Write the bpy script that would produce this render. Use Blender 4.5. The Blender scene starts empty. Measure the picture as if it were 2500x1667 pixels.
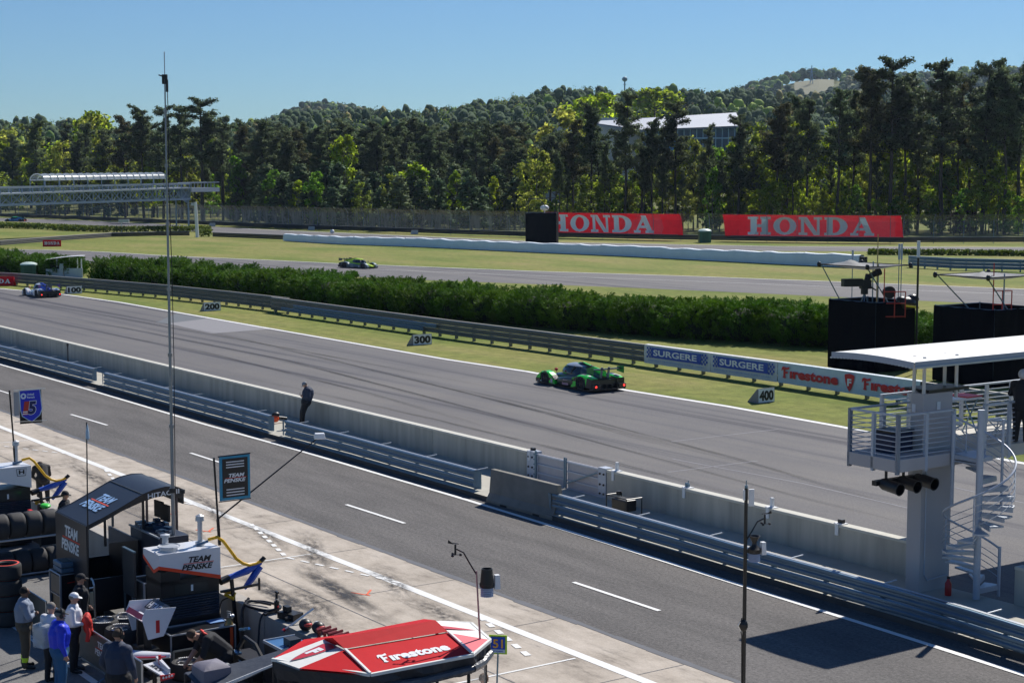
import bpy, bmesh, math, random
import numpy as np
from mathutils import Vector, Matrix
sc = bpy.context.scene
C = sc.collection
R = math.radians
rnd = random.Random(7)
# ---------------- camera, sky, sun, exposure ----------------
FPX, CAMH, HORY = 4000.0, 10.5, 436.0
PITCH = math.atan((833.5 - HORY) / FPX)
cam = bpy.data.cameras.new('camera'); co = bpy.data.objects.new('camera', cam); C.objects.link(co)
cam.sensor_width = 36.0; cam.lens = FPX / 2500 * 36.0; cam.clip_end = 9000; cam.clip_start = 0.5
co.location = (0, 0, CAMH); co.rotation_euler = (math.pi / 2 - PITCH, 0, 0)
sc.camera = co
SUN_EL, SUN_AZ = R(45), R(30)
w = bpy.data.worlds.new('World'); sc.world = w; w.use_nodes = True
nt = w.node_tree; bg = nt.nodes['Background']
sky = nt.nodes.new('ShaderNodeTexSky'); sky.sky_type = 'NISHITA'; sky.sun_disc = False
sky.sun_elevation = SUN_EL; sky.sun_rotation = SUN_AZ; sky.dust_density = 0.1; sky.air_density = 1.0; sky.ozone_density = 3.0
hsv = nt.nodes.new('ShaderNodeHueSaturation'); hsv.inputs['Saturation'].default_value = 1.12; tint = nt.nodes.new('ShaderNodeMix'); tint.data_type = 'RGBA'; tint.blend_type = 'MULTIPLY'; tint.inputs[0].default_value = 1.0; tint.inputs[7].default_value = (.64, .91, 1.20, 1)
nt.links.new(sky.outputs[0], hsv.inputs['Color']); nt.links.new(hsv.outputs[0], tint.inputs[6]); nt.links.new(tint.outputs[2], bg.inputs[0]); bg.inputs[1].default_value = 0.060
sl = bpy.data.lights.new('sun', 'SUN'); sl.energy = 5.0; sl.angle = R(0.5); sl.color = (1.0, 0.95, 0.875)
so = bpy.data.objects.new('sun', sl); C.objects.link(so)
sd = Vector((math.sin(SUN_AZ) * math.cos(SUN_EL), math.cos(SUN_AZ) * math.cos(SUN_EL), math.sin(SUN_EL)))
so.rotation_euler = sd.to_track_quat('Z', 'Y').to_euler()
sc.view_settings.view_transform = 'Standard'; sc.view_settings.look = 'None'
sc.view_settings.exposure = 0.2; sc.view_settings.gamma = 1.0
sc.render.engine = 'CYCLES'
# ---------------- frames ----------------
PU = Vector((.569, -.822, 0)).normalized(); PV = Vector((PU.y * -1, PU.x, 0))   # along the pit lane, away across it
PROT = math.atan2(PU.y, PU.x)
def G(px, py, z=0.0):            # the spot at height z seen at that place of the photo
    a = (px - 1250) / FPX; b = -(py - 833.5) / FPX
    r = Vector((a, math.cos(PITCH) + b * math.sin(PITCH), -math.sin(PITCH) + b * math.cos(PITCH)))
    t = (z - CAMH) / r.z
    return Vector((r.x * t, r.y * t, z))
def D3(px, py, d):               # the spot at distance d (along y) seen at that place
    a = (px - 1250) / FPX; b = -(py - 833.5) / FPX
    r = Vector((a, math.cos(PITCH) + b * math.sin(PITCH), -math.sin(PITCH) + b * math.cos(PITCH)))
    t = d / r.y
    return Vector((r.x * t, d, CAMH + r.z * t))
def W(u, v, z=0.0): return PU * u + PV * v + Vector((0, 0, z))
# ---------------- mesh builder ----------------
class MB:
    def __init__(s): s.v = []; s.f = []; s.m = []; s.cur = 0
    def _add(s, vs, fs):
        n = len(s.v); s.v += [tuple(p) for p in vs]
        for f in fs: s.f.append([i + n for i in f]); s.m.append(s.cur)
    def box(s, c, d, rot=0.0, M=None, taper=None):
        x, y, z = d[0] / 2, d[1] / 2, d[2] / 2; c = Vector(c)
        vs = [Vector((sx * x, sy * y, sz * z)) for sz in (-1, 1) for sy in (-1, 1) for sx in (-1, 1)]
        if taper:
            for p in vs[4:]: p.x *= taper; p.y *= taper
        if M is None: M = Matrix.Rotation(rot, 3, 'Z')
        s._add([c + M @ p for p in vs], [(0, 2, 3, 1), (4, 5, 7, 6), (0, 1, 5, 4), (2, 6, 7, 3), (0, 4, 6, 2), (1, 3, 7, 5)])
        return s
    def bx(s, x0, x1, y0, y1, z0, z1): return s.box(((x0 + x1) / 2, (y0 + y1) / 2, (z0 + z1) / 2), (abs(x1 - x0), abs(y1 - y0), abs(z1 - z0)))
    def beam(s, p, q, w_, h_):
        p = Vector(p); q = Vector(q); d = q - p; L = d.length
        if L < 1e-6: return s
        d.normalize(); up = Vector((0, 0, 1)) if abs(d.z) < .95 else Vector((0, 1, 0))
        a = d.cross(up).normalized(); b = a.cross(d)
        M = Matrix((d, a, b)).transposed()
        return s.box((p + q) / 2, (L, w_, h_), M=M)
    def tube(s, pts, r, n=8, cap=True):
        pts = [Vector(p) for p in pts]; k = len(pts)
        rs = r if isinstance(r, (list, tuple)) else [r] * k
        vs = []; prev = None
        for i, p in enumerate(pts):
            d = (pts[min(i + 1, k - 1)] - pts[max(i - 1, 0)])
            d = d.normalized() if d.length > 1e-9 else Vector((0, 0, 1))
            if prev is None:
                up = Vector((0, 0, 1)) if abs(d.z) < .9 else Vector((1, 0, 0)); a = d.cross(up).normalized()
            else: a = (prev - d * prev.dot(d)); a = a.normalized() if a.length > 1e-6 else d.orthogonal().normalized()
            prev = a; b = d.cross(a)
            for j in range(n):
                t = 2 * math.pi * j / n; vs.append(p + (a * math.cos(t) + b * math.sin(t)) * rs[i])
        fs = []
        for i in range(k - 1):
            for j in range(n):
                j2 = (j + 1) % n; fs.append((i * n + j, i * n + j2, (i + 1) * n + j2, (i + 1) * n + j))
        if cap: fs.append(tuple(range(n))[::-1]); fs.append(tuple((k - 1) * n + j for j in range(n)))
        s._add(vs, fs); return s
    def cyl(s, p, q, r, r2=None, n=12): return s.tube([p, q], [r, r if r2 is None else r2], n)
    def lathe(s, o, axis, prof, n=20, close=False):   # prof: (radius, along)
        o = Vector(o); ax = Vector(axis).normalized(); a = ax.orthogonal().normalized(); b = ax.cross(a)
        k = len(prof); vs = []
        for (r, h) in prof:
            for j in range(n):
                t = 2 * math.pi * j / n; vs.append(o + ax * h + (a * math.cos(t) + b * math.sin(t)) * r)
        fs = []
        for i in range(k if close else k - 1):
            i2 = (i + 1) % k
            for j in range(n):
                j2 = (j + 1) % n; fs.append((i * n + j, i * n + j2, i2 * n + j2, i2 * n + j))
        s._add(vs, fs); return s
    def ell(s, c, r, n=14, m=9, M=None):
        c = Vector(c); r = (r, r, r) if not isinstance(r, (tuple, list)) else r
        vs = [];
        for i in range(m + 1):
            ph = math.pi * i / m
            for j in range(n):
                t = 2 * math.pi * j / n
                p = Vector((r[0] * math.sin(ph) * math.cos(t), r[1] * math.sin(ph) * math.sin(t), r[2] * math.cos(ph)))
                vs.append(c + (M @ p if M else p))
        fs = [(i * n + j, (i + 1) * n + j, (i + 1) * n + (j + 1) % n, i * n + (j + 1) % n) for i in range(m) for j in range(n)]
        s._add(vs, fs); return s
    def quad(s, *p): s._add(p, [tuple(range(len(p)))]); return s
    def prism(s, poly, o, ex, ey, en, t):   # polygon (x,y) at o, thickness t along en
        o = Vector(o); ex = Vector(ex); ey = Vector(ey); en = Vector(en); n = len(poly)
        a = [o + ex * x + ey * y for x, y in poly]; b = [p + en * t for p in a]
        s._add(a + b, [tuple(range(n))[::-1], tuple(range(n, 2 * n))] + [(i, (i + 1) % n, n + (i + 1) % n, n + i) for i in range(n)])
        return s
    def grid(s, rows, wrap=False):          # list of rows of points
        n = len(rows[0]); vs = [p for r in rows for p in r]; fs = []
        for i in range(len(rows) - 1):
            for j in range(n if wrap else n - 1):
                j2 = (j + 1) % n; fs.append((i * n + j, i * n + j2, (i + 1) * n + j2, (i + 1) * n + j))
        s._add(vs, fs); return s
    def text(s, st, o, ex, ey, width, height, shear=0.0, bold=0.0, sp=1.0):   # fitted to width x height, lower left corner at o
        cu = bpy.data.curves.new('t', 'FONT'); cu.body = st; cu.offset = bold; cu.space_character = sp; cu.resolution_u = 3
        ob = bpy.data.objects.new('t', cu); C.objects.link(ob)
        me = bpy.data.meshes.new_from_object(ob.evaluated_get(bpy.context.evaluated_depsgraph_get()))
        vs = [v.co.copy() for v in me.vertices]; fs = [tuple(p.vertices) for p in me.polygons]
        C.objects.unlink(ob); bpy.data.objects.remove(ob); bpy.data.curves.remove(cu); bpy.data.meshes.remove(me)
        if not vs: return s
        x0 = min(v.x for v in vs); x1 = max(v.x for v in vs); y0 = min(v.y for v in vs); y1 = max(v.y for v in vs)
        o = Vector(o); ex = Vector(ex); ey = Vector(ey); out = []
        for v in vs:
            fx = (v.x - x0) / (x1 - x0) * width; fy = (v.y - y0) / (y1 - y0) * height
            out.append(o + ex * (fx + shear * fy) + ey * fy)
        s._add(out, fs); return s
    def build(s, name, mats, parent=None, smooth=False, bevel=0, local=None):
        me = bpy.data.meshes.new(name); me.from_pydata(s.v, [], s.f)
        if not isinstance(mats, (list, tuple)): mats = [mats]
        for m in mats: me.materials.append(m)
        if len(mats) > 1: me.polygons.foreach_set('material_index', s.m)
        if smooth: me.shade_smooth() if hasattr(me, 'shade_smooth') else None
        me.update(); o = bpy.data.objects.new(name, me); C.objects.link(o)
        if parent is not None: o.parent = parent
        if bevel:
            b = o.modifiers.new('b', 'BEVEL'); b.width = bevel; b.segments = 2; b.limit_method = 'ANGLE'; b.angle_limit = R(35)
        if smooth and not bevel:
            try: me.set_sharp_from_angle(angle=R(42))
            except Exception: pass
        return o
def tag(o, label, cat=None, group=None, kind=None):
    if label: o['label'] = label
    if cat: o['category'] = cat
    if group: o['group'] = group
    if kind: o['kind'] = kind
    return o
def thing(name, label, cat, loc=(0, 0, 0), rz=0.0, group=None):
    o = bpy.data.objects.new(name, None); C.objects.link(o); o.location = loc; o.rotation_euler = (0, 0, rz); o.empty_display_size = .2
    return tag(o, label, cat, group)
def pit(name, label, cat, u, v, z=0.0, group=None): return thing(name, label, cat, W(u, v, z), PROT, group)
def copy_tree(o, parent=None):
    c = o.copy(); C.objects.link(c); c.parent = parent
    for ch in o.children: copy_tree(ch, c)
    return c
def struct(o): o['kind'] = 'structure'; return o
# ---------------- materials ----------------
def lin(c): return tuple(((x / 255) / 12.92 if x / 255 <= .04045 else ((x / 255 + .055) / 1.055) ** 2.4) for x in c)
MATS = {}
def mat(name, col, rough=.6, metal=0.0, var=.12, scale=6.0, bump=0.0, spec=.5, emis=None, coat=0, trans=None, stretch=None, objrand=0.0):
    if name in MATS: return MATS[name]
    m = bpy.data.materials.new(name); m.use_nodes = True; n = m.node_tree; b = n.nodes['Principled BSDF']
    b.inputs['Roughness'].default_value = rough; b.inputs['Metallic'].default_value = metal
    b.inputs['Specular IOR Level'].default_value = spec
    if coat: b.inputs['Coat Weight'].default_value = coat; b.inputs['Coat Roughness'].default_value = .08
    tc = n.nodes.new('ShaderNodeTexCoord'); mp = n.nodes.new('ShaderNodeMapping'); n.links.new(tc.outputs['Object'], mp.inputs[0])
    if stretch: mp.inputs['Scale'].default_value = stretch
    no = n.nodes.new('ShaderNodeTexNoise'); no.inputs['Scale'].default_value = scale; no.inputs['Detail'].default_value = 5
    n.links.new(mp.outputs[0], no.inputs[0])
    rp = n.nodes.new('ShaderNodeMapRange'); rp.inputs[3].default_value = 1 - var; rp.inputs[4].default_value = 1 + var
    n.links.new(no.outputs[0], rp.inputs[0])
    hs = n.nodes.new('ShaderNodeHueSaturation'); hs.inputs['Color'].default_value = (*col, 1)
    if objrand:
        oi = n.nodes.new('ShaderNodeObjectInfo'); r2 = n.nodes.new('ShaderNodeMapRange'); r2.inputs[3].default_value = 1 - objrand; r2.inputs[4].default_value = 1 + objrand
        n.links.new(oi.outputs['Random'], r2.inputs[0]); mu = n.nodes.new('ShaderNodeMath'); mu.operation = 'MULTIPLY'
        n.links.new(rp.outputs[0], mu.inputs[0]); n.links.new(r2.outputs[0], mu.inputs[1]); n.links.new(mu.outputs[0], hs.inputs['Value'])
        r3 = n.nodes.new('ShaderNodeMapRange'); r3.inputs[3].default_value = .5 - objrand * .06; r3.inputs[4].default_value = .5 + objrand * .06
        wn = n.nodes.new('ShaderNodeTexWhiteNoise'); wn.noise_dimensions = '1D'; n.links.new(oi.outputs['Random'], wn.inputs['W'])
        n.links.new(wn.outputs['Value'], r3.inputs[0]); n.links.new(r3.outputs[0], hs.inputs['Hue'])
    else: n.links.new(rp.outputs[0], hs.inputs['Value'])
    n.links.new(hs.outputs[0], b.inputs['Base Color'])
    if bump:
        bp = n.nodes.new('ShaderNodeBump'); bp.inputs['Strength'].default_value = bump; bp.inputs['Distance'].default_value = .05
        n.links.new(no.outputs[0], bp.inputs['Height']); n.links.new(bp.outputs[0], b.inputs['Normal'])
    if emis: b.inputs['Emission Color'].default_value = (*emis[0], 1); b.inputs['Emission Strength'].default_value = emis[1]
    if trans:
        out = n.nodes['Material Output']; tr = n.nodes.new('ShaderNodeBsdfTranslucent'); mx = n.nodes.new('ShaderNodeMixShader'); mx.inputs[0].default_value = trans
        n.links.new(hs.outputs[0], tr.inputs[0]); n.links.new(b.outputs[0], mx.inputs[1]); n.links.new(tr.outputs[0], mx.inputs[2]); n.links.new(mx.outputs[0], out.inputs[0])
    MATS[name] = m; return m
def see_through(name, col, alpha, rough=.7, scale=3.0, patchy=None):
    m = mat(name, col, rough, var=.25, scale=scale); n = m.node_tree; out = n.nodes['Material Output']; b = n.nodes['Principled BSDF']
    tr = n.nodes.new('ShaderNodeBsdfTransparent'); mx = n.nodes.new('ShaderNodeMixShader'); mx.inputs[0].default_value = alpha
    if patchy:
        tc = n.nodes.new('ShaderNodeTexCoord'); mp = n.nodes.new('ShaderNodeMapping'); mp.inputs['Scale'].default_value = (1, 1, .25); n.links.new(tc.outputs['Object'], mp.inputs[0]); no = n.nodes.new('ShaderNodeTexNoise'); no.inputs['Scale'].default_value = .55; no.inputs['Detail'].default_value = 6; no.inputs['Roughness'].default_value = .75; n.links.new(mp.outputs[0], no.inputs[0]); r = n.nodes.new('ShaderNodeMapRange'); r.inputs[1].default_value = .36; r.inputs[2].default_value = .64; r.inputs[3].default_value = patchy[0]; r.inputs[4].default_value = patchy[1]; n.links.new(no.outputs[0], r.inputs[0]); n.links.new(r.outputs[0], mx.inputs[0])
    n.links.new(tr.outputs[0], mx.inputs[1]); n.links.new(b.outputs[0], mx.inputs[2]); n.links.new(mx.outputs[0], out.inputs[0]); return m
def livery(m, col2, scale, thr, col3=None):     # sharp edged swooshes of a second paint colour
    n = m.node_tree; b = n.nodes['Principled BSDF']; src = b.inputs['Base Color'].links[0].from_socket
    tc = n.nodes.new('ShaderNodeTexCoord'); mp = n.nodes.new('ShaderNodeMapping'); mp.inputs['Scale'].default_value = (.55, 1.3, 1.6); mp.inputs['Rotation'].default_value = (.3, .5, .4); n.links.new(tc.outputs['Object'], mp.inputs[0])
    no = n.nodes.new('ShaderNodeTexNoise'); no.inputs['Scale'].default_value = scale; no.inputs['Detail'].default_value = 1; n.links.new(mp.outputs[0], no.inputs[0])
    cr = n.nodes.new('ShaderNodeMapRange'); cr.inputs[1].default_value = thr; cr.inputs[2].default_value = thr + .01; n.links.new(no.outputs[0], cr.inputs[0])
    mx = n.nodes.new('ShaderNodeMix'); mx.data_type = 'RGBA'; mx.inputs[7].default_value = (*col2, 1); n.links.new(cr.outputs[0], mx.inputs[0]); n.links.new(src, mx.inputs[6]); n.links.new(mx.outputs[2], b.inputs['Base Color'])
black = mat('black_plastic', (.012, .012, .014), .45)
black_cloth = mat('black_mesh_cloth', (.0035, .004, .007), .95, scale=1.5, var=.4, spec=.08)
black_metal = mat('black_metal', (.02, .02, .022), .4, .3)
galv = mat('galvanised_steel', (.15, .235, .315), .38, .75, var=.14, scale=2.5)
galv_pale = mat('pale_galvanised_steel', (.46, .49, .53), .45, .5, var=.1, scale=4)
greypaint = mat('grey_painted_steel', (.44, .48, .55), .45, .2, var=.08)
alu = mat('brushed_aluminium', (.6, .61, .62), .3, .85, var=.08)
white = mat('white_paint', (.78, .79, .80), .4, var=.05)
whiteplastic = mat('white_plastic', (.72, .73, .74), .5, var=.06)
linepaint = mat('road_line_paint', (.74, .74, .72), .7, var=.12, scale=9)
rubber = mat('tyre_rubber', (.028, .028, .03), .75, var=.25, scale=8)
redp = mat('red_print', (.62, .02, .03), .5, var=.08)
redc = mat('red_canvas', (.52, .012, .018), .7, var=.10, scale=3, bump=.15, spec=.12)
redsign = mat('red_banner_vinyl', (.62, .018, .035), .75, var=.22, scale=1.2, bump=.5, trans=.22, spec=.1)
whitesign = mat('white_banner_vinyl', (.66, .66, .66), .6, var=.10, scale=1.2)
orange = mat('orange_paint', (.85, .10, .02), .5)
yellowhose = mat('yellow_hose', (.75, .42, .01), .4)
bluep = mat('blue_print', (.008, .03, .42), .45, var=.06)
skymat_blue = mat('pale_blue_print', (.18, .33, .62), .5)
glass_dark = mat('dark_tinted_glass', (.02, .03, .04), .08, spec=.8, var=.05)
cyan = mat('cyan_print', (.02, .28, .45), .45)
# ---------------- ground materials ----------------
def ground_mat(name, build, rough=.9):
    m = bpy.data.materials.new(name); m.use_nodes = True; n = m.node_tree; b = n.nodes['Principled BSDF']; b.inputs['Roughness'].default_value = rough
    b.inputs['Specular IOR Level'].default_value = .25
    tc = n.nodes.new('ShaderNodeTexCoord'); mp = n.nodes.new('ShaderNodeMapping'); mp.vector_type = 'POINT'; mp.inputs['Rotation'].default_value = (0, 0, -PROT)
    n.links.new(tc.outputs['Object'], mp.inputs[0])
    def scaled(sx, sy):
        q = n.nodes.new('ShaderNodeMapping'); q.inputs['Scale'].default_value = (sx, sy, 1); n.links.new(mp.outputs[0], q.inputs[0]); return q.outputs[0]
    def noise(vec, sc_, det=5, rgh=.6):
        q = n.nodes.new('ShaderNodeTexNoise'); q.inputs['Scale'].default_value = sc_; q.inputs['Detail'].default_value = det; q.inputs['Roughness'].default_value = rgh; n.links.new(vec, q.inputs[0]); return q.outputs[0]
    def ramp(v, stops):
        q = n.nodes.new('ShaderNodeValToRGB'); e = q.color_ramp.elements
        while len(e) < len(stops): e.new(.5)
        for i, (p, c) in enumerate(stops): e[i].position = p; e[i].color = (*c, 1) if len(c) == 3 else c
        n.links.new(v, q.inputs[0]); return q.outputs[0]
    def mix(a, b_, f, mode='MIX'):
        q = n.nodes.new('ShaderNodeMix'); q.data_type = 'RGBA'; q.blend_type = mode
        if isinstance(f, float): q.inputs[0].default_value = f
        else: n.links.new(f, q.inputs[0])
        n.links.new(a, q.inputs[6]); n.links.new(b_, q.inputs[7]); return q.outputs[2]
    col, bh, bs = build(n, mp.outputs[0], scaled, noise, ramp, mix)
    n.links.new(col, b.inputs['Base Color'])
    if bh is not None:
        bp = n.nodes.new('ShaderNodeBump'); bp.inputs['Strength'].default_value = bs; bp.inputs['Distance'].default_value = .06; n.links.new(bh, bp.inputs['Height']); n.links.new(bp.outputs[0], b.inputs['Normal'])
    return m
def g_grass(n, uv, scaled, noise, ramp, mix):
    a = ramp(noise(scaled(.25, .6), .16, 6), [(.30, (.135, .20, .020)), (.5, (.255, .265, .062)), (.72, (.37, .29, .12))])
    b = ramp(noise(uv, 1.1, 7, .75), [(.3, (.34, .38, .28)), (.68, (1.05, 1.05, 1.05))])
    c = ramp(noise(scaled(.06, 1.0), .9, 3), [(.35, (.78, .84, .6)), (.65, (1, 1, 1))])
    return mix(mix(a, b, .8, 'MULTIPLY'), c, .8, 'MULTIPLY'), noise(uv, 6, 6), .9
def g_track(n, uv, scaled, noise, ramp, mix):
    a = ramp(noise(uv, 14, 6, .8), [(.3, (.095, .093, .095)), (.7, (.20, .193, .190))])
    b = ramp(noise(scaled(.010, .75), 1.0, 4, .65), [(.36, (.42, .42, .50)), (.46, (.92, .92, .95)), (.62, (1.08, 1.06, 1.03))])
    c = ramp(noise(uv, .12, 4), [(.35, (.86, .86, .88)), (.65, (1.05, 1.04, 1.02))])
    return mix(mix(a, b, 1.0, 'MULTIPLY'), c, 1.0, 'MULTIPLY'), noise(uv, 30, 3), .35
def g_lane(n, uv, scaled, noise, ramp, mix):
    a = ramp(noise(uv, 11, 8, .85), [(.34, (.055, .052, .052)), (.66, (.20, .19, .183))])
    b = ramp(noise(scaled(.18, 1.0), .8, 6, .7), [(.36, (.72, .72, .72)), (.6, (1.06, 1.05, 1.04))])
    return mix(a, b, 1.0, 'MULTIPLY'), noise(uv, 25, 3), .4
def g_paddock(n, uv, scaled, noise, ramp, mix):
    a = ramp(noise(uv, 12, 8, .8), [(.3, (.14, .137, .133)), (.7, (.25, .245, .24))])
    b = ramp(noise(uv, .5, 5), [(.35, (.75, .75, .75)), (.65, (1.05, 1.05, 1.05))])
    return mix(a, b, 1.0, 'MULTIPLY'), noise(uv, 25, 3), .3
def g_apron(n, uv, scaled, noise, ramp, mix):
    a = ramp(noise(uv, .7, 7, .72), [(.28, (.29, .25, .21)), (.48, (.46, .405, .34)), (.7, (.57, .51, .44))])
    b = ramp(noise(scaled(.35, 1.3), 1.3, 6, .75), [(.30, (.36, .35, .35)), (.44, (.88, .87, .86)), (.62, (1.04, 1.03, 1.02))])
    f = ramp(noise(uv, 22, 5, .8), [(.3, (.86, .86, .86)), (.7, (1.06, 1.06, 1.06))])
    return mix(mix(a, b, .85, 'MULTIPLY'), f, 1.0, 'MULTIPLY'), noise(uv, 18, 4), .2
def g_hill(n, uv, scaled, noise, ramp, mix):
    a = ramp(noise(uv, .02, 6), [(.35, (.05, .07, .02)), (.6, (.14, .15, .05))])
    return a, None, 0
M_grass = ground_mat('grass_ground', g_grass, .95); M_track = ground_mat('racing_asphalt', g_track, .8); M_lane = ground_mat('pit_lane_asphalt', g_lane, .85)
M_apron = ground_mat('concrete_apron', g_apron, .85); M_pad = ground_mat('paddock_asphalt', g_paddock, .85); M_hill = ground_mat('hill_ground', g_hill, .95)
concrete = mat('weathered_concrete', (.42, .395, .335), .85, var=.45, scale=2.0, bump=.2, stretch=(1.4, 1.4, .14))
concrete_dirty = mat('dirty_concrete', (.22, .205, .175), .9, var=.35, scale=2.2, bump=.3)
# ---------------- sheets ----------------
def sheet(name, pts, z, m):
    mb = MB(); mb.quad(*[(p[0], p[1], z) for p in pts]); return struct(mb.build(name, m))
def strip(mb, left, right, z):
    for i in range(len(left) - 1):
        a, b, c, d = left[i], right[i], right[i + 1], left[i + 1]
        mb.quad((a[0], a[1], z), (b[0], b[1], z), (c[0], c[1], z), (d[0], d[1], z))
def offs(pts, d):     # offset a ground polyline sideways
    out = []
    for i, p in enumerate(pts):
        t = (pts[min(i + 1, len(pts) - 1)] - pts[max(i - 1, 0)]); t.z = 0; t.normalize()
        out.append(p + Vector((-t.y, t.x, 0)) * d)
    return out
sheet('ground', [(-3500, -200), (3500, -200), (3500, 7500), (-3500, 7500)], 0.0, M_grass)
U0, U1 = -185, 60
def uvrect(u0, u1, v0, v1): return [W(u0, v0), W(u1, v0), W(u1, v1), W(u0, v1)]
# the straight bends gently far up the road, so its far edge follows the photo
edge = [G(-420, 668), G(-150, 692), G(0, 704), G(150, 717), G(300, 738), G(500, 773), G(800, 825), G(1100, 877), G(1300, 907), G(1540, 952), G(1780, 990), G(2060, 1040), G(2500, 1128), W(20, 51.0)]
wl = [p - Vector((p - Vector()).to_3d()) * 0 for p in edge]
near = [W(p.dot(PU), 31.9) for p in edge]
near[0] = W(edge[0].dot(PU) - 12, 31.9)
mb = MB(); strip(mb, near, edge, .008); struct(mb.build('track_main_straight', M_track))
mb = MB(); strip(mb, offs(edge, -.10), offs(edge, -.42), .014); struct(mb.build('track_edge_line', linepaint))
sheet('pit_lane', uvrect(U0, U1, 22.9, 31.9), .004, M_lane)
sheet('paddock_ground', uvrect(U0, U1, -20, 15.9), .004, M_pad)
mb = MB(); mb.quad(*[p + Vector((0, 0, .012)) for p in uvrect(U0, U1, 15.6, 22.95)]); struct(mb.build('pit_box_apron', M_apron))
# curb seam between concrete and asphalt
seam = mat('dark_joint_seal', (.10, .105, .12), .8, var=.3, scale=3)
mb = MB()
us = np.arange(U0, U1, 1.3)
for i, a in enumerate(us):
    j = .05 * math.sin(i * 1.7) * rnd.random()
    mb.quad(*[p + Vector((0, 0, .018)) for p in (W(a, 22.83 + j), W(a + 1.3, 22.83 + j * .5), W(a + 1.3, 23.02 - j), W(a, 23.02))])
struct(mb.build('asphalt_joint', seam))
# painted lines
mb = MB()
def ln(u0, v0, u1, v1, w_, z=.018):
    a = W(u0, v0); b = W(u1, v1); t = (b - a).normalized(); s = Vector((-t.y, t.x, 0)) * w_ / 2
    mb.quad(*[p + Vector((0, 0, z)) for p in (a - s, b - s, b + s, a + s)])
L2 = [G(*p) for p in [(-300, 808), (0, 890), (212, 950.5), (500, 1036.4), (731, 1100.5), (1000, 1179.5), (1145, 1222.5), (1472, 1323), (1900, 1458), (2164, 1541), (2500, 1648.5)]] + [W(-10, 28.1)]
strip(mb, offs(L2, .09), offs(L2, -.09), .018)
ln(-120, 21.3, 10, 21.4, .26)
struct(mb.build('pit_lane_line', linepaint))
mb = MB()
for (x0, y0), (x1, y1) in (((-70, 932), (25, 962)), ((173, 1012), (262, 1038.5)), ((465, 1106), (562, 1137.5)), ((845, 1232), (988, 1278)), ((1400, 1421.5), (1610, 1491.5))):
    a = G(x0, y0); b = G(x1, y1); ln(a.dot(PU), a.dot(PV), b.dot(PU), b.dot(PV), .13)
struct(mb.build('lane_dashes', linepaint))
mb = MB()
for px, py in ((795, 1349), (1425, 1605.5), (45, 1078)):      # box boundary lines across the apron
    p = G(px, py); u = p.dot(PU); ln(u, 16.0, u - .05, 21.15, .07, .021)
def dashes(x0, y0, x1, y1, n, w_=.09, f=.55, z=.024):
    a = G(x0, y0); b = G(x1, y1)
    for i in range(n):
        p = a.lerp(b, i / n); q = a.lerp(b, (i + f) / n)
        ln(p.dot(PU), p.dot(PV), q.dot(PU), q.dot(PV), w_, z)
dashes(613, 1280, 700, 1362, 8, .13); dashes(700, 1362, 996, 1428, 8)
dashes(250, 1139, 282, 1176, 4, .12); dashes(418, 1223, 520, 1242, 3); dashes(1172, 1507, 1300, 1610, 6, .15); dashes(10, 1090, 175, 1110, 7)
struct(mb.build('pit_box_dashes', linepaint))
mb = MB(); ln(-60, 11.85, -10, 11.85, .16, .012); struct(mb.build('paddock_line', linepaint))
# concrete joints
mb = MB()
for v in (19.05,): ln(U0, v, U1, v, .03, .017)
for u in np.arange(-100, 20, 4.6): ln(u, 15.9, u, 22.8, .022, .017)
struct(mb.build('apron_joints', seam))
# orange marks sprayed on the apron
mb = MB()
def spray(px, py, s=1.0):
    p = G(px, py); u, v = p.dot(PU), p.dot(PV)
    ln(u, v, u + .55 * s, v + .25 * s, .06, .02); ln(u + .45 * s, v + .2 * s, u + .05 * s, v + .55 * s, .06, .02)
for q in ((857, 1447), (392, 1252), (478, 1294)): spray(*q)
struct(mb.build('spray_marks', mat('orange_spray', (.75, .13, .05), .8)))
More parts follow.
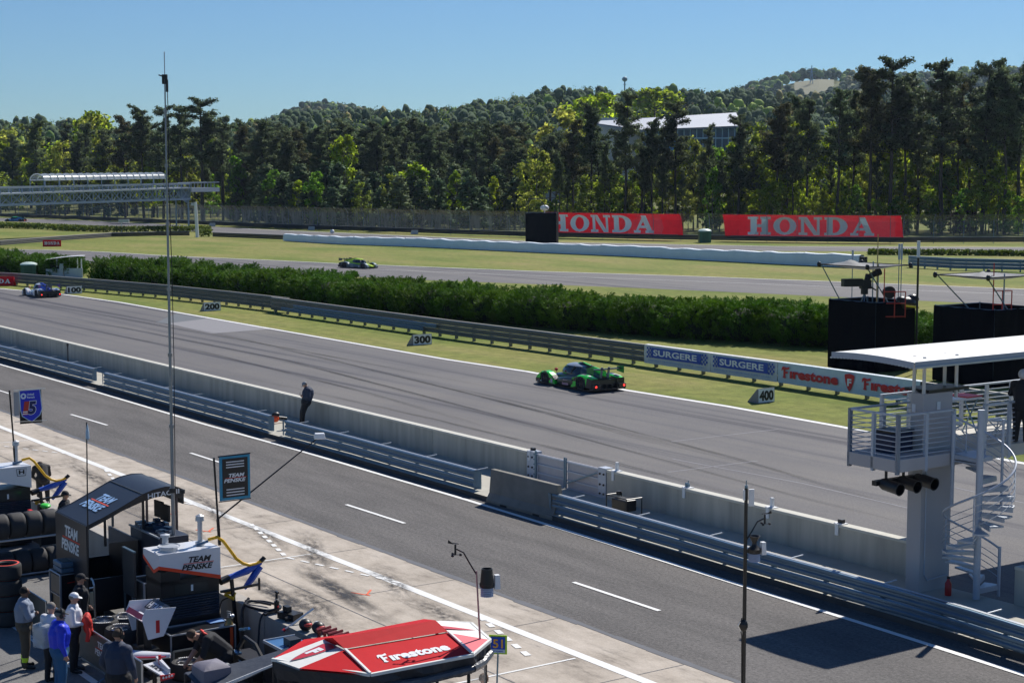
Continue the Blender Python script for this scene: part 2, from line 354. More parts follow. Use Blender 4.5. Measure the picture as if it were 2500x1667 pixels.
# rubber left by spinning wheels
def alpha_mat(name, col, sx, sy, lo, hi, amax=.8):
    m = bpy.data.materials.new(name); m.use_nodes = True; n = m.node_tree; b = n.nodes['Principled BSDF']; out = n.nodes['Material Output']
    b.inputs['Base Color'].default_value = (*col, 1); b.inputs['Roughness'].default_value = .85
    uvn = n.nodes.new('ShaderNodeUVMap'); mp = n.nodes.new('ShaderNodeMapping'); mp.inputs['Scale'].default_value = (sx, sy, 1); n.links.new(uvn.outputs[0], mp.inputs[0])
    no = n.nodes.new('ShaderNodeTexNoise'); no.inputs['Scale'].default_value = 1; no.inputs['Detail'].default_value = 6; no.inputs['Roughness'].default_value = .7; n.links.new(mp.outputs[0], no.inputs[0])
    r = n.nodes.new('ShaderNodeMapRange'); r.inputs[1].default_value = lo; r.inputs[2].default_value = hi; n.links.new(no.outputs[0], r.inputs[0])
    sp = n.nodes.new('ShaderNodeSeparateXYZ'); n.links.new(uvn.outputs[0], sp.inputs[0])
    def bell(o):   # 1 in the middle of 0..1, 0 at the ends
        a = n.nodes.new('ShaderNodeMath'); a.operation = 'SUBTRACT'; a.inputs[1].default_value = .5; n.links.new(o, a.inputs[0])
        c = n.nodes.new('ShaderNodeMath'); c.operation = 'ABSOLUTE'; n.links.new(a.outputs[0], c.inputs[0])
        d = n.nodes.new('ShaderNodeMapRange'); d.inputs[1].default_value = .5; d.inputs[2].default_value = .12; n.links.new(c.outputs[0], d.inputs[0]); return d.outputs[0]
    mu = n.nodes.new('ShaderNodeMath'); mu.operation = 'MULTIPLY'; n.links.new(bell(sp.outputs[0]), mu.inputs[0]); n.links.new(bell(sp.outputs[1]), mu.inputs[1])
    m2 = n.nodes.new('ShaderNodeMath'); m2.operation = 'MULTIPLY'; n.links.new(mu.outputs[0], m2.inputs[0]); n.links.new(r.outputs[0], m2.inputs[1])
    m3 = n.nodes.new('ShaderNodeMath'); m3.operation = 'MULTIPLY'; m3.inputs[1].default_value = amax; n.links.new(m2.outputs[0], m3.inputs[0])
    tr = n.nodes.new('ShaderNodeBsdfTransparent'); mx = n.nodes.new('ShaderNodeMixShader')
    n.links.new(m3.outputs[0], mx.inputs[0]); n.links.new(tr.outputs[0], mx.inputs[1]); n.links.new(b.outputs[0], mx.inputs[2]); n.links.new(mx.outputs[0], out.inputs[0]); return m
def stain(name, pts, w_, z, m):
    P = [G(*p) for p in pts]; a = offs(P, w_ / 2); b = offs(P, -w_ / 2); k = len(P)
    me = bpy.data.meshes.new(name); vs = [(p.x, p.y, z) for p in a] + [(p.x, p.y, z) for p in b]
    me.from_pydata(vs, [], [(i, k + i, k + i + 1, i + 1) for i in range(k - 1)]); me.materials.append(m)
    uv = me.uv_layers.new(name='u')
    for pol in me.polygons:
        for li in pol.loop_indices:
            vi = me.loops[li].vertex_index; uv.data[li].uv = ((vi % k) / (k - 1), 0 if vi < k else 1)
    o = bpy.data.objects.new(name, me); C.objects.link(o); return struct(o)
M_rub = alpha_mat('rubber_streak', (.018, .02, .028), 9, 3, .36, .56, .92); M_rub2 = alpha_mat('faint_rubber', (.025, .025, .03), 14, 5, .38, .66, .75); M_patch = alpha_mat('pale_patch', (.30, .29, .30), 2, 2, .0, .1, .6)
for pts, w_, mm in (([(590, 1395), (655, 1440), (720, 1478), (790, 1518)], .75, M_rub), ([(715, 1375), (790, 1422), (860, 1462), (960, 1530)], .75, M_rub), ([(700, 1420), (770, 1470), (830, 1545)], .9, M_rub2),
    ([(745, 1290), (765, 1350), (800, 1410)], .9, M_rub2), ([(320, 1225), (380, 1275), (470, 1305), (520, 1330)], .7, M_rub2), ([(10, 1110), (60, 1150), (130, 1190), (190, 1240)], .8, M_rub2),
    ([(150, 1105), (200, 1150), (240, 1170), (290, 1215)], .8, M_rub2), ([(560, 1270), (640, 1300), (700, 1350)], .7, M_rub2), ([(430, 1180), (520, 1240), (560, 1290)], .8, M_rub2), ([(890, 1380), (960, 1420), (1000, 1470)], .8, M_rub2),
    ([(1000, 1455), (1080, 1500), (1140, 1530)], .8, M_rub2)):
    stain('rubber_mark', pts, w_, .022, mm)
for pts, w_ in (([(100, 730), (600, 830), (1100, 950), (1500, 1050), (2100, 1200)], .6), ([(0, 725), (700, 850), (1250, 955)], .5), ([(500, 900), (1000, 1010), (1500, 1130), (2000, 1260)], .5), ([(700, 850), (1300, 1000), (1700, 1110)], .3), ([(-100, 745), (300, 800), (700, 880), (1100, 985), (1500, 1100)], .5), ([(0, 765), (500, 860), (900, 960), (1250, 1060)], .5), ([(300, 800), (800, 905), (1200, 1010), (1900, 1200), (2300, 1300)], .35), ([(900, 900), (1300, 990), (1800, 1120), (2300, 1270)], .4)):
    stain('tyre_streak', pts, w_, .012, M_rub2)
mb = MB(); mb.quad(*[Vector((p.x, p.y, .011)) for p in (G(408, 790), G(515, 814.5), G(672, 802.5), G(505, 778))]); struct(mb.build('track_patch', mat('pale_repair_asphalt', (.215, .21, .22), .8, scale=3)))
mb = MB(); mb.quad(*[Vector((p.x, p.y, .0105)) for p in (G(380, 788), G(408, 790), G(505, 778), G(430, 766))]); struct(mb.build('track_damp_patch', mat('dark_repair_asphalt', (.105, .115, .125), .7, scale=3)))
mb = MB()     # pale seams in the asphalt
for a, b in (((1640, 1078), (1900, 1048)), ((1640, 1120), (1960, 1180)), ((1960, 1180), (2236, 1245)), ((2330, 1190), (2500, 1228)), ((1630, 1153), (1850, 1125))):
    p = G(*a); q = G(*b); ln(p.dot(PU), p.dot(PV), q.dot(PU), q.dot(PV), .05, .0125)
struct(mb.build('asphalt_seams', mat('pale_seam', (.27, .27, .30), .8)))
# roads further out
def road(name, far, width, lname, lw=.3, nd=1):
    mb = MB(); strip(mb, far, offs(far, -width * nd), .007); struct(mb.build(name, M_track))
    mb = MB(); strip(mb, far, offs(far, -lw * nd), .02); struct(mb.build(lname, linepaint))
far2 = [G(*p) for p in [(-350, 612), (-150, 608.5), (0, 609), (109, 610), (250, 615), (408, 624.5), (640, 634.5), (838, 644), (1070, 653), (1300, 662), (1700, 675), (2060, 688.5), (2500, 706), (2900, 722)]]
road('infield_road', far2, 20, 'infield_road_line', .35)
mb = MB(); q = offs(far2[7:], -7.6); strip(mb, q, offs(q, -.14), .02); struct(mb.build('infield_centre_line', linepaint))
far3 = [G(*p) for p in [(-350, 524), (0, 532.5), (200, 539), (402, 548), (640, 560.5), (1000, 576), (1355, 592), (1900, 601.5), (2500, 604), (2900, 606)]]
road('back_straight', far3, 17, 'back_straight_line', .5)
# ---------------- hills ----------------
def interp(x, T):
    if x <= T[0][0]: return T[0][1]
    for (a, b), (c, d) in zip(T, T[1:]):
        if x <= c: return b + (d - b) * (x - a) / (c - a)
    return T[-1][1]
RID1 = [(-700, 335), (0, 306), (200, 303), (400, 318), (560, 303), (650, 290), (720, 278), (800, 276), (900, 276), (1000, 280), (1100, 272), (1200, 262), (1270, 248), (1350, 232), (1450, 226), (1560, 228), (1650, 222), (1750, 220), (1850, 222), (1950, 236), (2100, 240), (2500, 230), (3000, 220)]
RID2 = [(-700, 340), (400, 340), (640, 300), (730, 265), (775, 253), (840, 256), (920, 272), (1050, 300), (1600, 260), (1780, 225), (1850, 202), (1900, 186), (1990, 176), (2080, 182), (2160, 192), (2250, 190), (2350, 180), (2450, 166), (2540, 160), (3000, 150)]
def sm(t): t = max(0.0, min(1.0, t)); return t * t * (3 - 2 * t)
def hillz(x, y):
    if y < 485: return 0.0
    px = 1250 + x / y * FPX
    z1 = 10.5 + 1000 * (HORY - interp(px, RID1)) / FPX - 13
    z2 = 10.5 + 2200 * (HORY - interp(px, RID2)) / FPX - 13
    n_ = 5 * math.sin(x * .011 + y * .004) * math.sin(y * .009 + 1) + 3 * math.sin(x * .023 + 2)
    a = sm((y - 490) / 510) * z1 * (1 if y < 1000 else max(.0, 1 - sm((y - 1000) / 500) * .45))
    b = sm((y - 1500) / 700) * z2
    return max(a, b) + n_ * sm((y - 520) / 200) * .6 - (.0 if y > 495 else .05)
mb = MB(); rows = []
ds = [486, 500, 530, 550, 580, 650, 730, 820, 900, 960, 1000, 1060, 1150, 1300, 1500, 1700, 1900, 2050, 2200, 2350, 2600, 3000]
pxs = list(range(-1500, 4001, 60))
for d in ds: rows.append([Vector(((px - 1250) / FPX * d, d, hillz((px - 1250) / FPX * d, d))) for px in pxs])
mb.grid(rows); struct(mb.build('hills', M_hill, smooth=True))
mb = MB()   # bare slope on the far hill
sl_ = [(1935, 226), (1960, 217), (1990, 213), (2020, 217), (2030, 222), (1998, 232), (1965, 240)]
mb.grid([[Vector(((px_ - 1250) / FPX * d_, d_, hillz((px_ - 1250) / FPX * d_, d_) + 3.5)) for px_ in range(1932, 2036, 12)] for d_ in (1990, 2030, 2070, 2110)]); struct(mb.build('bare_slope', mat('bare_soil', (.15, .15, .08), .9, scale=.02)))
# ---------------- vegetation ----------------
def leafmat(name, col, trans=.3, rndv=.22, rough=.7, var=.35, scale=1.2):
    m = mat(name, col, rough, var=var, scale=scale, trans=trans, objrand=rndv, spec=.25); return m
M_pine = leafmat('pine_needles', (.19, .255, .12), .4, .25); M_pine2 = leafmat('brownish_pine_needles', (.19, .19, .08), .34, .2)
M_young = leafmat('young_pine_needles', (.145, .225, .105), .36, .25)
M_lime = leafmat('lime_spring_leaves', (.55, .72, .04), .6, .18); M_yel = leafmat('yellow_spring_leaves', (.66, .72, .12), .55, .15); M_green = leafmat('fresh_green_leaves', (.30, .58, .05), .6, .2); M_olive = leafmat('olive_spring_leaves', (.42, .52, .06), .55, .2)
M_jun = leafmat('juniper_sprays', (.078, .17, .008), .28, .2, scale=.9); M_box = leafmat('clipped_hedge_leaves', (.13, .18, .02), .3, .1); M_plum = leafmat('purple_leaves', (.12, .04, .05), .3, .1)
M_bark = mat('pine_bark', (.050, .042, .036), .9, var=.35, scale=3, bump=.3); M_bark2 = mat('grey_bark', (.11, .10, .085), .9, var=.3, scale=3)
OCT = None
def blobs(cen, rad, rng, jit=.22):      # lumpy closed leaf masses
    global OCT
    if OCT is None:
        b = bmesh.new(); bmesh.ops.create_icosphere(b, subdivisions=1, radius=1); b.faces.ensure_lookup_table(); b.verts.ensure_lookup_table()
        b2 = bmesh.new(); bmesh.ops.create_icosphere(b2, subdivisions=2, radius=1)
        OCT = (np.array([v.co[:] for v in b2.verts]), np.array([[v.index for v in f.verts] for f in b2.faces]))
    V, F = OCT; n = len(cen); cen = np.asarray(cen, float); rad = np.asarray(rad, float)
    if rad.ndim == 1: rad = np.stack([rad, rad, rad * .8], 1)
    v = V[None] * (1 + rng.normal(size=(n, len(V), 1)) * jit) * rad[:, None, :] + cen[:, None, :]
    f = F[None] + (np.arange(n) * len(V))[:, None, None]
    nv = np.broadcast_to(V[None], (n, len(V), 3)).reshape(-1, 3); return v.reshape(-1, 3), f.reshape(-1, 3), nv
def quads_mesh(name, cen, size, m, rng, elong=1.0, up=0.0, axis=None, bl=None, nrm=None):
    N = len(cen); a = rng.normal(size=(N, 3))
    if axis is not None: a = axis + a * .45
    a[:, 2] = a[:, 2] + up; a /= np.linalg.norm(a, axis=1)[:, None]
    b = np.cross(a, rng.normal(size=(N, 3))); b /= np.linalg.norm(b, axis=1)[:, None] + 1e-9
    s = np.asarray(size)[:, None] if np.ndim(size) else np.full((N, 1), size)
    A = a * s * elong; B = b * s
    v = np.stack([cen - A, cen - B * .7 + A * .1, cen + A, cen + B * .7 + A * .1], 1).reshape(-1, 3)
    if nrm is not None:     # leaves shade like the clump they sit on
        nrm = np.asarray(nrm); g = np.cross(B, A); fl = np.einsum('ij,ij->i', g, nrm) < 0; vq = v.reshape(N, 4, 3); vq[fl] = vq[fl][:, ::-1]; v = vq.reshape(-1, 3)
        nn_ = np.repeat(nrm + .25 * rng.normal(size=nrm.shape), 4, axis=0)
    li = np.arange(4 * N, dtype=np.int32); ls = np.arange(0, 4 * N, 4, dtype=np.int32)
    if bl is not None:
        bv, bf, bn = bl; v = np.concatenate([v, bv]); k = len(bf); ls = np.concatenate([ls, 4 * N + np.arange(0, 3 * k, 3)]); li = np.concatenate([li, (bf + 4 * N).ravel()])
    me = bpy.data.meshes.new(name); me.vertices.add(len(v)); me.vertices.foreach_set('co', v.ravel().astype(np.float32))
    me.loops.add(len(li)); me.loops.foreach_set('vertex_index', li.astype(np.int32)); me.polygons.add(len(ls))
    me.polygons.foreach_set('loop_start', ls.astype(np.int32)); me.materials.append(m); me.update(calc_edges=True)
    if nrm is not None:
        if bl is not None: nn_ = np.concatenate([nn_, bn])
        nn_ = nn_ / (np.linalg.norm(nn_, axis=1)[:, None] + 1e-9); me.polygons.foreach_set('use_smooth', np.ones(len(ls), dtype=bool)); me.normals_split_custom_set_from_vertices(nn_.astype(np.float32))
    return me
def meshobj(name, me, parent=None):
    o = bpy.data.objects.new(name, me); C.objects.link(o); o.parent = parent; return o
def unit(c): return c / (np.linalg.norm(c, axis=1)[:, None] + 1e-9)
def ball(rng, n, r):
    p = rng.normal(size=(n, 3)); p /= np.linalg.norm(p, axis=1)[:, None]; return p * (rng.random((n, 1)) ** .45) * r
def pine(seed, H, m, bare=.45, spread=3.6, dens=1.0, lean=.0):
    rng = np.random.default_rng(seed); cs = []; sz = []; ns = []; BC = []; BR = []; mb = MB()
    k = 7; tr = [Vector((lean * H * (i / k) ** 2 + .12 * math.sin(i * 2 + seed), .1 * math.cos(i * 1.7 + seed), H * .97 * i / k)) for i in range(k + 1)]
    mb.tube(tr, [.30 * (1 - .78 * i / k) * H / 26 + .03 for i in range(k + 1)], 7)
    nb = int(30 * dens)
    for i in range(nb):
        t = bare + (1 - bare) * ((i + rng.random()) / nb); z = H * t; f = (t - bare) / (1 - bare)
        L = spread * (.35 + .65 * math.sin(min(1, f * 1.25 + .25) * math.pi * .80)) * (.40 + .75 * rng.random()) * (1 - .30 * f)
        az = rng.random() * 6.283; x0 = lean * H * t * t
        tip = Vector((x0 + math.cos(az) * L, math.sin(az) * L, z + L * (.12 + .35 * rng.random())))
        mb.tube([(x0, 0, z - .2), ((x0 + tip.x) / 2, tip.y / 2, z + L * .04), tip], [.07, .05, .02], 4, False)
        for j in range(3 if L > 1.3 else 2):
            q = np.array([x0 + (tip.x - x0) * (.45 + .32 * j) , tip.y * (.45 + .32 * j), z + (tip.z - z) * (.4 + .35 * j) + .15]); rr = (.55 + .5 * rng.random()) * (1.15 if f < .8 else .85)
            rr *= 1.12; BC.append(q); BR.append((rr * .42, rr * .42, rr * .28)); n = int(50 * rr * rr + 18); c = ball(rng, n, rr); ns.append(unit(c + (0, 0, .35 * rr))); c[:, 2] *= .82; cs.append(c + q); sz.append(np.full(n, .165) * (.7 + .6 * rng.random(n)))
    n = 90; c = ball(rng, n, 1.0); ns.append(unit(c)); cs.append(c + np.array([lean * H, 0, H - .8])); sz.append(np.full(n, .17))
    cs = np.concatenate(cs); sz = np.concatenate(sz)
    return mb, quads_mesh('crown', cs, sz, m, rng, 1.5, .5, None, blobs(BC, BR, rng), np.concatenate(ns))
def youngpine(seed, H, m, spread=2.7):
    rng = np.random.default_rng(seed); cs = []; ns = []; BC = []; BR = []; sz = []; mb = MB(); mb.tube([(0, 0, 0), (0, 0, H * .9)], [.16, .04], 6)
    for i in range(46):
        t = .06 + .94 * (i + rng.random()) / 46; L = spread * (1 - t) ** .62 * (.55 + .6 * rng.random()); az = rng.random() * 6.283
        q = np.array([math.cos(az) * L * .8, math.sin(az) * L * .8, H * t + .1]); rr = .55 + .35 * rng.random(); n = int(62 * rr); BC.append(q); BR.append(rr * .62)
        c = ball(rng, n, rr); ns.append(unit(c + (0, 0, .3 * rr))); cs.append(c + q); sz.append(np.full(n, .17) * (.7 + .6 * rng.random(n)))
    cs = np.concatenate(cs); return mb, quads_mesh('crown', cs, np.concatenate(sz), m, rng, 1.6, .7, None, blobs(BC, BR, rng), np.concatenate(ns))
def decid(seed, H, m, spread=3.5, low=.25, loose=1.0):
    rng = np.random.default_rng(seed); cs = []; ns = []; BC = []; BR = []; mb = MB(); hs = H * low
    mb.tube([(0, 0, 0), (.1, .05, hs), (.0, .1, H * .8)], [.15 * H / 12 + .04, .1 * H / 12, .03], 6)
    nc = 40
    for i in range(nc):
        t = rng.random(); zz = hs + (H - hs) * t; r = spread * math.sqrt(max(.05, 1 - (2 * t - .85) ** 2 / 1.4)) * (.35 + .65 * rng.random()); az = rng.random() * 6.283
        q = np.array([math.cos(az) * r, math.sin(az) * r, zz]); mb.tube([(0, 0, max(hs * .8, zz - r * .7)), (q[0] * .5, q[1] * .5, zz - r * .2), tuple(q)], [.05, .035, .012], 4, False)
        rr = (.55 + .65 * rng.random()) * spread / 3.5; n = int(75 * loose); BC.append(q); BR.append(rr * .42); c = ball(rng, n, rr); ns.append(unit(c)); cs.append(c + q)
    cs = np.concatenate(cs); return mb, quads_mesh('crown', cs, (.15 + .10 * rng.random(len(cs))), m, rng, 1.2, 0, None, blobs(BC, BR, rng), np.concatenate(ns))
PROTO = {}
def proto(key, fn, bark):
    PROTO[key] = (fn[0], fn[1], bark)
    me = None
    mb = fn[0]; me = bpy.data.meshes.new('trunk'); me.from_pydata(mb.v, [], mb.f); me.materials.append(bark); me.update(); PROTO[key] = (me, fn[1])
for i in range(5): proto('P%d' % i, pine(11 + i, 28, M_pine if i != 3 else M_pine2, .40 + .035 * i, 3.6 + .35 * (i % 3), 1.15 + .08 * i, (.02, -.015, .01, 0, -.02)[i]), M_bark)
for i in range(3): proto('Y%d' % i, youngpine(31 + i, 11, M_young if i != 2 else M_pine, 2.6 + .3 * i), M_bark)
for i, (mm, a, b, c) in enumerate(((M_lime, 3.4, .25, 1), (M_yel, 3.2, .2, .8), (M_green, 2.8, .12, 1), (M_olive, 3.4, .2, .7), (M_lime, 2.8, .1, .8))): proto('D%d' % i, decid(51 + i, 13, mm, a, b, c), M_bark2)
KH = {'P': 28.0, 'Y': 11.0, 'D': 13.0}
NAMES = {'P': 'pine_tree', 'Y': 'young_pine_tree', 'D': 'broadleaf_tree'}
def tree(key, x, y, top, label, group=None, wide=1.0, z0=None, trunk=True):
    z0 = hillz(x, y) if z0 is None else z0
    H = top - z0; s = H / KH[key[0]]
    o = thing(NAMES[key[0]], label, 'tree', (x, y, z0), rnd.random() * 6.28, group); o.scale = (s * wide, s * wide, s)
    meshobj('trunk', PROTO[key][0], o); meshobj('crown', PROTO[key][1], o); return o
RAILD = [(-400, 500), (0, 458), (200, 424), (402, 392), (640, 360), (960, 326), (1280, 306)]
def tree_px(key, px, topy, d, label, group=None, wide=1.0):
    d = d + max(0, interp(px, RAILD) - 318) if px < 640 else max(d, interp(px, RAILD)); p = D3(px, topy, d); return tree(key, p.x, p.y, p.z, label, group, wide)
# key trees that can be told apart
for key, px, ty, d, lab, wd in (
    ('P1', 1528, 228, 318, 'tall dark pine before the left end of the white office block', .95), ('P2', 1651, 256, 322, 'tall bare-stemmed pine standing before the middle of the white office block', 1.05),
    ('P0', 1806, 288, 318, 'leaning dark pine at the right end of the white office block', 1.15), ('P4', 1445, 262, 330, 'bushy dark pine left of the white office block', .95),
    ('P3', 1400, 300, 335, 'brownish pine above the first letters of the left red banner', 1.0), ('P4', 1592, 296, 320, 'dense pine before the left half of the office block glazing', .85), ('P0', 1728, 312, 321, 'dense pine before the right half of the office block glazing', .85), ('P1', 1619, 330, 326, 'slim pine close to the left of the bare-stemmed pine', .7), ('P0', 1570, 330, 322, 'slim pine rising over the middle of the left red banner', .75),
    ('P2', 2182, 150, 306, 'tallest pine of the wood, over the right end of the right red banner', 1.1), ('P1', 2306, 152, 304, 'tall pine with a thick straight stem right of the right red banner', 1.2),
    ('P0', 2410, 160, 308, 'tall pine between the thick stemmed one and the right edge', 1.05), ('P3', 2130, 174, 306, 'brown tinged tall pine left of the tallest pine', 1.05), ('P4', 2463, 180, 303, 'pine with a crooked stem near the right edge', .95),
    ('P0', 2495, 172, 312, 'pine at the right edge of the wood', 1.1), ('P2', 2051, 226, 306, 'pine behind the middle of the right red banner', 1.0), ('P1', 1973, 246, 308, 'pine behind the letter N of the right red banner', 1.0),
    ('P3', 1901, 262, 312, 'brownish pine above the left end of the right red banner', 1.1), ('P4', 2216, 192, 310, 'shorter pine just right of the tallest pine', 1.0), ('P0', 1926, 282, 315, 'thin pine behind the letter O of the right red banner', .8),
    ('P2', 2087, 230, 314, 'thin pine left of the brown tinged tall pine', .85), ('P1', 2248, 215, 313, 'low pine between the two tallest pines', .9), ('P3', 2345, 215, 316, 'dull pine just right of the thick stemmed pine', .9), ('P4', 2437, 168, 318, 'pine behind the crooked stemmed pine', .9), ('P1', 2375, 190, 330, 'pine standing back from the edge of the wood at the right', 1.0),
    ('P2', 490, 246, 345, 'widest and tallest pine of the stand above the end of the footbridge', 1.35), ('P1', 440, 262, 350, 'dark pine left of the widest pine by the footbridge', 1.2), ('P0', 395, 266, 352, 'dark pine just behind the tall telescopic mast', 1.1), ('P4', 345, 268, 352, 'dark pine left of the telescopic mast', 1.1),
    ('P3', 300, 290, 355, 'brown tinged pine above the canopy of the footbridge', 1.1), ('P0', 85, 298, 360, 'single broad pine at the left above the footbridge', 1.3), ('P1', 250, 318, 350, 'pine behind the left half of the bridge canopy', 1.0), ('P4', 190, 345, 345, 'short dark pine over the left end of the bridge canopy', 1.1), ('P2', 540, 290, 358, 'pine at the right of the stand by the footbridge', 1.1),
    ('D0', 840, 335, 372, 'bright lime green tree alone among the dark pines', .8), ('D4', 1010, 404, 345, 'low spreading lime green tree above the debris fence', 1.5), ('D1', 1310, 367, 322, 'pale yellow tree beside the far camera scaffold', .95), ('D1', 1292, 470, 312, 'small pale yellow bush tree right behind the far camera scaffold', 1.3),
    ('D3', 1440, 432, 320, 'olive tree behind the letters ON of the left red banner', 1.25), ('D2', 1740, 415, 312, 'fresh green tree in the gap between the two red banners', .85), ('D1', 1695, 345, 330, 'yellow green tree under the end of the office block', .8), ('D3', 1500, 405, 325, 'olive tree between the slim pines', 1.0),
    ('D1', 235, 290, 400, 'pale yellow tree on the rise behind the bridge pines', 1.0), ('D0', 225, 278, 410, 'lime tree on the skyline left of the bridge pines', 1.0), ('D1', 155, 352, 350, 'yellow tree behind the left end of the bridge canopy', 1.0), ('D3', 120, 395, 338, 'small drab tree over the left part of the footbridge', 1.3),
    ('D1', 20, 330, 420, 'yellow tree at the left edge of the wood', 1.3), ('D0', 10, 350, 400, 'lime tree at the left edge below the yellow one', 1.2), ('D2', 575, 385, 345, 'fresh green tree at the end of the footbridge', .8), ('D1', 1372, 275, 430, 'tawny tree left of the roof plant of the office block', 1.2),
    ('D0', 1455, 235, 560, 'lime tree on the slope behind the office block', 1.5), ('D0', 1600, 222, 620, 'lime tree high on the slope above the office block', 1.5)):
    tree_px(key, px, ty, d, lab, None, wd)
def fill(n, x0, x1, t0, t1, d0, d1, keys, label, group, wide=(.9, 1.2), seed=1):
    q = random.Random(seed)
    for i in range(n):
        px = x0 + (x1 - x0) * (i + q.random() * .9) / n
        tree_px(q.choice(keys), px, q.uniform(t0, t1), q.uniform(d0, d1), label, group, q.uniform(*wide))
fill(22, 590, 1290, 292, 318, 400, 440, ['P0', 'P1', 'P2', 'P4'], 'dark pine in the back rank behind the middle of the debris fence', 'back rank pines behind the debris fence', (1.15, 1.5), 1)
fill(18, 560, 1300, 312, 350, 375, 398, ['P3', 'P1', 'P4', 'P0'], 'dark pine in the second rank behind the middle of the debris fence', 'second rank pines behind the debris fence', (1.1, 1.4), 2)
fill(24, 585, 1290, 428, 462, 330, 350, ['Y0', 'Y1', 'Y2'], 'low bushy young pine right behind the debris fence', 'young pines behind the debris fence', (1.35, 1.8), 3)
fill(18, 560, 1300, 395, 430, 352, 370, ['Y0', 'Y1', 'Y2'], 'young pine in the second row behind the debris fence', 'second row of young pines', (1.2, 1.6), 4)
fill(14, 570, 1300, 318, 370, 440, 480, ['P3', 'P2', 'Y2'], 'pine at the back of the wood below the hill', 'pines below the hill', (1.4, 1.8), 14)
fill(16, -120, 560, 330, 380, 385, 430, ['P0', 'P1', 'P4', 'P3'], 'dark pine in the wood behind the footbridge', 'pines behind the footbridge', (1.1, 1.4), 5)
fill(12, -100, 560, 360, 440, 350, 385, ['D0', 'D2', 'D3', 'Y1'], 'spring green undergrowth tree behind the footbridge', 'undergrowth trees behind the footbridge', (1.0, 1.3), 6)
fill(9, -120, 330, 420, 455, 340, 352, ['Y0', 'D3', 'Y1', 'D2'], 'low tree showing below the footbridge deck', 'low trees at the footbridge', (1.2, 1.5), 7)
fill(9, 150, 560, 300, 330, 360, 380, ['P0', 'P1', 'P2'], 'pine among the stand by the bridge canopy', 'pines by the bridge canopy', (.8, 1.1), 8)
fill(9, 1240, 1480, 325, 370, 360, 400, ['P0', 'P1', 'P4'], 'dark pine left of the office block behind the front trees', 'pines left of the office block', (1.2, 1.5), 9)
fill(20, 1480, 1860, 345, 480, 318, 350, ['D0', 'D4', 'D2', 'D3', 'D1'], 'spring green tree among the pine stems below the office block', 'undergrowth below the office block', (.85, 1.15), 10)
fill(26, 1790, 2560, 290, 390, 318, 345, ['D0', 'D4', 'D1', 'D0', 'D3'], 'tall lime tree glowing behind the pine stems at the right', 'tall lime trees at the right', (.7, .95), 21)
fill(9, 600, 1300, 400, 470, 338, 350, ['D2', 'D3', 'D4'], 'spring green tree between the young pines behind the debris fence', 'spring green trees behind the fence', (.8, 1.1), 22)
fill(10, 1290, 1560, 380, 500, 325, 345, ['D3', 'D1', 'D0', 'D2'], 'spring green tree behind the left red banner', 'spring green trees behind the left banner', (1.0, 1.3), 23)
fill(12, -100, 560, 300, 350, 395, 430, ['D1', 'D0', 'D3'], 'pale spring tree high behind the footbridge pines', 'spring trees behind the footbridge pines', (.9, 1.2), 24)
fill(16, 1840, 2560, 450, 520, 303, 306, ['D0', 'D4', 'D0', 'D2'], 'low lime green sapling at the very edge of the wood on the right', 'lime saplings at the wood edge', (.9, 1.3), 25)
fill(30, 1830, 2560, 400, 500, 307, 325, ['D0', 'D4', 'D2', 'D3', 'D0', 'D1'], 'spring green tree among the pine stems at the right', 'undergrowth at the right of the wood', (.85, 1.2), 11)
fill(3, 1850, 2560, 235, 290, 335, 350, ['P0', 'P1', 'P4', 'P3'], 'pine standing deeper in the wood at the right', 'inner pines at the right', (.85, 1.1), 12)
fill(22, 1500, 2560, 540, 330, 308, 318, ['P4'], 'slender pine stem at the front edge of the wood', 'slender pines at the front edge', (.35, .55), 13) if False else None
q = random.Random(13)
for i in range(7):
    tree_px('P%d' % q.choice([1, 4, 2]), 1850 + i * 95 + q.uniform(-12, 12), q.uniform(300, 400), q.uniform(305, 325), 'slender half-grown pine at the front edge of the wood on the right', 'half-grown pines at the right', q.uniform(.55, .8))
fill(10, 1320, 1860, 345, 420, 312, 325, ['P4', 'P1'], 'slender half-grown pine over the left red banner', 'half-grown pines over the left banner', (.5, .75), 15)
for px, ty in ((2330, 520), (2370, 515), (2345, 528)): tree_px('D2', px, ty, 303, 'low purple-leaved bush at the foot of the right pines', 'purple bushes', 1.9).children[1].name
# forest on the hills: past counting, one mesh per hill
SUB = 2
def forest(name, spots, m_list, nper, qs, label, seed):
    rng = np.random.default_rng(seed); cen = []; szs = []; ns = []; idx = []; BC = []; BR = []; bi = []
    for (x, y, z, r, h, k) in spots:
        n = nper; c = rng.normal(size=(n, 3)); c /= np.linalg.norm(c, axis=1)[:, None]; ns.append(c.copy()); c *= (.62 + .26 * rng.random((n, 1)))
        c *= np.array([r, r, h * .5]); c[:, 2] += h * .55; c += np.array([x, y, z]); cen.append(c); szs.append(np.full(n, qs * r)); idx += [k] * n
        for j in range(3): BC.append((x + rng.normal() * r * .3, y + rng.normal() * r * .3, z + h * (.5 + .15 * j * rng.random()))); BR.append((r * .62, r * .62, h * .25)); bi += [k] * 320
    cen = np.concatenate(cen); me = quads_mesh(name, cen, np.concatenate(szs), m_list[0], rng, 1.1, .2, None, blobs(BC, BR, rng, .10), np.concatenate(ns)); idx = idx + bi
    for m in m_list[1:]: me.materials.append(m)
    me.polygons.foreach_set('material_index', np.array(idx, dtype=np.int32)); me.update()
    return tag(meshobj(name, me), label, 'forest', None, 'stuff')
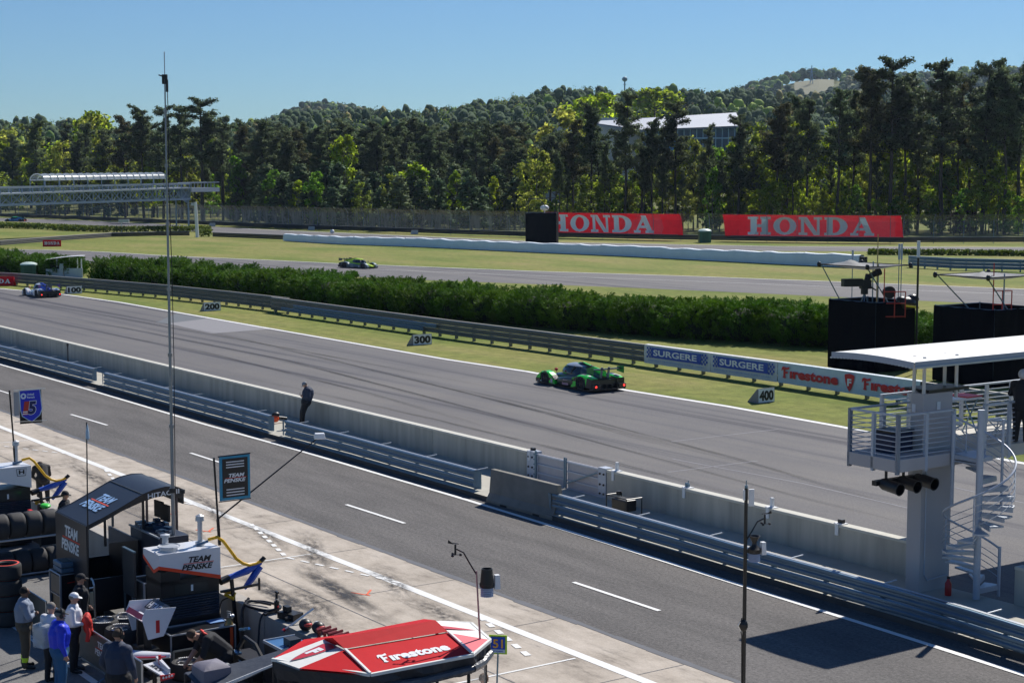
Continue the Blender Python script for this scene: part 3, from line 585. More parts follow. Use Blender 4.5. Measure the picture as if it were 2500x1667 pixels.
FM = [mat('hill_pines', (.062, .108, .040), 1.0, var=.4, scale=.05, trans=.15), mat('hill_lime_trees', (.30, .42, .04), .8, var=.3, scale=.05, trans=.35), mat('hill_yellow_trees', (.30, .27, .08), .8, var=.25, scale=.05, trans=.35), mat('hill_green_trees', (.17, .28, .05), 1.0, var=.3, scale=.05, trans=.3)]
q = random.Random(5); sp = []
for row in range(26):
    y = 505 + row * 21; wd = y * .36 + 25; n = int(2 * wd / 7.0)
    for i in range(n):
        x = -wd + (2 * wd) * (i + q.random()) / n; yy = y + q.uniform(-10, 10); px = 1250 + x / yy * FPX
        if 1400 < px < 1830 and yy < 560: continue
        v = math.sin(x * .021 + 1.3) + math.sin(yy * .017 + x * .008) + q.uniform(-1.3, 1.3)
        k = 0 if v < .45 else q.choice([1, 3, 3, 1, 2])
        if k and q.random() < .25: k = 3
        r = q.uniform(2.8, 5.0); sp.append((x, yy, hillz(x, yy), r, q.uniform(10, 16), k))
forest('near_hill_forest', sp, FM, 70, .12, 'mixed dark pine and lime green forest covering the long hill', 1)
sp = []
for row in range(30):
    y = 1480 + row * 27; wd = y * .34; n = int(2 * wd / 13)
    for i in range(n):
        x = -wd + 2 * wd * (i + q.random()) / n; yy = y + q.uniform(-12, 12); px = 1250 + x / yy * FPX; pyy = 0
        if 1925 < px < 2040 and 1990 < yy < 2130: continue
        v = math.sin(x * .006) + math.sin(yy * .01 + x * .004) + q.uniform(-1.4, 1.4)
        r = q.uniform(5.5, 8.5); sp.append((x, yy, hillz(x, yy), r, q.uniform(12, 18), 0 if v < .1 else q.choice([1, 3, 3, 2])))
forest('far_hill_forest', sp, FM, 16, .16, 'hazy green forest on the far ridge', 2)
# ---------------- juniper hedge ----------------
def juniper(seed):
    rng = np.random.default_rng(seed); cs = []; ax = []
    for i in range(170):
        az = rng.random() * 6.283; t = rng.random(); z = .15 + 1.85 * t; r = 2.0 * math.sqrt(max(.08, 1 - (t * 1.0 - .38) ** 2 * 2.0)) * (.55 + .5 * rng.random())
        d = np.array([math.cos(az), math.sin(az) , .30 + .45 * rng.random()]); p0 = np.array([math.cos(az) * r * .75, math.sin(az) * r * .75, z])
        for j in range(44):
            f = rng.random(); c = p0 + d * f * .70 + rng.normal(size=3) * .15 * (1.2 - f); cs.append(c); ax.append(d)
    cs = np.array(cs); ax = np.array(ax)
    return quads_mesh('foliage', cs, .030 + .024 * rng.random(len(cs)), M_jun, rng, 2.6, .1, ax * .8)
JUN = [juniper(71 + i) for i in range(5)]
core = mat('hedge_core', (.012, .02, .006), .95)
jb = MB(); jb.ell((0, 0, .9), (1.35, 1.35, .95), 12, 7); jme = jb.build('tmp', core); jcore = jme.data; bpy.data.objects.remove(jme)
hl = [G(*p) for p in [(-160, 662), (0, 670), (95, 678)]], [G(*p) for p in [(225, 694), (400, 711), (660, 739), (1000, 775), (1300, 803), (1600, 827), (1900, 847), (2040, 855), (2290, 880), (2420, 895), (2600, 915)]]
q = random.Random(3)
for hi_, line in enumerate(hl):
    L = 0; cum = [0]
    for a, b in zip(line, line[1:]): cum.append(cum[-1] + (b - a).length)
    n = int(cum[-1] / 1.75)
    for i in range(n + 1):
        s = cum[-1] * i / n; k = max(j for j in range(len(cum) - 1) if cum[j] <= s + 1e-6); t = (s - cum[k]) / (cum[k + 1] - cum[k]); p = line[k].lerp(line[k + 1], t)
        tg = (line[k + 1] - line[k]).normalized(); nr = Vector((-tg.y, tg.x, 0)); nr = nr if nr.y > 0 else -nr
        for rr in (0, 1):
            pp = p + nr * (1.9 + rr * 2.2) + Vector((q.uniform(-.3, .3), q.uniform(-.3, .3), 0))
            o = thing('juniper_shrub', ('dense green juniper in the short hedge at the left behind the toilet' if hi_ == 0 else 'dense green juniper in the long hedge between the two tracks'), 'shrub', pp, q.random() * 6.28, 'junipers of the left hedge' if hi_ == 0 else 'junipers of the long hedge')
            s_ = q.uniform(.92, 1.10) * (.92 if hi_ == 0 else 1); o.scale = (s_, s_, s_ * q.uniform(.88, 1.14))
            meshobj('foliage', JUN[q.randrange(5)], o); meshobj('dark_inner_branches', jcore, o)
# low clipped hedge by the back straight
def lowhedge(pts, h, w_, label, seed):
    rng = np.random.default_rng(seed); P = [G(*p) for p in pts]; cs = []
    for a, b in zip(P, P[1:]):
        L = (b - a).length; n = int(L * 60); t = rng.random((n, 1)); tg = np.array((b - a).normalized()); nr = np.array([-tg[1], tg[0], 0])
        c = np.array(a) + (np.array(b) - np.array(a)) * t + nr * rng.uniform(-w_ / 2, w_ / 2, (n, 1)); c[:, 2] = h * rng.random(n) ** .5; cs.append(c)
    o = meshobj('clipped_hedge', quads_mesh('clipped_hedge', np.concatenate(cs), .28, M_box, rng, 1.2)); tag(o, label, 'hedge')
lowhedge([(-250, 548), (0, 556.5), (119, 560)], 1.1, 2.5, 'low clipped hedge beside the far blue race car', 1)
lowhedge([(124, 561), (180, 564), (272, 567), (402, 566.5), (515, 566)], 1.1, 2.5, 'low clipped hedge running toward the white bridge post', 2)
lowhedge([(484, 578), (518, 578)], 1.3, 2.0, 'short clump of clipped hedge right of the white bridge post', 3)
lowhedge([(2120, 622), (2300, 623), (2560, 626)], .7, 1.5, 'thin row of brownish plants beyond the blue guard rail', 4)
for o in list(C.objects):
    if o.get('label') == 'low purple-leaved bush at the foot of the right pines':
        for c in o.children:
            if c.name.startswith('crown'):
                c.data = c.data.copy(); c.data.materials[0] = M_plum
# ---------------- pit road walls and rails ----------------
def along(line, step, start=0.0):
    out = []; cum = [0]
    for a, b in zip(line, line[1:]): cum.append(cum[-1] + (b - a).length)
    s = start
    while s <= cum[-1] + 1e-6:
        k = max(j for j in range(len(cum) - 1) if cum[j] <= s + 1e-6); t = (s - cum[k]) / max(1e-9, cum[k + 1] - cum[k])
        tg = (line[k + 1] - line[k]); tg.z = 0; tg.normalize(); out.append((line[k].lerp(line[k + 1], t), tg)); s += step
    return out
def profile(mb, line, prof, side=1):       # prof: (offset toward the camera side, z)
    rows = []
    for i, p in enumerate(line):
        t = (line[min(i + 1, len(line) - 1)] - line[max(i - 1, 0)]); t.z = 0; t.normalize(); nr = Vector((t.y, -t.x, 0)) * side
        rows.append([Vector((p.x, p.y, 0)) + nr * w_ + Vector((0, 0, z)) for w_, z in prof])
    mb.grid(rows)
def rel(line, base): return [p - base for p in line]
mb = MB(); a = [W(-200, 29.55), W(-120, 29.50), W(-60, 29.48), W(-30, 29.30), W(-10, 28.85)]; b = [W(-200, 32.3), W(-10, 32.3)]
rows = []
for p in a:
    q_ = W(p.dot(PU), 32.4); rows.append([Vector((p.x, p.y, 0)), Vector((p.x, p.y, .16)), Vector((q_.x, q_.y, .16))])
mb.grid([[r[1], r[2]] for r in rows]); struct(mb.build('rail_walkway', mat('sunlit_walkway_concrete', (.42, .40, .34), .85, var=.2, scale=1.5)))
mb = MB(); mb.grid([[r[0], r[1]] for r in rows]); struct(mb.build('rail_kerb', mat('shaded_stained_kerb', (.07, .066, .062), .9, var=.3, scale=2)))  # kerb face colour carries painted-in shade along with rubber stain
WB = [(0, 0), (.05, -.008), (.06, -.03), (.06, -.085), (.018, -.12), (.018, -.165), (.06, -.20), (.06, -.255), (.05, -.285), (0, -.298)]
def guard_near(name, label, px_pts, z, endplates=(0, 1)):
    line = [G(x, y, z) for x, y in px_pts]; base = Vector((line[0].x, line[0].y, .16)); L = rel(line, base)
    t = thing(name, label, 'guard rail', base, 0, 'galvanised guard rails along the pit lane')
    zt = z - .16
    for k, dz in enumerate((0, -.315)):
        mb = MB(); profile(mb, L, [(w_ + .02, zt + dz + q_) for w_, q_ in WB]); mb.build('beam', galv, t)
    mb = MB(); profile(mb, L, [(.0, zt + .005), (-.06, zt + .02), (-.07, zt - .03), (.0, zt - .02)]); mb.build('top_edge', galv_pale, t)
    for p, tg in along(L, 1.9, .4):
        nr = Vector((-tg.y, tg.x, 0)); mb = MB(); mb.box((p.x + nr.x * .07, p.y + nr.y * .07, zt / 2 - .02), (.10, .1, zt), math.atan2(tg.y, tg.x)); mb.build('post', galv, t)
    mb = MB()
    for p, tg in along(L, 3.2, .9):
        nr = Vector((-tg.y, tg.x, 0)); q_ = Vector((p.x, p.y, zt)) + nr * .1; mb.beam(q_, q_ + nr * .42 + Vector((0, 0, .03)), .035, .025)
    mb.build('brace', galv_pale, t)
    for e in endplates:
        p = L[-1] if e else L[0]; tg = (L[-1] - L[0]).normalized(); nr = Vector((tg.y, -tg.x, 0)); mb = MB(); s = 1 if e else -1
        mb.tube([Vector((p.x, p.y, zt)) + tg * .28 * s * math.sin(f) + nr * (.09 - .10 * (1 - math.cos(f))) - Vector((0, 0, .3)) for f in (0, .8, 1.57)], .01, 4)
        rows = [[Vector((p.x, p.y, zt - .6)) + tg * .3 * s * math.sin(f) + nr * (.10 - .12 * (1 - math.cos(f))) , Vector((p.x, p.y, zt)) + tg * .3 * s * math.sin(f) + nr * (.10 - .12 * (1 - math.cos(f)))] for f in (0, .4, .8, 1.2, 1.57)]
        mb.grid(rows); mb.build('end_plate', galv, t)
    return t
guard_near('guard_rail', 'galvanised guard rail ending at the gap by the upper left edge', [(-260, 780), (0, 844), (120, 873), (229.6, 900)], .80, (1,))
guard_near('guard_rail', 'galvanised guard rail running behind the tall telescopic mast', [(256, 909.5), (500, 972.6), (600, 998), (660, 1014.8)], .80)
guard_near('guard_rail', 'galvanised guard rail in front of the man leaning on the wall', [(699, 1026.6), (860, 1067), (1000, 1105), (1162, 1147.5)], .80)
guard_near('guard_rail', 'galvanised guard rail from the loose concrete barrier past the spiral stair', [(1352, 1204), (1472, 1237), (1643, 1284), (1814, 1333), (1950, 1370), (2200, 1438), (2360, 1484), (2500, 1527), (2750, 1606)], .80, (0,))
# concrete wall between straight and pit lane
def wall_px(label, pts, z=1.12, th=.3):
    line = [G(x, y, z) for x, y in pts]; line = [W(p.dot(PU), 32.34) for p in line]; base = line[0].copy(); L = rel(line, base)
    t = thing('concrete_wall', label, 'wall', base, 0)
    mb = MB(); n = max(2, int((L[-1] - L[0]).length / 6)); LL = [L[0].lerp(L[-1], i / n) for i in range(n + 1)]
    for p, q_ in zip(LL, LL[1:]):
        d = (q_ - p).normalized(); p2 = p + d * .008; q2 = q_ - d * .008; nr = Vector((-d.y, d.x, 0))
        c = (p2 + q2) / 2 + nr * th / 2; mb.box((c.x, c.y, (z - .08) / 2), ((q2 - p2).length, th - .02, z - .08), math.atan2(d.y, d.x))
    mb.build('wall_panel', concrete, t)
    mb = MB()
    for p, q_ in zip(LL, LL[1:]):
        d = (q_ - p).normalized(); p2 = p + d * .006; q2 = q_ - d * .006; nr = Vector((-d.y, d.x, 0)); c = (p2 + q2) / 2 + nr * th / 2
        mb.box((c.x, c.y, z - .04), ((q2 - p2).length, th + .03, .078), math.atan2(d.y, d.x))
    mb.build('coping', mat('pale_concrete_coping', (.54, .525, .46), .8, var=.15, scale=3, bump=.1), t, bevel=.012); return t
wall_px('long concrete wall between the straight and the pit lane, left of the steel gate', [(-420, 700), (0, 798), (1283, 1101)])
wall_px('shorter concrete wall between the steel gate and the marshal tower', [(1468, 1148), (2224, 1333)])
wall_px('concrete wall beyond the spiral stair at the right edge', [(2445, 1388), (2900, 1500)])
# gate in the wall
ga = W(G(1283, 1101, 1.12).dot(PU) + .02, 32.34); gb = W(G(1468, 1148, 1.12).dot(PU) - .02, 32.34); GL = (gb - ga).length
t = thing('wall_gate', 'grey steel double gate closing the gap in the concrete wall', 'gate', ga, PROT)
for i, (x0, x1) in enumerate(((.55, GL / 2 - .06), (GL / 2 + .06, GL - .45))):
    mb = MB(); mb.bx(x0, x1, .06, .10, .12, 1.10); l = mb.build('gate_leaf', mat('grey_gate_sheet', (.44, .43, .46), .5, .3, scale=3), t)
    mb = MB()
    for z in (.16, .45, .75, 1.06): mb.bx(x0, x1, .02, .058, z - .025, z + .025)
    mb.build('gate_bar', greypaint, l)
mb = MB(); mb.bx(0, .45, -.012, .30, 0, 1.15); mb.build('steel_jamb', greypaint, t); mb = MB(); mb.bx(GL - .40, GL, -.012, .30, 0, 1.15); mb.build('steel_jamb', greypaint, t)
mb = MB()
for x in (.1, .32, GL - .3, GL - .1):
    for z in (.3, .6, .95): mb.cyl((x, -.012, z), (x, -.04, z), .035)
mb.build('bolt', black_metal, t)
for x in (GL / 2 - .05, GL / 2 + .05): mb = MB(); mb.bx(x - .02, x + .02, -.02, .02, .05, 1.2); mb.build('hinge_post', galv, t)
mb = MB(); mb.bx(.47, .55, -.02, .02, .05, 1.2)
for k in range(6): mb.bx(.42, .6, -.04, .0, .2 + k * .17, .24 + k * .17)
mb.build('hinge_post', galv, t); mb = MB(); mb.beam((GL / 2 + .1, -.03, .35), (GL - .45, -.03, .95), .04, .04); mb.build('cross_brace', galv, t)
# loose concrete barrier
p = G(1186, 1226); q_ = G(1352, 1272); d = q_ - p; ln_ = d.length
t = thing('concrete_barrier', 'stained loose concrete barrier block standing before the steel gate', 'concrete barrier', p, math.atan2(d.y, d.x))
mb = MB(); prof = [(-.0, 0), (.0, .10), (.13, .32), (.20, 1.08), (.38, 1.08), (.45, .32), (.58, .10), (.58, 0)]
mb.prism([(y, z) for y, z in prof], (0, 0, .0), (0, 1, 0), (0, 0, 1), (1, 0, 0), ln_ - .1); mb.build('barrier_block', concrete_dirty, t, bevel=.02)
mb = MB()
for x in (.8, ln_ - 1.1): mb.bx(x, x + .35, -.004, .05, 0, .07)
mb.build('lifting_slot', black, t)
# small boxes fixed on top of the wall
def wallbox(px, py, kind, label):
    p = G(px, py, 1.12); p = W(p.dot(PU), 32.5); t = thing('timing_sensor', label, 'sensor', (p.x, p.y, 1.12), PROT, None)
    mb = MB(); mb.bx(-.16, .16, -.13, .1, 0, .02); mb.bx(-.06, .06, -.19, -.16, -.3, .02); mb.build('bracket', whiteplastic, t)
    mb = MB()
    if kind == 0: mb.bx(-.05, .05, -.04, .04, .02, .28)
    elif kind == 1: mb.cyl((0, 0, .02), (0, 0, .12), .05); mb.cyl((0, 0, .12), (0, 0, .22), .015); mb.bx(-.11, -.05, -.04, .04, .02, .14)
    else: mb.bx(-.08, .08, -.06, .06, .02, .12)
    mb.build('sensor_body', whiteplastic if kind == 0 else (galv if kind == 1 else black), t)
wallbox(1293, 1102, 2, 'small black sensor on the wall at the left end of the gate'); wallbox(1500, 1150, 0, 'white upright antenna box on the wall right of the gate')
wallbox(1658, 1193, 1, 'steel sensor bracket on the wall between gate and black weather mast'); wallbox(1852, 1243, 0, 'white antenna box on the wall just right of the black weather mast'); wallbox(2016, 1284, 2, 'small low sensor on the wall near the marshal tower')
p = W(G(1560, 1255).dot(PU) + .2, 31.4, .2)
t = thing('generator', 'small black generator on the walkway behind the guard rail', 'generator', p, PROT)
mb = MB(); mb.bx(-.36, .36, -.22, .22, .06, .42); mb.build('generator_body', black, t, bevel=.04)
mb = MB()
for x in (-.5, .5):
    mb.tube([(x, -.3, 0), (x, -.3, .5), (x, .3, .5), (x, .3, 0)], .02, 6)
mb.beam((-.5, -.3, .5), (.5, -.3, .5), .03, .03); mb.build('tube_frame', black_metal, t)
mb = MB(); mb.cyl((-.25, 0, .5), (-.25, 0, .62), .09); mb.build('air_filter', black_metal, t)
# ---------------- outer guard rail of the straight ----------------
oldrail = mat('weathered_dark_steel', (.20, .195, .17), .6, .25, var=.3, scale=1.2, stretch=(.3, .3, 3)); oldtop = mat('weathered_rail_top', (.36, .34, .30), .6, .2)
bluerail = mat('newer_bluish_steel', (.17, .25, .34), .45, .4, var=.15)
WBF = [(0, 0), (.045, -.015), (.085, -.055), (.085, -.085), (.0, -.135), (.0, -.155), (.085, -.205), (.085, -.235), (.045, -.275), (0, -.29)]
def guard_far(label, pts, h, m, name='guard_rail', n=3, gap=.2, step=2.0, dots=True, group=None, px=True, z=.2):
    line = [G(x, y, z) for x, y in pts] if px else pts; base = Vector((line[0].x, line[0].y, 0)); L = rel(line, base)
    t = thing(name, label, 'guard rail', base, 0, group); hh = (h - gap) / n
    for k in range(n):
        prof = [(w_ * 1.0 + .02, gap + hh * (k + 1) + q_ * hh / .30) for w_, q_ in WBF]; mb = MB(); profile(mb, L, [(a, b) for a, b in prof]); mb.build('beam', m, t)
    mb = MB(); profile(mb, L, [(.06, h + .004), (.05, h + .05), (-.1, h + .05), (-.1, h - .02)]); mb.build('top_edge', oldtop if m is not bluerail else galv_pale, t)
    if dots:
        mb = MB()
        for p, tg in along(L, step, .5):
            nr = Vector((-tg.y, tg.x, 0)); mb.box((p.x + nr.x * .1, p.y + nr.y * .1, h / 2), (.16, .16, h - .02), math.atan2(tg.y, tg.x))
        o = mb.build('post_row', m, t); o['kind'] = 'stuff'
    return t, line
guard_far('dark weathered guard rail beyond the straight, left stretch ending behind the next one', [(-330, 684), (-120, 683), (35, 691), (218, 706), (408, 723), (560, 740), (706, 758)], 1.14, oldrail)
_, seg2 = guard_far('dark weathered guard rail beyond the straight, right stretch carrying the sponsor banners', [(664, 756), (880, 787), (1100, 818.5), (1340, 851), (1581, 885), (1910, 933), (2163, 971), (2420, 1011), (2800, 1070)], 1.16, oldrail)
def at_px(line, px):      # point on a ground line seen at that column
    for a, b in zip(line, line[1:]):
        pa = 1250 + a.x / a.y * FPX; pb = 1250 + b.x / b.y * FPX
        if pa <= px <= pb:
            lo, hi = 0.0, 1.0
            for _ in range(30):
                m_ = (lo + hi) / 2; c = a.lerp(b, m_)
                if 1250 + c.x / c.y * FPX < px: lo = m_
                else: hi = m_
            return a.lerp(b, lo)
    return line[-1].copy()
p0 = at_px(seg2, 690); p1 = at_px(seg2, 1085); d = (p1 - p0).normalized(); nr = Vector((d.y, -d.x, 0))
t = thing('guard_rail', 'newer bluish lower beams bolted onto the weathered guard rail above the 300 board', 'guard rail', (p0.x, p0.y, 0), 0)
q1 = p1 - p0; q1.z = 0
for z0_, a, b in ((.55, .0, .90), (.85, .09, .97)):
    mb = MB(); profile(mb, [nr * .16 + q1 * a, nr * .16 + q1 * b], [(w_, z0_ + q_ * 1.05) for w_, q_ in WBF]); mb.build('beam', bluerail, t)
def banner(px0, px1, label, draw, m=whitesign):
    a = at_px(seg2, px0); b = at_px(seg2, px1); d = b - a; d.z = 0; Lb = d.length
    nr = Vector((d.y, -d.x, 0)).normalized() * .2
    t = thing('banner', label, 'banner', (a.x + nr.x, a.y + nr.y, 0), math.atan2(d.y, d.x))
    mb = MB(); n = 14; mb.grid([[(Lb * i / n, 0 + .02 * math.sin(i * 2.1), .2), (Lb * i / n, -.03 + .02 * math.sin(i * 1.3), .7), (Lb * i / n, 0, 1.24), (Lb * i / n, .26, 1.26)] for i in range(n + 1)])
    mb.build('vinyl_sheet', m, t); draw(t, Lb); return t
def surgere(t, L):
    x0, x1 = L * .055, L * .945; y = -.075; e = Vector((1, 0, 0)); uz = Vector((0, 0, 1))
    mb = MB(); mb.quad((x0 + L * .07, y, .56), (x1 - L * .07, y, .56), (x1 - L * .07, y, 1.12), (x0 + L * .07, y, 1.12)); mb.build('blue_field', mat('royal_blue_print', (.01, .07, .42), .5), t)
    mb = MB(); c = L * .022
    for side in (0, 1):
        if side: mb.build('chequer', MATS['royal_blue_print'], t); mb = MB()
        for i in range(4):
            for j in range(5):
                if (i + j) % 2: continue
                bx_ = (x0 - L * .01 + i * c) if side == 0 else (x1 - L * .07 + i * c); bz = .54 + j * .12; mb.quad((bx_ + bz * .05, y - .004, bz), (bx_ + c + bz * .05, y - .004, bz), (bx_ + c + bz * .05, y - .004, bz + .12), (bx_ + bz * .05, y - .004, bz + .12))
    mb.build('chequer', MATS['royal_blue_print'], t)
    mb = MB(); mb.text('SURGERE', (x0 + L * .10, y - .008, .68), e, uz, (x1 - x0) * .74, .34, bold=.025); mb.build('lettering', white, t)
    mb = MB(); mb.text('DIGITALLY TRANSFORMING SUPPLY CHAIN', (x0 + L * .02, y, .36), e, uz, (x1 - x0) * .94, .09); mb.build('small_lettering', skymat_blue, t)
def shield(mb, o, ex, ey, w_, h, k=.82):   # pointed shield outline
    pts = [(-.5, .42), (-.42, .5), (0, .56), (.42, .5), (.5, .42), (.40, .0), (.2, -.35), (0, -.56), (-.2, -.35), (-.40, 0)]
    mb.quad(*[Vector(o) + Vector(ex) * x * w_ + Vector(ey) * y * h for x, y in pts])
def fire_word(mb, o, ex, ey, w_, h, shear=0.0):
    o = Vector(o); ex = Vector(ex); ey = Vector(ey)
    # blackletter style capital F with a flag, then heavy letters
    F = [(0, .62), (.05, .86), (.14, .97), (.30, 1.0), (.62, .93), (1.0, 1.04), (.96, .80), (.62, .74), (.50, .76), (.50, .56), (.80, .60), (.78, .40), (.50, .38), (.50, .10), (.62, .02), (.40, -.06), (.14, .02), (.24, .12), (.26, .74), (.14, .72), (.10, .60)]
    f0 = .145 * w_
    for quad_ in ([0, 1, 2, 3, 19, 20], [3, 4, 7, 8, 18, 19], [4, 5, 6, 7], [8, 9, 12, 13, 14, 15, 16, 17, 18], [9, 10, 11, 12]):
        mb.quad(*[o + ex * (F[i][0] * f0 + shear * F[i][1] * h) + ey * F[i][1] * h for i in quad_])
    mb.text('\u0131restone', o + ex * .15 * w_, ex, ey, .85 * w_, .84 * h, shear=shear, bold=.05, sp=1.02)
def firestone(t, L):
    e = Vector((1, 0, 0)); uz = Vector((0, 0, 1)); y = -.075; mb = MB()
    fire_word(mb, (L * .035, y, .50), e, uz, L * .42, .56); mb.build('lettering', redp, t); mb = MB(); fire_word(mb, (L * .62, y, .50), e, uz, L * .42, .56)
    mb.build('lettering', redp, t)
    mb = MB(); shield(mb, (L * .535, y, .72), e, uz, L * .07, .78); mb.build('shield', redp, t)
    mb = MB(); mb.text('F', (L * .52, y - .005, .55), e, uz, L * .03, .36, bold=.04); mb.build('shield_letter', white, t)
banner(1582, 1745, 'white banner with blue SURGERE block, left one of the pair on the guard rail', surgere); banner(1745, 1910, 'white banner with blue SURGERE block, right one next to the red lettered banner', surgere)
banner(1911, 2262, 'pale blue banner with red Firestone lettering on the guard rail by the tower', firestone, mat('pale_blue_banner', (.58, .66, .70), .6, var=.08))
# ---------------- distance boards ----------------
def board(px0, px1, py0, py1, txt, label):
    p = G((px0 + px1) / 2, py1); h = (py1 - py0) * p.y / FPX * .98; w_ = (px1 - px0) * p.y / FPX / .83
    t = thing('distance_board', label, 'sign', p, PROT + math.pi / 2, 'distance boards along the straight')    # local x = away across the lane, local y = up the road
    mb = MB(); prof = [(0, 0), (.02, h), (.06, h), (.75, 0)]
    mb.prism([(y, z) for y, z in prof], (-w_ / 2, 0, 0), (0, 1, 0), (0, 0, 1), (1, 0, 0), w_); mb.build('wedge_box', mat('shade_toned_board_side', (.22, .22, .23), .6, var=.2), t); mb = MB(); mb.quad((-w_ / 2 + .02, -.008, .03), (w_ / 2 - .02, -.008, .03), (w_ / 2 - .02, .012, h - .02), (-w_ / 2 + .02, .012, h - .02)); mb.build('face_sheet', mat('pale_grey_board', (.80, .81, .84), .5, var=.1), t)  # wedge sides coloured darker to stand in for their shading
    mb = MB(); ey = Vector((0, .02, h)).normalized(); o = Vector((-w_ / 2 + w_ * .07, -.016, 0)) + ey * h * .15
    mb.text(txt, o, (1, 0, 0), ey, w_ * .86, h * .70, bold=.05); mb.build('numeral', black, t)
board(1009, 1054, 815, 842, '300', 'grey wedge board reading 300 on the grass verge'); board(500, 537, 737, 759, '200', 'grey wedge board reading 200 on the grass verge')
board(166, 198, 698, 717, '100', 'grey wedge board reading 100 next to the white and blue race car'); board(1848, 1894, 946, 983, '400', 'grey wedge board reading 400 on the grass below the banners')
SL = {}
def slab(mb, ch, o, ex, ey, w_, h):
    o = Vector(o); ex = Vector(ex); ey = Vector(ey)
    def q_(*pts): mb.quad(*[o + ex * x * w_ + ey * y * h for x, y in pts])
    def r(x0, y0, x1, y1): q_((x0, y0), (x1, y0), (x1, y1), (x0, y1))
    def ring(a0, a1, n=16, cx=.5, rx=.5, ix=.22, ry=.5, iy=.36):
        for i in range(n):
            t0 = a0 + (a1 - a0) * i / n; t1 = a0 + (a1 - a0) * (i + 1) / n
            q_((cx + rx * math.cos(t0), .5 + ry * math.sin(t0)), (cx + rx * math.cos(t1), .5 + ry * math.sin(t1)), (cx + ix * math.cos(t1), .5 + iy * math.sin(t1)), (cx + ix * math.cos(t0), .5 + iy * math.sin(t0)))
    if ch == 'H': r(.12, 0, .40, 1); r(.60, 0, .88, 1); r(.40, .41, .60, .59); r(0, 0, .12, .15); r(.38, 0, .46, .15); r(.54, 0, .62, .15); r(.88, 0, 1, .15); r(0, .85, .12, 1); r(.38, .85, .46, 1); r(.54, .85, .62, 1); r(.88, .85, 1, 1)
    elif ch == 'O': ring(0, 6.2832)
    elif ch == 'N': r(.10, 0, .24, 1); r(.78, 0, .90, 1); q_((.24, 1), (.24, .72), (.66, 0), (.78, 0), (.78, .16), (.36, 1)); r(0, 0, .1, .15); r(.24, 0, .38, .15); r(0, .85, .1, 1); r(.64, .85, .78, 1); r(.9, .85, 1, 1)
    elif ch == 'D': r(.10, 0, .36, 1); r(0, 0, .1, .15); r(0, .85, .1, 1); ring(-1.5708, 1.5708, 12, .42, .56, .24); r(.36, 0, .42, .14); r(.36, .86, .42, 1)
    elif ch == 'A': q_((.36, 1), (.62, 1), (.92, .13), (.66, .13)); q_((.40, .88), (.48, .70), (.22, .13), (.10, .13)); r(.26, .28, .62, .42); r(0, 0, .34, .15); r(.58, 0, 1, .15)
def honda(mb, o, ex, ey, w_, h):
    o = Vector(o); ex = Vector(ex)
    for i, c in enumerate('HONDA'): slab(mb, c, o + ex * w_ * (i * .2035), ex, ey, w_ * .186, h)
def wedge_banner(p, w_, h, label, rz):
    t = thing('sponsor_board', label, 'sign', p, rz); mb = MB()
    mb.prism([(0, 0), (.1, h), (.16, h), (.8, 0)], (-w_ / 2, 0, 0), (0, 1, 0), (0, 0, 1), (1, 0, 0), w_); mb.build('wedge_box', redsign, t)
    ey = Vector((0, .1, h)).normalized(); mb = MB(); honda(mb, Vector((-w_ / 2 + w_ * .09, -.01, 0)) + ey * h * .28, (1, 0, 0), ey, w_ * .82, h * .46); mb.build('lettering', white, t)
wedge_banner(G(127, 602), 2.75, 1.02, 'small red wedge board with white lettering on the infield grass', R(14))
wedge_banner(G(-12, 698), 3.7, .92, 'red wedge board cut by the left edge near the white and blue race car', R(-2))
# ---------------- infield barriers ----------------
def tyre_wall(pts):
    P = [G(x, y) for x, y in pts]; t = thing('tyre_barrier', 'long white wrapped tyre barrier crossing the infield grass', 'tyre barrier', P[0], 0); A = along(P, 1.0); n = len(A); rng = random.Random(4)
    m = mat('white_tarpaulin', (.74, .80, .86), .5, var=.10, scale=.8, bump=.6); k = 0
    while k < n - 1:
        L = min(rng.choice([9, 10, 11, 12]), n - 1 - k)
        if n - 1 - (k + L) < 4: L = n - 1 - k
        mb = MB(); rows = []; dz = rng.uniform(-.04, .06)
        for i in range(k, k + L + 1):
            p, tg = A[i]; nr = Vector((tg.y, -tg.x, 0)); f = i / n; h = (1.18 + .32 * f) + dz + .05 * math.sin(i * 1.3) + rng.uniform(-.03, .03); wv = .05 * math.sin(i * 2.2) + rng.uniform(-.03, .03)
            rows.append([p - P[0] + nr * a + Vector((0, 0, z)) for a, z in ((.06 + wv, .05), (.10 + wv, h * .4), (.02 + wv * .6, h * .8), (-.06, h), (-.5, h + .07), (-1.0, h), (-1.1, .05))])
        mb.grid(rows); mb.build('cover', m, t, smooth=True); k += L
    p, tg = A[-1]; mb = MB(); nr = Vector((tg.y, -tg.x, 0)); o = p - P[0]
    for a in (-.25, -.8):
        for j in range(4): mb.cyl(o + nr * a + tg * .25 + Vector((0, 0, j * .34 + .01)), o + nr * a + tg * .25 + Vector((0, 0, j * .34 + .32)), .3)
    mb.build('bare_tyres', rubber, t)
tyre_wall([(692, 588.7), (830, 597), (1021, 603.7), (1280, 616), (1527, 626.7), (1900, 646), (2106, 655.5)])
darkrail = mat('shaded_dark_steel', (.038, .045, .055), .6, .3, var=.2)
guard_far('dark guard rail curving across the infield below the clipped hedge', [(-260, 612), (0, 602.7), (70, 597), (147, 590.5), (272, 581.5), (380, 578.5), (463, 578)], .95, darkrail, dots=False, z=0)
guard_far('short dark guard rail between the white bridge post and the white tyre barrier', [(520, 581), (692, 588)], .95, darkrail, dots=False, z=0)
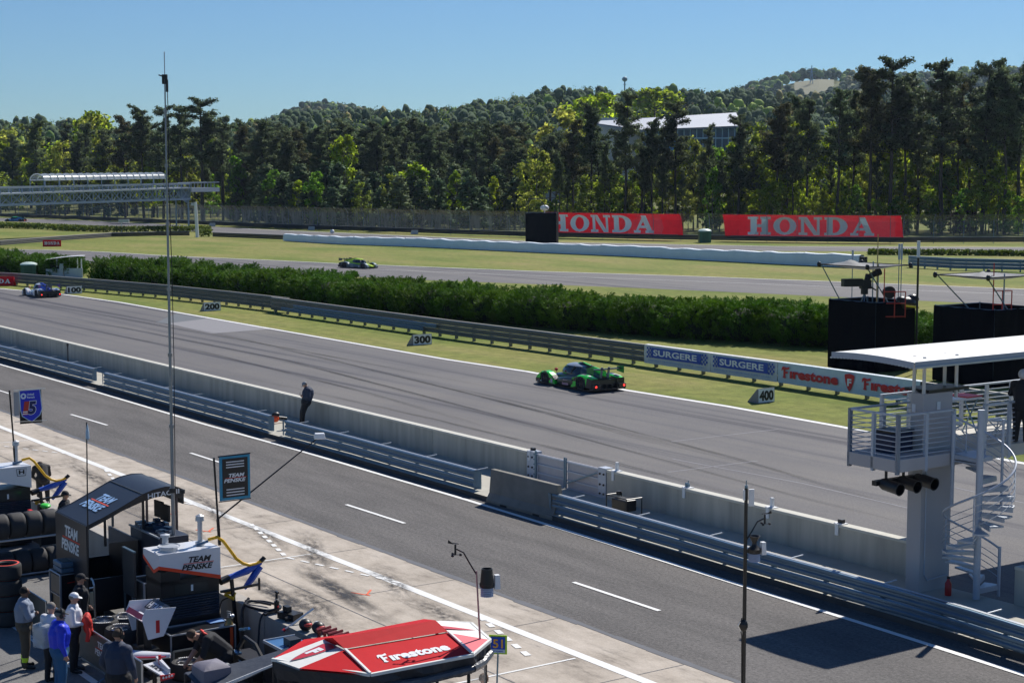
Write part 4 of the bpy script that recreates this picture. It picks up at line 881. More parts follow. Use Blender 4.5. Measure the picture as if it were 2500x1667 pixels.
guard_far('bluish guard rail at the right beyond the camera scaffolds', [(2218, 653), (2330, 660), (2500, 664), (2800, 664)], 1.35, bluerail, dots=True, z=0)
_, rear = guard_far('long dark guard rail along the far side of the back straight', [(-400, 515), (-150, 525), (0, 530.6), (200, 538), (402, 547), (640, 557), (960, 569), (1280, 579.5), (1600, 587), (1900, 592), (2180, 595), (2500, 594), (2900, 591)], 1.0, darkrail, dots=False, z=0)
rear = [Vector((p.x, p.y, 0)) for p in rear]
# ---------------- debris fence with the two banners ----------------
mesh_l = see_through('fence_mesh', (.34, .31, .275), .50, scale=.35, patchy=(.22, .72)); mesh_t = see_through('open_fence_mesh', (.30, .31, .32), .22, scale=.6)
def fence(px0, px1, label, m):
    a = at_px(rear, px0); b = at_px(rear, px1); line = [a] + [p for p in rear if px0 < 1250 + p.x / p.y * FPX < px1] + [b]; base = a.copy(); L = rel(line, base)
    L = [p + Vector((0, .35, 0)) for p in L]
    t = thing('debris_fence', label, 'fence', base)
    mb = MB(); profile(mb, L, [(0, .9), (0, 3.7), (.25, 4.2), (.7, 4.6)]); mb.build('wire_mesh', m, t)
    for p, tg in along(L, 5.0):
        nr = Vector((tg.y, -tg.x, 0)); mb = MB(); mb.tube([p - nr * .05, p - nr * .05 + Vector((0, 0, 3.7)), p + nr * .22 + Vector((0, 0, 4.25)), p + nr * .72 + Vector((0, 0, 4.7))], .05, 5); mb.build('post', galv, t)
    mb = MB(); profile(mb, L, [(.69, 4.60), (.71, 4.64)]); mb.build('top_cable', mat('dull_cable', (.12, .12, .13), .7), t)
fence(410, 1350, 'grey debris fence along the back straight left of the red banners', mesh_l)
fence(-380, 408, 'open debris fence seen below the footbridge', mesh_t); fence(1352, 2204, 'debris fence carrying the two big red banners', mesh_t); fence(2206, 2880, 'open debris fence in front of the tall pines at the right edge', mesh_t)
def big_banner(x0, x1, label, lx0, lx1, sk):
    a = at_px(rear, x0); b = at_px(rear, x1); d = b - a; L = d.length; t = thing('banner', label, 'banner', a + Vector((0, .12, 0)), math.atan2(d.y, d.x), 'big red banners on the debris fence')
    n = 24; prof = [(0, 0.98), (.0, 2.2), (-.03, 3.5), (-.25, 4.1), (-.6, 4.5)]
    mb = MB(); mb.grid([[(L * i / n + (z - .98) * -sk, y - .25 - .03 * (i % 3 == 0) - .05 * math.sin(i * 1.9 + z), z) for y, z in prof] for i in range(n + 1)]); mb.build('vinyl_sheet', redsign, t)
    mb = MB(); la = lx0 * L; lb = lx1 * L; tmp = MB(); honda(tmp, (0, 0, 0), (1, 0, 0), (0, 1, 0), lb - la, 3.0)
    vs = []
    for (x, y, z) in tmp.v:
        zz = 1.2 + y; yy = -.36 if zz < 3.5 else -.36 - (zz - 3.5) * .45
        vs.append((la + x, yy - .03, zz))
    # letters bend with the sheet
    mb._add(vs, tmp.f); mb.build('lettering', mat('white_banner_print', (.95, .95, .95), .6, var=.12, scale=.6), t)
big_banner(1338, 1669, 'left one of the two big red banners, partly hidden by the far camera scaffold', .02, .795, .12)
big_banner(1771, 2205, 'right one of the two big red banners, in the shade of the tall pines', .13, .84, .12)
# ---------------- footbridge ----------------
bluew = mat('pale_blue_bridge_paint', (.21, .28, .38), .5, .1, var=.08)
A = Vector(D3(0, 458.5, 282)); B = Vector(D3(463, 448.5, 330)); dirb = (B - A); dirb.z = 0; dirb.normalize()
t = thing('footbridge', 'pale blue steel truss footbridge over the back straight at the left', 'footbridge', (B.x, B.y, 0), math.atan2(-dirb.y, -dirb.x))   # local x runs from the right end to the left
nrm = Vector((dirb.y, -dirb.x, 0))
Lt = (B - A).length; LT = Lt * 1.5
def bz(x, which):       # heights falling slightly to the left
    f = x / Lt; return {'rail': 9.45 + (8.92 - 9.45) * f, 'deck': 8.65 + (7.85 - 8.65) * f, 'bot': 6.4 + (5.93 - 6.4) * f}[which]
for side in (0, 1):
    y = .0 if side == 0 else -3.0; yy = y
    yy = 3.0 * side
    s = MB()
    n = int(LT / 2.6)
    for i in range(n):
        x0 = LT * i / n; x1 = LT * (i + 1) / n; b0, b1, d0, d1 = bz(x0, 'bot'), bz(x1, 'bot'), bz(x0, 'deck'), bz(x1, 'deck')
        s.beam((x0, -yy, b0), (x0, -yy, bz(x0, 'rail')), .16, .16)
        if i % 2 == 0: s.beam((x0, -yy, b0), (x1, -yy, d1), .12, .12); s.beam((x0, -yy, d0), (x1, -yy, b1), .12, .12)
        else: s.beam((x0, -yy, d0), (x1, -yy, b1), .12, .12); s.beam((x0, -yy, b0), (x1, -yy, d1), .12, .12)
    s.build('truss_web', bluew, t)
    s = MB(); s.beam((0, -yy, bz(0, 'bot')), (LT, -yy, bz(LT, 'bot')), .35, .35); s.build('bottom_chord', bluew, t)
    s = MB(); s.beam((-.2, -yy, bz(0, 'rail')), (LT, -yy, bz(LT, 'rail')), .22, .3); s.build('handrail', galv_pale, t)
    s = MB(); s.quad((0, -yy + .04, bz(0, 'deck')), (LT, -yy + .04, bz(LT, 'deck')), (LT, -yy + .04, bz(LT, 'rail')), (0, -yy + .04, bz(0, 'rail'))); s.build('mesh_infill', see_through('bridge_mesh', (.35, .42, .50), .22, scale=.7), t)
s = MB(); s.box((LT / 2, -1.5, 0), (1, 1, 1)); s.v = s.v[:-8]; s.f = []; s.m = []
s.v = []; s.grid([[(x, .12, bz(x, 'deck') - .16), (x, .12, bz(x, 'deck') + .1), (x, -3.12, bz(x, 'deck') + .1), (x, -3.12, bz(x, 'deck') - .16)] for x in (-.2, LT)], True); s.build('deck', mat('pale_bridge_deck', (.42, .46, .50), .6), t)
can = MB(); rib = MB(); post = MB()
def xat(px):
    lo, hi = 0.0, LT
    for _ in range(40):
        m_ = (lo + hi) / 2; p = Vector((B.x, B.y, 0)) - dirb * m_
        if 1250 + p.x / p.y * FPX > px: lo = m_
        else: hi = m_
    return lo
x0, x1 = xat(409), xat(112); n = 18
def arc(x, r=1.0, k=9): return [(x, -1.5 + 1.6 * r * math.cos(math.pi * j / k), bz(x, 'rail') + 1.15 + 1.1 * r * math.sin(math.pi * j / k) - .0) for j in range(k + 1)]
can.grid([arc(x0 + (x1 - x0) * i / n) for i in range(n + 1)]); can.build('canopy_glazing', see_through('milky_canopy_sheet', (.50, .56, .64), .40, .25), t, smooth=True)
for i in range(n + 1): rib.tube(arc(x0 + (x1 - x0) * i / n, 1.03), .09, 5)
rib.build('canopy_rib', white, t)
for i in range(0, n + 1, 2):
    x = x0 + (x1 - x0) * i / n
    for y in (.1, -3.1): post.beam((x, y, bz(x, 'rail')), (x, y, bz(x, 'rail') + 1.15), .12, .12)
post.build('canopy_post', bluew, t)
s = MB(); s.beam((x0, .1, bz(x0, 'rail') + 1.15), (x1, .1, bz(x1, 'rail') + 1.15), .15, .15); s.beam((x0, -3.1, bz(x0, 'rail') + 1.15), (x1, -3.1, bz(x1, 'rail') + 1.15), .15, .15); s.build('eaves_beam', white, t)
# landing that carries on to the right behind the trees
s = MB(); s.bx(-9.8, -.25, -3.2, .2, 7.8, 8.65); s.build('landing_slab', mat('grey_landing', (.40, .44, .48), .7), t)
s = MB()
for k in range(8): s.beam((-.4 - k * 1.1, .1, 8.65), (-.4 - k * 1.1, .1, 9.55), .08, .08)
s.beam((-.25, .1, 9.6), (-9.8, .1, 9.75), .16, .2); s.beam((-.25, -3.1, 9.6), (-9.8, -3.1, 9.75), .16, .2); s.build('landing_rail', galv_pale, t)
for x in (.6, LT - .5):
    for y in (0, -3): s = MB(); s.beam((x, y, 0), (x, y, 6.4), .22, .22); s.build('pier', bluew, t)
s = MB(); s.beam((-.4, -1.5, 8.3), (.5, -1.5, 6.2), .3, 3.0); s.build('pier', bluew, t)
p = G(482, 579.6); t = thing('lamp_post', 'plain white post standing at the end of the footbridge', 'post', p)
s = MB(); s.cyl((0, 0, 0), (-.25, 0, 6.3), .32, .26); s.build('post_shaft', white, t)
s = MB(); s.box((-.75, 0, 5.9), (.5, .5, .5)); s.beam((-.3, 0, 6.1), (-.7, 0, 6.1), .1, .1); s.build('camera_head', galv_pale, t)
# ---------------- office block behind the trees ----------------
D = 500
def atd(px, py, d=D): return D3(px, py, d)
p = atd(1457, 300); q_ = atd(1812, 300); t = thing('office_block', 'white roofed office block with dark glazing behind the trees', 'building', (p.x, D, 0), 0)
wd = q_.x - p.x; zt = atd(0, 275).z
wb = MB(); zl, zr = atd(0, 300).z - 1.0, atd(0, 310).z
wb.prism([(14, 6), (wd - 1.5, 6), (wd - 1.5, zr + .5), (14, zr - 1.5)], (0, 1.5, 0), (1, 0, 0), (0, 0, 1), (0, 1, 0), 30); wb.build('glazed_wall', mat('dark_blue_glazing', (.012, .05, .12), .15, var=.3, scale=.3), t)
rb = MB(); A1, A2, A3, A4, A5 = (0, 9, atd(0, 296, 509).z), (wd, 14, atd(0, 275, 514).z), (wd, 0, atd(0, 307).z), (13.5, 0, atd(0, 317).z), (0, 7, atd(0, 301, 507).z); rb.quad(A5, A4, A3, A2, A1); rb.quad(*[(x, y, z - .5) for x, y, z in (A1, A2, A3, A4, A5)]); rb.bx(0, wd, 14.1, 34, 10, atd(0, 280, 514).z - 1); rb.build('white_roof_band', mat('white_metal_cladding', (.55, .58, .63), .5, var=.05, scale=.3), t)
mu = MB()
for k in range(15): x = 15 + k * (wd - 17) / 14; mu.bx(x - .1, x + .1, 1.2, 1.5, 8, zr - .5)
for z in (14.5, 18.5, 22.5): mu.bx(14, wd - 1.5, 1.1, 1.49, z, z + .35)
mu.build('mullion', mat('blue_grey_mullion', (.25, .42, .62), .5), t)
for k, z in enumerate((15, 19)):
    mu = MB(); mu.bx(20 + k, 27, .9, 1.48, z, z + 3.2); mu.build('window', mat('sky_blue_pane', (.08, .25, .5), .2), t)
p = atd(1363, 302); t = thing('roof_plant', 'pale grey box on the roof left of the office block', 'building', (p.x, D + 6, 0), 0)
s = MB(); s.bx(0, 5.2, 0, 6, 5, atd(0, 299, D + 6).z); s.build('plant_box', mat('pale_grey_cladding', (.50, .50, .48), .6), t)
s = MB(); s.bx(-4, 8, -1, 7, 3, atd(0, 326, D + 6).z); s.build('lower_roof', mat('grey_flat_roof', (.28, .32, .36), .6), t)
# water tower, radio mast, pylon
p = D3(1525, 230, 1050); z0 = hillz(p.x, p.y); t = thing('water_tower', 'round water tower on a slim stem above the long hill', 'water tower', (p.x, p.y, z0)); zc = D3(0, 194, 1050).z - z0
s = MB(); s.ell((0, 0, zc), (1.75, 1.75, 1.6)); s.build('tank', mat('water_tower_paint', (.18, .28, .33), .5), t, smooth=True)
s = MB(); s.cyl((0, 0, 0), (0, 0, zc - 1), .55, .4); s.cyl((0, 0, zc - 3.4), (0, 0, zc - 3.1), 1.0); s.build('stem', MATS['water_tower_paint'], t)
p = D3(2163, 150, 900); z0 = hillz(p.x, p.y); t = thing('radio_mast', 'radio mast with a ring of antennas above the right hand pines', 'mast', (p.x, p.y, z0)); zc = D3(0, 140, 900).z - z0
s = MB(); s.cyl((0, 0, 0), (0, 0, zc), .35, .25, 6); s.build('mast_pole', galv, t)
s = MB()
for zz in (zc - .3, zc - 2.5, zc - 4.5):
    for j in range(6): s.box((.9 * math.cos(j * 1.05), .9 * math.sin(j * 1.05), zz), (.3, .3, 1.0))
    s.cyl((0, 0, zz - .1), (0, 0, zz + .1), .9)
s.build('antenna_ring', black_metal, t)
p = D3(1981, 210, 2070); z0 = hillz(p.x, p.y); t = thing('power_pylon', 'thin lattice power pylon on the far hill', 'pylon', (p.x, p.y, z0))
s = MB()
for a in (-2, 2): s.beam((a, 0, 0), (0, 0, 26), .7, .7)
for z in (18, 22): s.beam((-5, 0, z), (5, 0, z), .6, .6)
for k in range(5): s.beam((-2 + k * .4, 0, k * 5), (2 - k * .4 - .4, 0, k * 5 + 5), .4, .4)
s.build('lattice', galv, t)
# ---------------- camera scaffolds ----------------
def scaffold(c, rot, size, H, deck, label, m, top=None):
    t = thing('camera_scaffold', label, 'scaffold', c, rot); sx, sy = size
    s = MB(); e = .03; k = 8
    def wallm(a, b):
        a = Vector(a); b = Vector(b); n = Vector(((b - a).y, -(b - a).x, 0)).normalized()
        s.grid([[a.lerp(b, i / k) + n * .02 * math.sin(i * 2.3 + j) + Vector((0, 0, z)) for j, z in enumerate((.05, H * .35, H * .7, H - .05 * (i % 2)))] for i in range(k + 1)])
    wallm((0, 0, 0), (sx, 0, 0)); wallm((sx, 0, 0), (sx, sy, 0)); wallm((sx, sy, 0), (0, sy, 0)); wallm((0, sy, 0), (0, 0, 0)); s.build('dark_screen_cloth', m, t)
    s = MB()
    for x in (.06, sx - .06):
        for y in (.06, sy - .06): s.cyl((x, y, 0), (x, y, H + .05), .03, n=6)
    for z in (H * .33, H * .66, H - .02):
        s.tube([(.06, .06, z), (sx - .06, .06, z), (sx - .06, sy - .06, z), (.06, sy - .06, z), (.06, .06, z)], .024, 5)
    s.build('tube_frame', galv, t)
    s = MB(); s.bx(.1, sx - .1, .1, sy - .1, deck - .06, deck); s.build('deck_boards', mat('worn_plywood', (.36, .28, .20), .8, var=.25), t)
    return t
B1 = W(G(2135, 905).dot(PU), G(2135, 905).dot(PV))
s1 = scaffold(B1, PROT, (-3.4, 3.1), 3.7, 2.9, 'black draped camera scaffold under the pointed grey awning', black_cloth) if False else None
def scaf(px, py, lu, lv, H, deck, label):
    p = G(px, py); t = scaffold(p - PU * lu, PROT, (lu, lv), H, deck, label, black_cloth); return t, p - PU * lu
t1, o1 = scaf(2135, 912, 3.5, 3.1, 3.85, 3.0, 'black draped camera scaffold holding the big television camera')
t2, o2 = scaf(2423, 948, 3.9, 3.6, 3.95, 3.1, 'black draped camera scaffold at the right edge under the flat grey awning')
def awning(c, rot, sx, sy, z, label, peak, pole_pts):
    t = thing('awning', label, 'awning', c, rot); s = MB(); n = 10; rows = []
    for i in range(n + 1):
        r_ = []
        for j in range(n + 1):
            u_, v_ = i / n, j / n; sag = -.28 * math.sin(math.pi * u_) * math.sin(math.pi * v_)
            d = math.hypot(u_ - peak[0], v_ - peak[1]); r_.append((u_ * sx, v_ * sy, z + sag + peak[2] * max(0, 1 - d / .38) ** 2))
        rows.append(r_)
    s.grid(rows); s.build('awning_cloth', mat('grey_awning_cloth', (.20, .215, .24), .7, trans=.25, var=.1, bump=.2), t, smooth=True)
    s = MB(); e = [(0, 0, z), (sx, 0, z), (sx, sy, z), (0, sy, z), (0, 0, z)]; s.tube(e, .035, 6)
    for x, y in ((0, 0), (sx, 0), (sx, sy), (0, sy)): s.ell((x, y, z), (.12, .12, .16))
    s.build('hem', black, t)
    for a, b in pole_pts: s = MB(); s.cyl(a, b, .035, n=6); s.build('pole', galv, t)
awning(o1 + PU * -.5 + PV * -.3, PROT, 3.6, 3.4, 5.75, 'pointed dark grey awning over the scaffold with the television camera', (.25, .5, .55), [((0.1, .1, 5.7), (.9, .9, 3.6)), ((3.5, .1, 5.7), (3.2, 2.4, 3.4)), ((1.6, 2.6, 3), (1.6, 2.6, 5.9)), ((1.9, 2.7, 3), (1.9, 2.7, 5.8))])
awning(o2 + PU * .2 + PV * -.2, PROT, 3.4, 4.2, 5.55, 'flat pale grey awning over the scaffold at the right edge', (.4, .5, .45), [((0.1, .1, 5.5), (1.3, 1.6, 3.5)), ((3.3, .1, 5.5), (3.0, 2.6, 3.3)), ((2.0, 3.0, 3), (2.0, 3.0, 5.6))])
for i, (px, y0, y1, d) in enumerate(((2243, 588, 735, 88), (2144, 572, 640, 91))):
    a = D3(px, y0, d); b = D3(px + 1, y1, d); t = thing('antenna_pole', ('thick antenna pole with a pale tip at the right corner of the television camera scaffold', 'thin yellowish whip pole above the pointed awning')[i], 'antenna', (a.x, a.y, 0))
    zb = 0.0; s = MB(); s.cyl((0, 0, 0), (0, 0, a.z - .9), .06 if i == 0 else .035, n=8); s.build('pole', black_metal if i == 0 else mat('tan_pole', (.45, .33, .12), .5), t)
    s = MB(); s.cyl((0, 0, a.z - .9), (0, 0, a.z), .09 if i == 0 else .03, n=8); s.build('antenna_tip', whiteplastic if i == 0 else MATS['tan_pole'], t)
for i, px in enumerate((2196, 2202, 2082)):
    a = D3(px, 595 if i < 2 else 610, 93); t = thing('whip_antenna', ('left one of the twin grey aerials behind the pointed awning', 'right one of the twin grey aerials behind the pointed awning', 'lone grey aerial at the left corner of the pointed awning')[i], 'antenna', (a.x, a.y, 2.95))
    s = MB(); s.cyl((0, 0, 0), (0, 0, a.z - 2.95 - .9), .025, n=6); s.build('mast', galv, t); s = MB(); s.cyl((0, 0, a.z - 2.95 - .9), (0, 0, a.z - 2.95), .06, n=8); s.build('aerial', mat('grey_aerial', (.45, .5, .55), .5), t)
# television camera on its tripod
p = D3(2110, 735, 89.5); t = thing('television_camera', 'large black television camera on a tripod on the draped scaffold', 'camera', (p.x, p.y, 3.0), R(15))
s = MB()
for a in (0, 2.1, 4.2): s.beam((.55 * math.cos(a), .55 * math.sin(a), 0), (0, 0, 1.25), .05, .05)
s.build('tripod_leg', galv, t)
s = MB(); s.box((-.75, 0, 1.85), (1.15, .42, .42)); s.box((.05, 0, 1.75), (.6, .35, .5)); s.cyl((0, 0, 1.2), (0, 0, 1.55), .2); s.beam((.2, 0, 1.7), (.75, .1, 1.4), .08, .08); s.build('camera_body', black, t, bevel=.03)
s = MB(); s.cyl((.15, 0, 2.1), (.75, .1, 2.35), .15, .17); s.cyl((.75, .1, 2.35), (.95, .13, 2.43), .2, .22); s.build('lens', black_metal, t)
s = MB(); s.cyl((.05, -.05, 1.95), (.15, 0, 2.3), .1); s.build('viewfinder', black, t)
p = D3(2172, 732, 89); t = thing('studio_monitor', 'round dark spotlight and covered gear beside the television camera', 'equipment', (p.x, p.y, 3.0), R(10))
s = MB(); s.cyl((-.1, -.25, 1.35), (-.1, .1, 1.35), .34, .3, 16); s.build('lamp_drum', black, t)
s = MB(); s.ell((1.1, .3, .72), (.62, .4, .34), 14, 8); s.ell((1.5, .35, .95), (.35, .3, .25), 10, 6); s.ell((.8, .3, .9), (.3, .3, .2), 10, 6); s.build('covered_gear', mat('black_bag', (.015, .015, .02), .35, bump=.5), t, smooth=True)
s = MB(); s.beam((.75, -.4, .62), (1.5, -.4, .52), .16, .10); s.build('yellow_case', mat('yellow_case_paint', (.75, .62, .02), .5), t)
def redframe(p, sx, h, label, rz=.1):
    t = thing('ladder_frame', label, 'ladder', p, rz); s = MB()
    for x in (0, sx * .5, sx): s.cyl((x, 0, 0), (x, 0, h if x else h * 1.9), .03, n=6)
    for z in (.05, h * .55, h): s.cyl((0, 0, z), (sx, 0, z), .03, n=6)
    s.build('tube', mat('red_tube_paint', (.55, .05, .03), .5), t)
p = D3(2158, 735, 88.5); redframe((p.x, p.y, 3.0), 1.2, 1.4, 'red ladder frame behind the television camera')
p = D3(2424, 755, 85); redframe((p.x, p.y, 3.1), 1.0, 1.6, 'red ladder frame on the scaffold at the right edge')
# far scaffold
p = G(1283, 600); s1 = scaffold(p, R(-8), (4.85, 3.2), 5.15, 5.0, 'distant black scaffold box before the left red banner', black_cloth)
t = thing('scaffold_frame', 'bare steel hoop frame on top of the distant black scaffold', 'frame', (p.x + .3, p.y, 5.0), R(-8)); s = MB(); s.tube([(.1, .5, 0), (.1, .5, 2.3), (4.3, .5, 2.5), (4.3, .5, 0)], .07, 5); s.beam((1.8, .5, 2.3), (3.4, .5, .4), .08, .08); s.build('tube', black_metal, t)
t = thing('television_camera', 'small white covered camera on the distant black scaffold', 'camera', (p.x + 3.0, p.y + 1, 5.0), 0); s = MB(); s.ell((0, 0, .9), (.7, .5, .45)); s.cyl((0, 0, 0), (0, 0, .8), .08); s.build('rain_cover', whiteplastic, t, smooth=True)
# ---------------- far left: marshal hut and toilets ----------------
hutp = G(160, 677)
p = G(92, 677); t = thing('portable_toilet', 'green portable toilet with white domed roof left of the white marshal stand', 'toilet', (p.x - .9, p.y, 0), R(10))
def toilet(t, h, w_):
    s = MB(); s.bx(-w_ / 2, w_ / 2, -w_ / 2, w_ / 2, 0, h * .8); s.build('cabin', mat('green_cabin_plastic', (.03, .12, .07), .5), t)
    s = MB(); s.bx(-w_ * .28, w_ * .28, -w_ / 2 - .02, -w_ / 2, .1, h * .72); s.build('door', mat('dark_green_door', (.02, .09, .05), .5), t)
    s = MB(); s.lathe((0, 0, h * .8), (0, 0, 1), [(w_ * .60, 0), (w_ * .58, h * .07), (w_ * .42, h * .15), (w_ * .2, h * .19), (0, h * .2)], 16); s.build('domed_roof', mat('pale_green_roof', (.5, .62, .56), .5), t, smooth=True)
toilet(t, 1.65, 1.55)
p = G(1722, 593); t = thing('portable_toilet', 'distant green portable toilet between the two big red banners', 'toilet', (p.x, p.y + 1, 0), 0); toilet(t, 2.3, 1.9)
t = thing('marshal_stand', 'small white marshal stand with a thin curved roof behind the left guard rail', 'shelter', hutp, R(8))
s = MB(); s.grid([[(-1.9 + 3.9 * i / 8, y, 1.95 + .22 * math.sin(math.pi * i / 8 * .6) + .02 * i) for y in (-1.0, 1.0)] for i in range(9)]); s.grid([[(-1.9 + 3.9 * i / 8, y, 1.89 + .22 * math.sin(math.pi * i / 8 * .6) + .02 * i) for y in (-1.0, 1.0)] for i in range(9)]); s.build('roof', white, t)
s = MB()
for x, y in ((-.8, -.6), (-.9, .6), (1.2, .6), (.35, .6), (1.75, -.6)): s.cyl((x, y, 0), (x, y, 2.0), .07, n=8)
s.build('post', whiteplastic, t)
s = MB(); s.bx(-1.9, -.5, -.9, -.8, 0, .95); s.bx(-.5, -.1, -.95, -.5, 0, 1.5); s.bx(0, 1.9, -.9, -.82, 0, 1.0); s.build('low_wall', mat('pale_stand_panel', (.52, .55, .60), .6), t)
p = G(297, 567); t = thing('course_camera', 'small camera on a pole by the clipped hedge', 'camera', p); s = MB(); s.cyl((0, 0, 0), (0, 0, 2.0), .1, n=6); s.build('pole', white, t); s = MB(); s.box((.5, 0, 2.2), (2.0, .6, .6)); s.build('housing', galv_pale, t)
for i, (px, py) in enumerate(((518, 553), (760, 562), (1012, 572))):
    p = G(px, py); t = thing('verge_board', ('low grey wedge board on the verge beside the white bridge post', 'low grey wedge board on the verge above the end of the tyre barrier', 'low grey wedge board on the verge left of the distant scaffold')[i], 'sign', p, .2)
    s = MB(); s.prism([(-.7, 0), (.7, 0), (.7, .75), (-.5, .75)], (0, 0, 0), (1, 0, 0), (0, 0, 1), (0, 1, 0), .5); s.build('board', mat('grey_verge_board', (.42, .45, .50), .5), t)
p = G(811, 572); t = thing('marker_ball', 'small white ball shaped marker standing behind the tyre barrier', 'marker', p); s = MB(); s.ell((0, 0, .5), (.42, .42, .4)); s.build('ball', white, t, smooth=True); s = MB(); s.cyl((0, 0, .8), (0, 0, 1.3), .15); s.build('cap', black, t)
# ---------------- the air itself ----------------
s = MB(); s.bx(-2600, 2600, -150, 3400, -1.0, 420); hz = s.build('haze', [], None)
hm = bpy.data.materials.new('haze_air'); hm.use_nodes = True; hn = hm.node_tree; hn.nodes.remove(hn.nodes['Principled BSDF'])
pv = hn.nodes.new('ShaderNodeVolumePrincipled'); pv.inputs['Color'].default_value = (.62, .78, 1.0, 1); pv.inputs['Density'].default_value = .00005; pv.inputs['Anisotropy'].default_value = .3
hn.links.new(pv.outputs[0], hn.nodes['Material Output'].inputs['Volume']); hz.data.materials.append(hm); tag(hz, 'thin bluish haze in the air', 'haze', None, 'stuff')
# ---------------- race cars (long, low, closed sports prototypes) ----------------
def race_car(name, label, loc, rz, col, scale=1.0, number='3'):
    paint = mat(col['n'] + '_car_paint', col['body'], .28, .1, coat=.6, var=.03); paint2 = mat(col['n'] + '_second_paint', col['second'], .3, .1, coat=.5, var=.03)
    roofm = mat(col['n'] + '_roof_paint', col['roof'], .3, .2, coat=.5, var=.03); carb = mat('carbon_black', (.016, .017, .02), .35, coat=.2)
    for m__, c2 in ((paint, col.get('liv')), (mat(col['n'] + '_fin_paint', col['fin'], .3, coat=.5, var=.03), col.get('liv'))):
        if c2: livery(m__, c2[0], c2[1], c2[2])
    t = thing(name, label, 'race car', loc, rz); t.scale = (scale,) * 3
    def loft(secs, n=12, p=2.6):   # superellipse sections (x, y, half width, z0, z1)
        rows = []
        for x, yc, w_, z0, z1 in secs:
            r = []
            for j in range(n * 2):
                a = 2 * math.pi * j / (n * 2); c, s_ = math.cos(a), math.sin(a)
                r.append((x, yc + w_ * math.copysign(abs(c) ** (2 / p), c), (z0 + z1) / 2 + (z1 - z0) / 2 * math.copysign(abs(s_) ** (2 / p), s_)))
            rows.append(r)
        m_ = MB(); m_.grid(rows, True); k = n * 2; m_.f.append(list(range(k))); m_.m.append(0); m_.f.append([(len(rows) - 1) * k + j for j in range(k)][::-1]); m_.m.append(0); return m_
    m_ = MB(); m_.quad(*[(x, y, .10) for x, y in ((2.42, -.7), (2.42, .7), (2.2, .95), (-2.1, .95), (-2.1, -.95), (2.2, -.95))]); m_.prism([(2.42, -.7), (2.42, .7), (2.2, .95), (-2.1, .95), (-2.1, -.95), (2.2, -.95)], (0, 0, .05), (1, 0, 0), (0, 1, 0), (0, 0, 1), .045); m_.build('splitter_floor', carb, t)
    loft([(2.36, 0, .16, .18, .30), (2.1, 0, .30, .14, .40), (1.6, 0, .38, .12, .52), (1.0, 0, .46, .12, .62), (.3, 0, .56, .12, .70), (-.5, 0, .62, .12, .76), (-1.2, 0, .55, .12, .80), (-1.9, 0, .34, .2, .66)]).build('nose_and_tub', paint2, t, smooth=True)
    def fender(y0, out, a0=None):
        m_ = MB(); th = .40; pts_f = [(2.28, .12), (2.30, .24), (2.12, .47), (1.86, .61), (1.58, .665), (1.28, .62), (1.02, .50), (.80, .32), (.72, .12)]; wx, wr = 1.55, .37
        arch = [(wx + wr * math.cos(a), .34 + wr * math.sin(a) * .92) for a in np.linspace(math.radians(-38), math.radians(218), 13)]
        rows = []
        for p_, q_ in zip(pts_f, pts_f[1:]):
            pass
        ys = (0, .06, .34, .40); prof = []
        for (x, z) in pts_f: prof.append([(x, y0 + (y - .2), z - (.045 if y in (0, .40) else 0)) for y in ys])
        m_.grid(prof)
        # outer and inner skins with the wheel arch cut out
        for yy in (y0 - .2, y0 + .2):
            A_ = [(wx + wr, .12)] + arch + [(wx - wr, .12)]
            m_.quad(*[(x, yy, z) for x, z in ([(2.28, .12), (2.30, .24), (2.12, .43), (1.86, .565)] + [(wx + wr * math.cos(a), .34 + wr * .92 * math.sin(a)) for a in (1.2, .8, .4, 0)] + [(wx + wr, .12)])])
            m_.quad(*[(x, yy, z) for x, z in ([(1.86, .565), (1.58, .62), (1.28, .575)] + [(wx + wr * math.cos(a), .34 + wr * .75 * math.sin(a)) for a in (1.9, 1.57, 1.2)])])
            m_.quad(*[(x, yy, z) for x, z in ([(1.28, .575), (1.02, .455), (.80, .28), (.72, .12), (wx - wr, .12)] + [(wx + wr * math.cos(a), .34 + wr * .92 * math.sin(a)) for a in (3.14, 2.75, 2.3, 1.9)])])
        return m_
    for s_ in (1, -1): fender(.73 * s_, s_).build('front_fender', paint, t)
    def rear_fender(y0):
        m_ = MB(); pts_f = [(-.62, .14), (-.70, .40), (-.92, .62), (-1.2, .73), (-1.5, .75), (-1.85, .71), (-2.15, .66), (-2.28, .62)]; wx, wr = -1.42, .39
        m_.grid([[(x, y0 + (y - .22), z - (.05 if y in (0, .44) else 0)) for y in (0, .07, .37, .44)] for x, z in pts_f])
        for yy in (y0 - .22, y0 + .22):
            m_.quad(*[(x, yy, z) for x, z in ([(-.62, .12), (-.70, .36), (-.92, .57), (-1.2, .68)] + [(wx + wr * math.cos(a), .35 + wr * .85 * math.sin(a)) for a in (1.25, .8, .4, 0)] + [(wx + wr, .12)])])
            m_.quad(*[(x, yy, z) for x, z in ([(-1.2, .68), (-1.5, .70), (-1.72, .68)] + [(wx + wr * math.cos(a), .35 + wr * .85 * math.sin(a)) for a in (2.0, 1.6, 1.25)])])
            m_.quad(*[(x, yy, z) for x, z in ([(-1.72, .68), (-2.28, .58), (-2.28, .18), (wx - wr, .18)] + [(wx + wr * math.cos(a), .35 + wr * .85 * math.sin(a)) for a in (3.14, 2.7, 2.3, 2.0)])])
        return m_
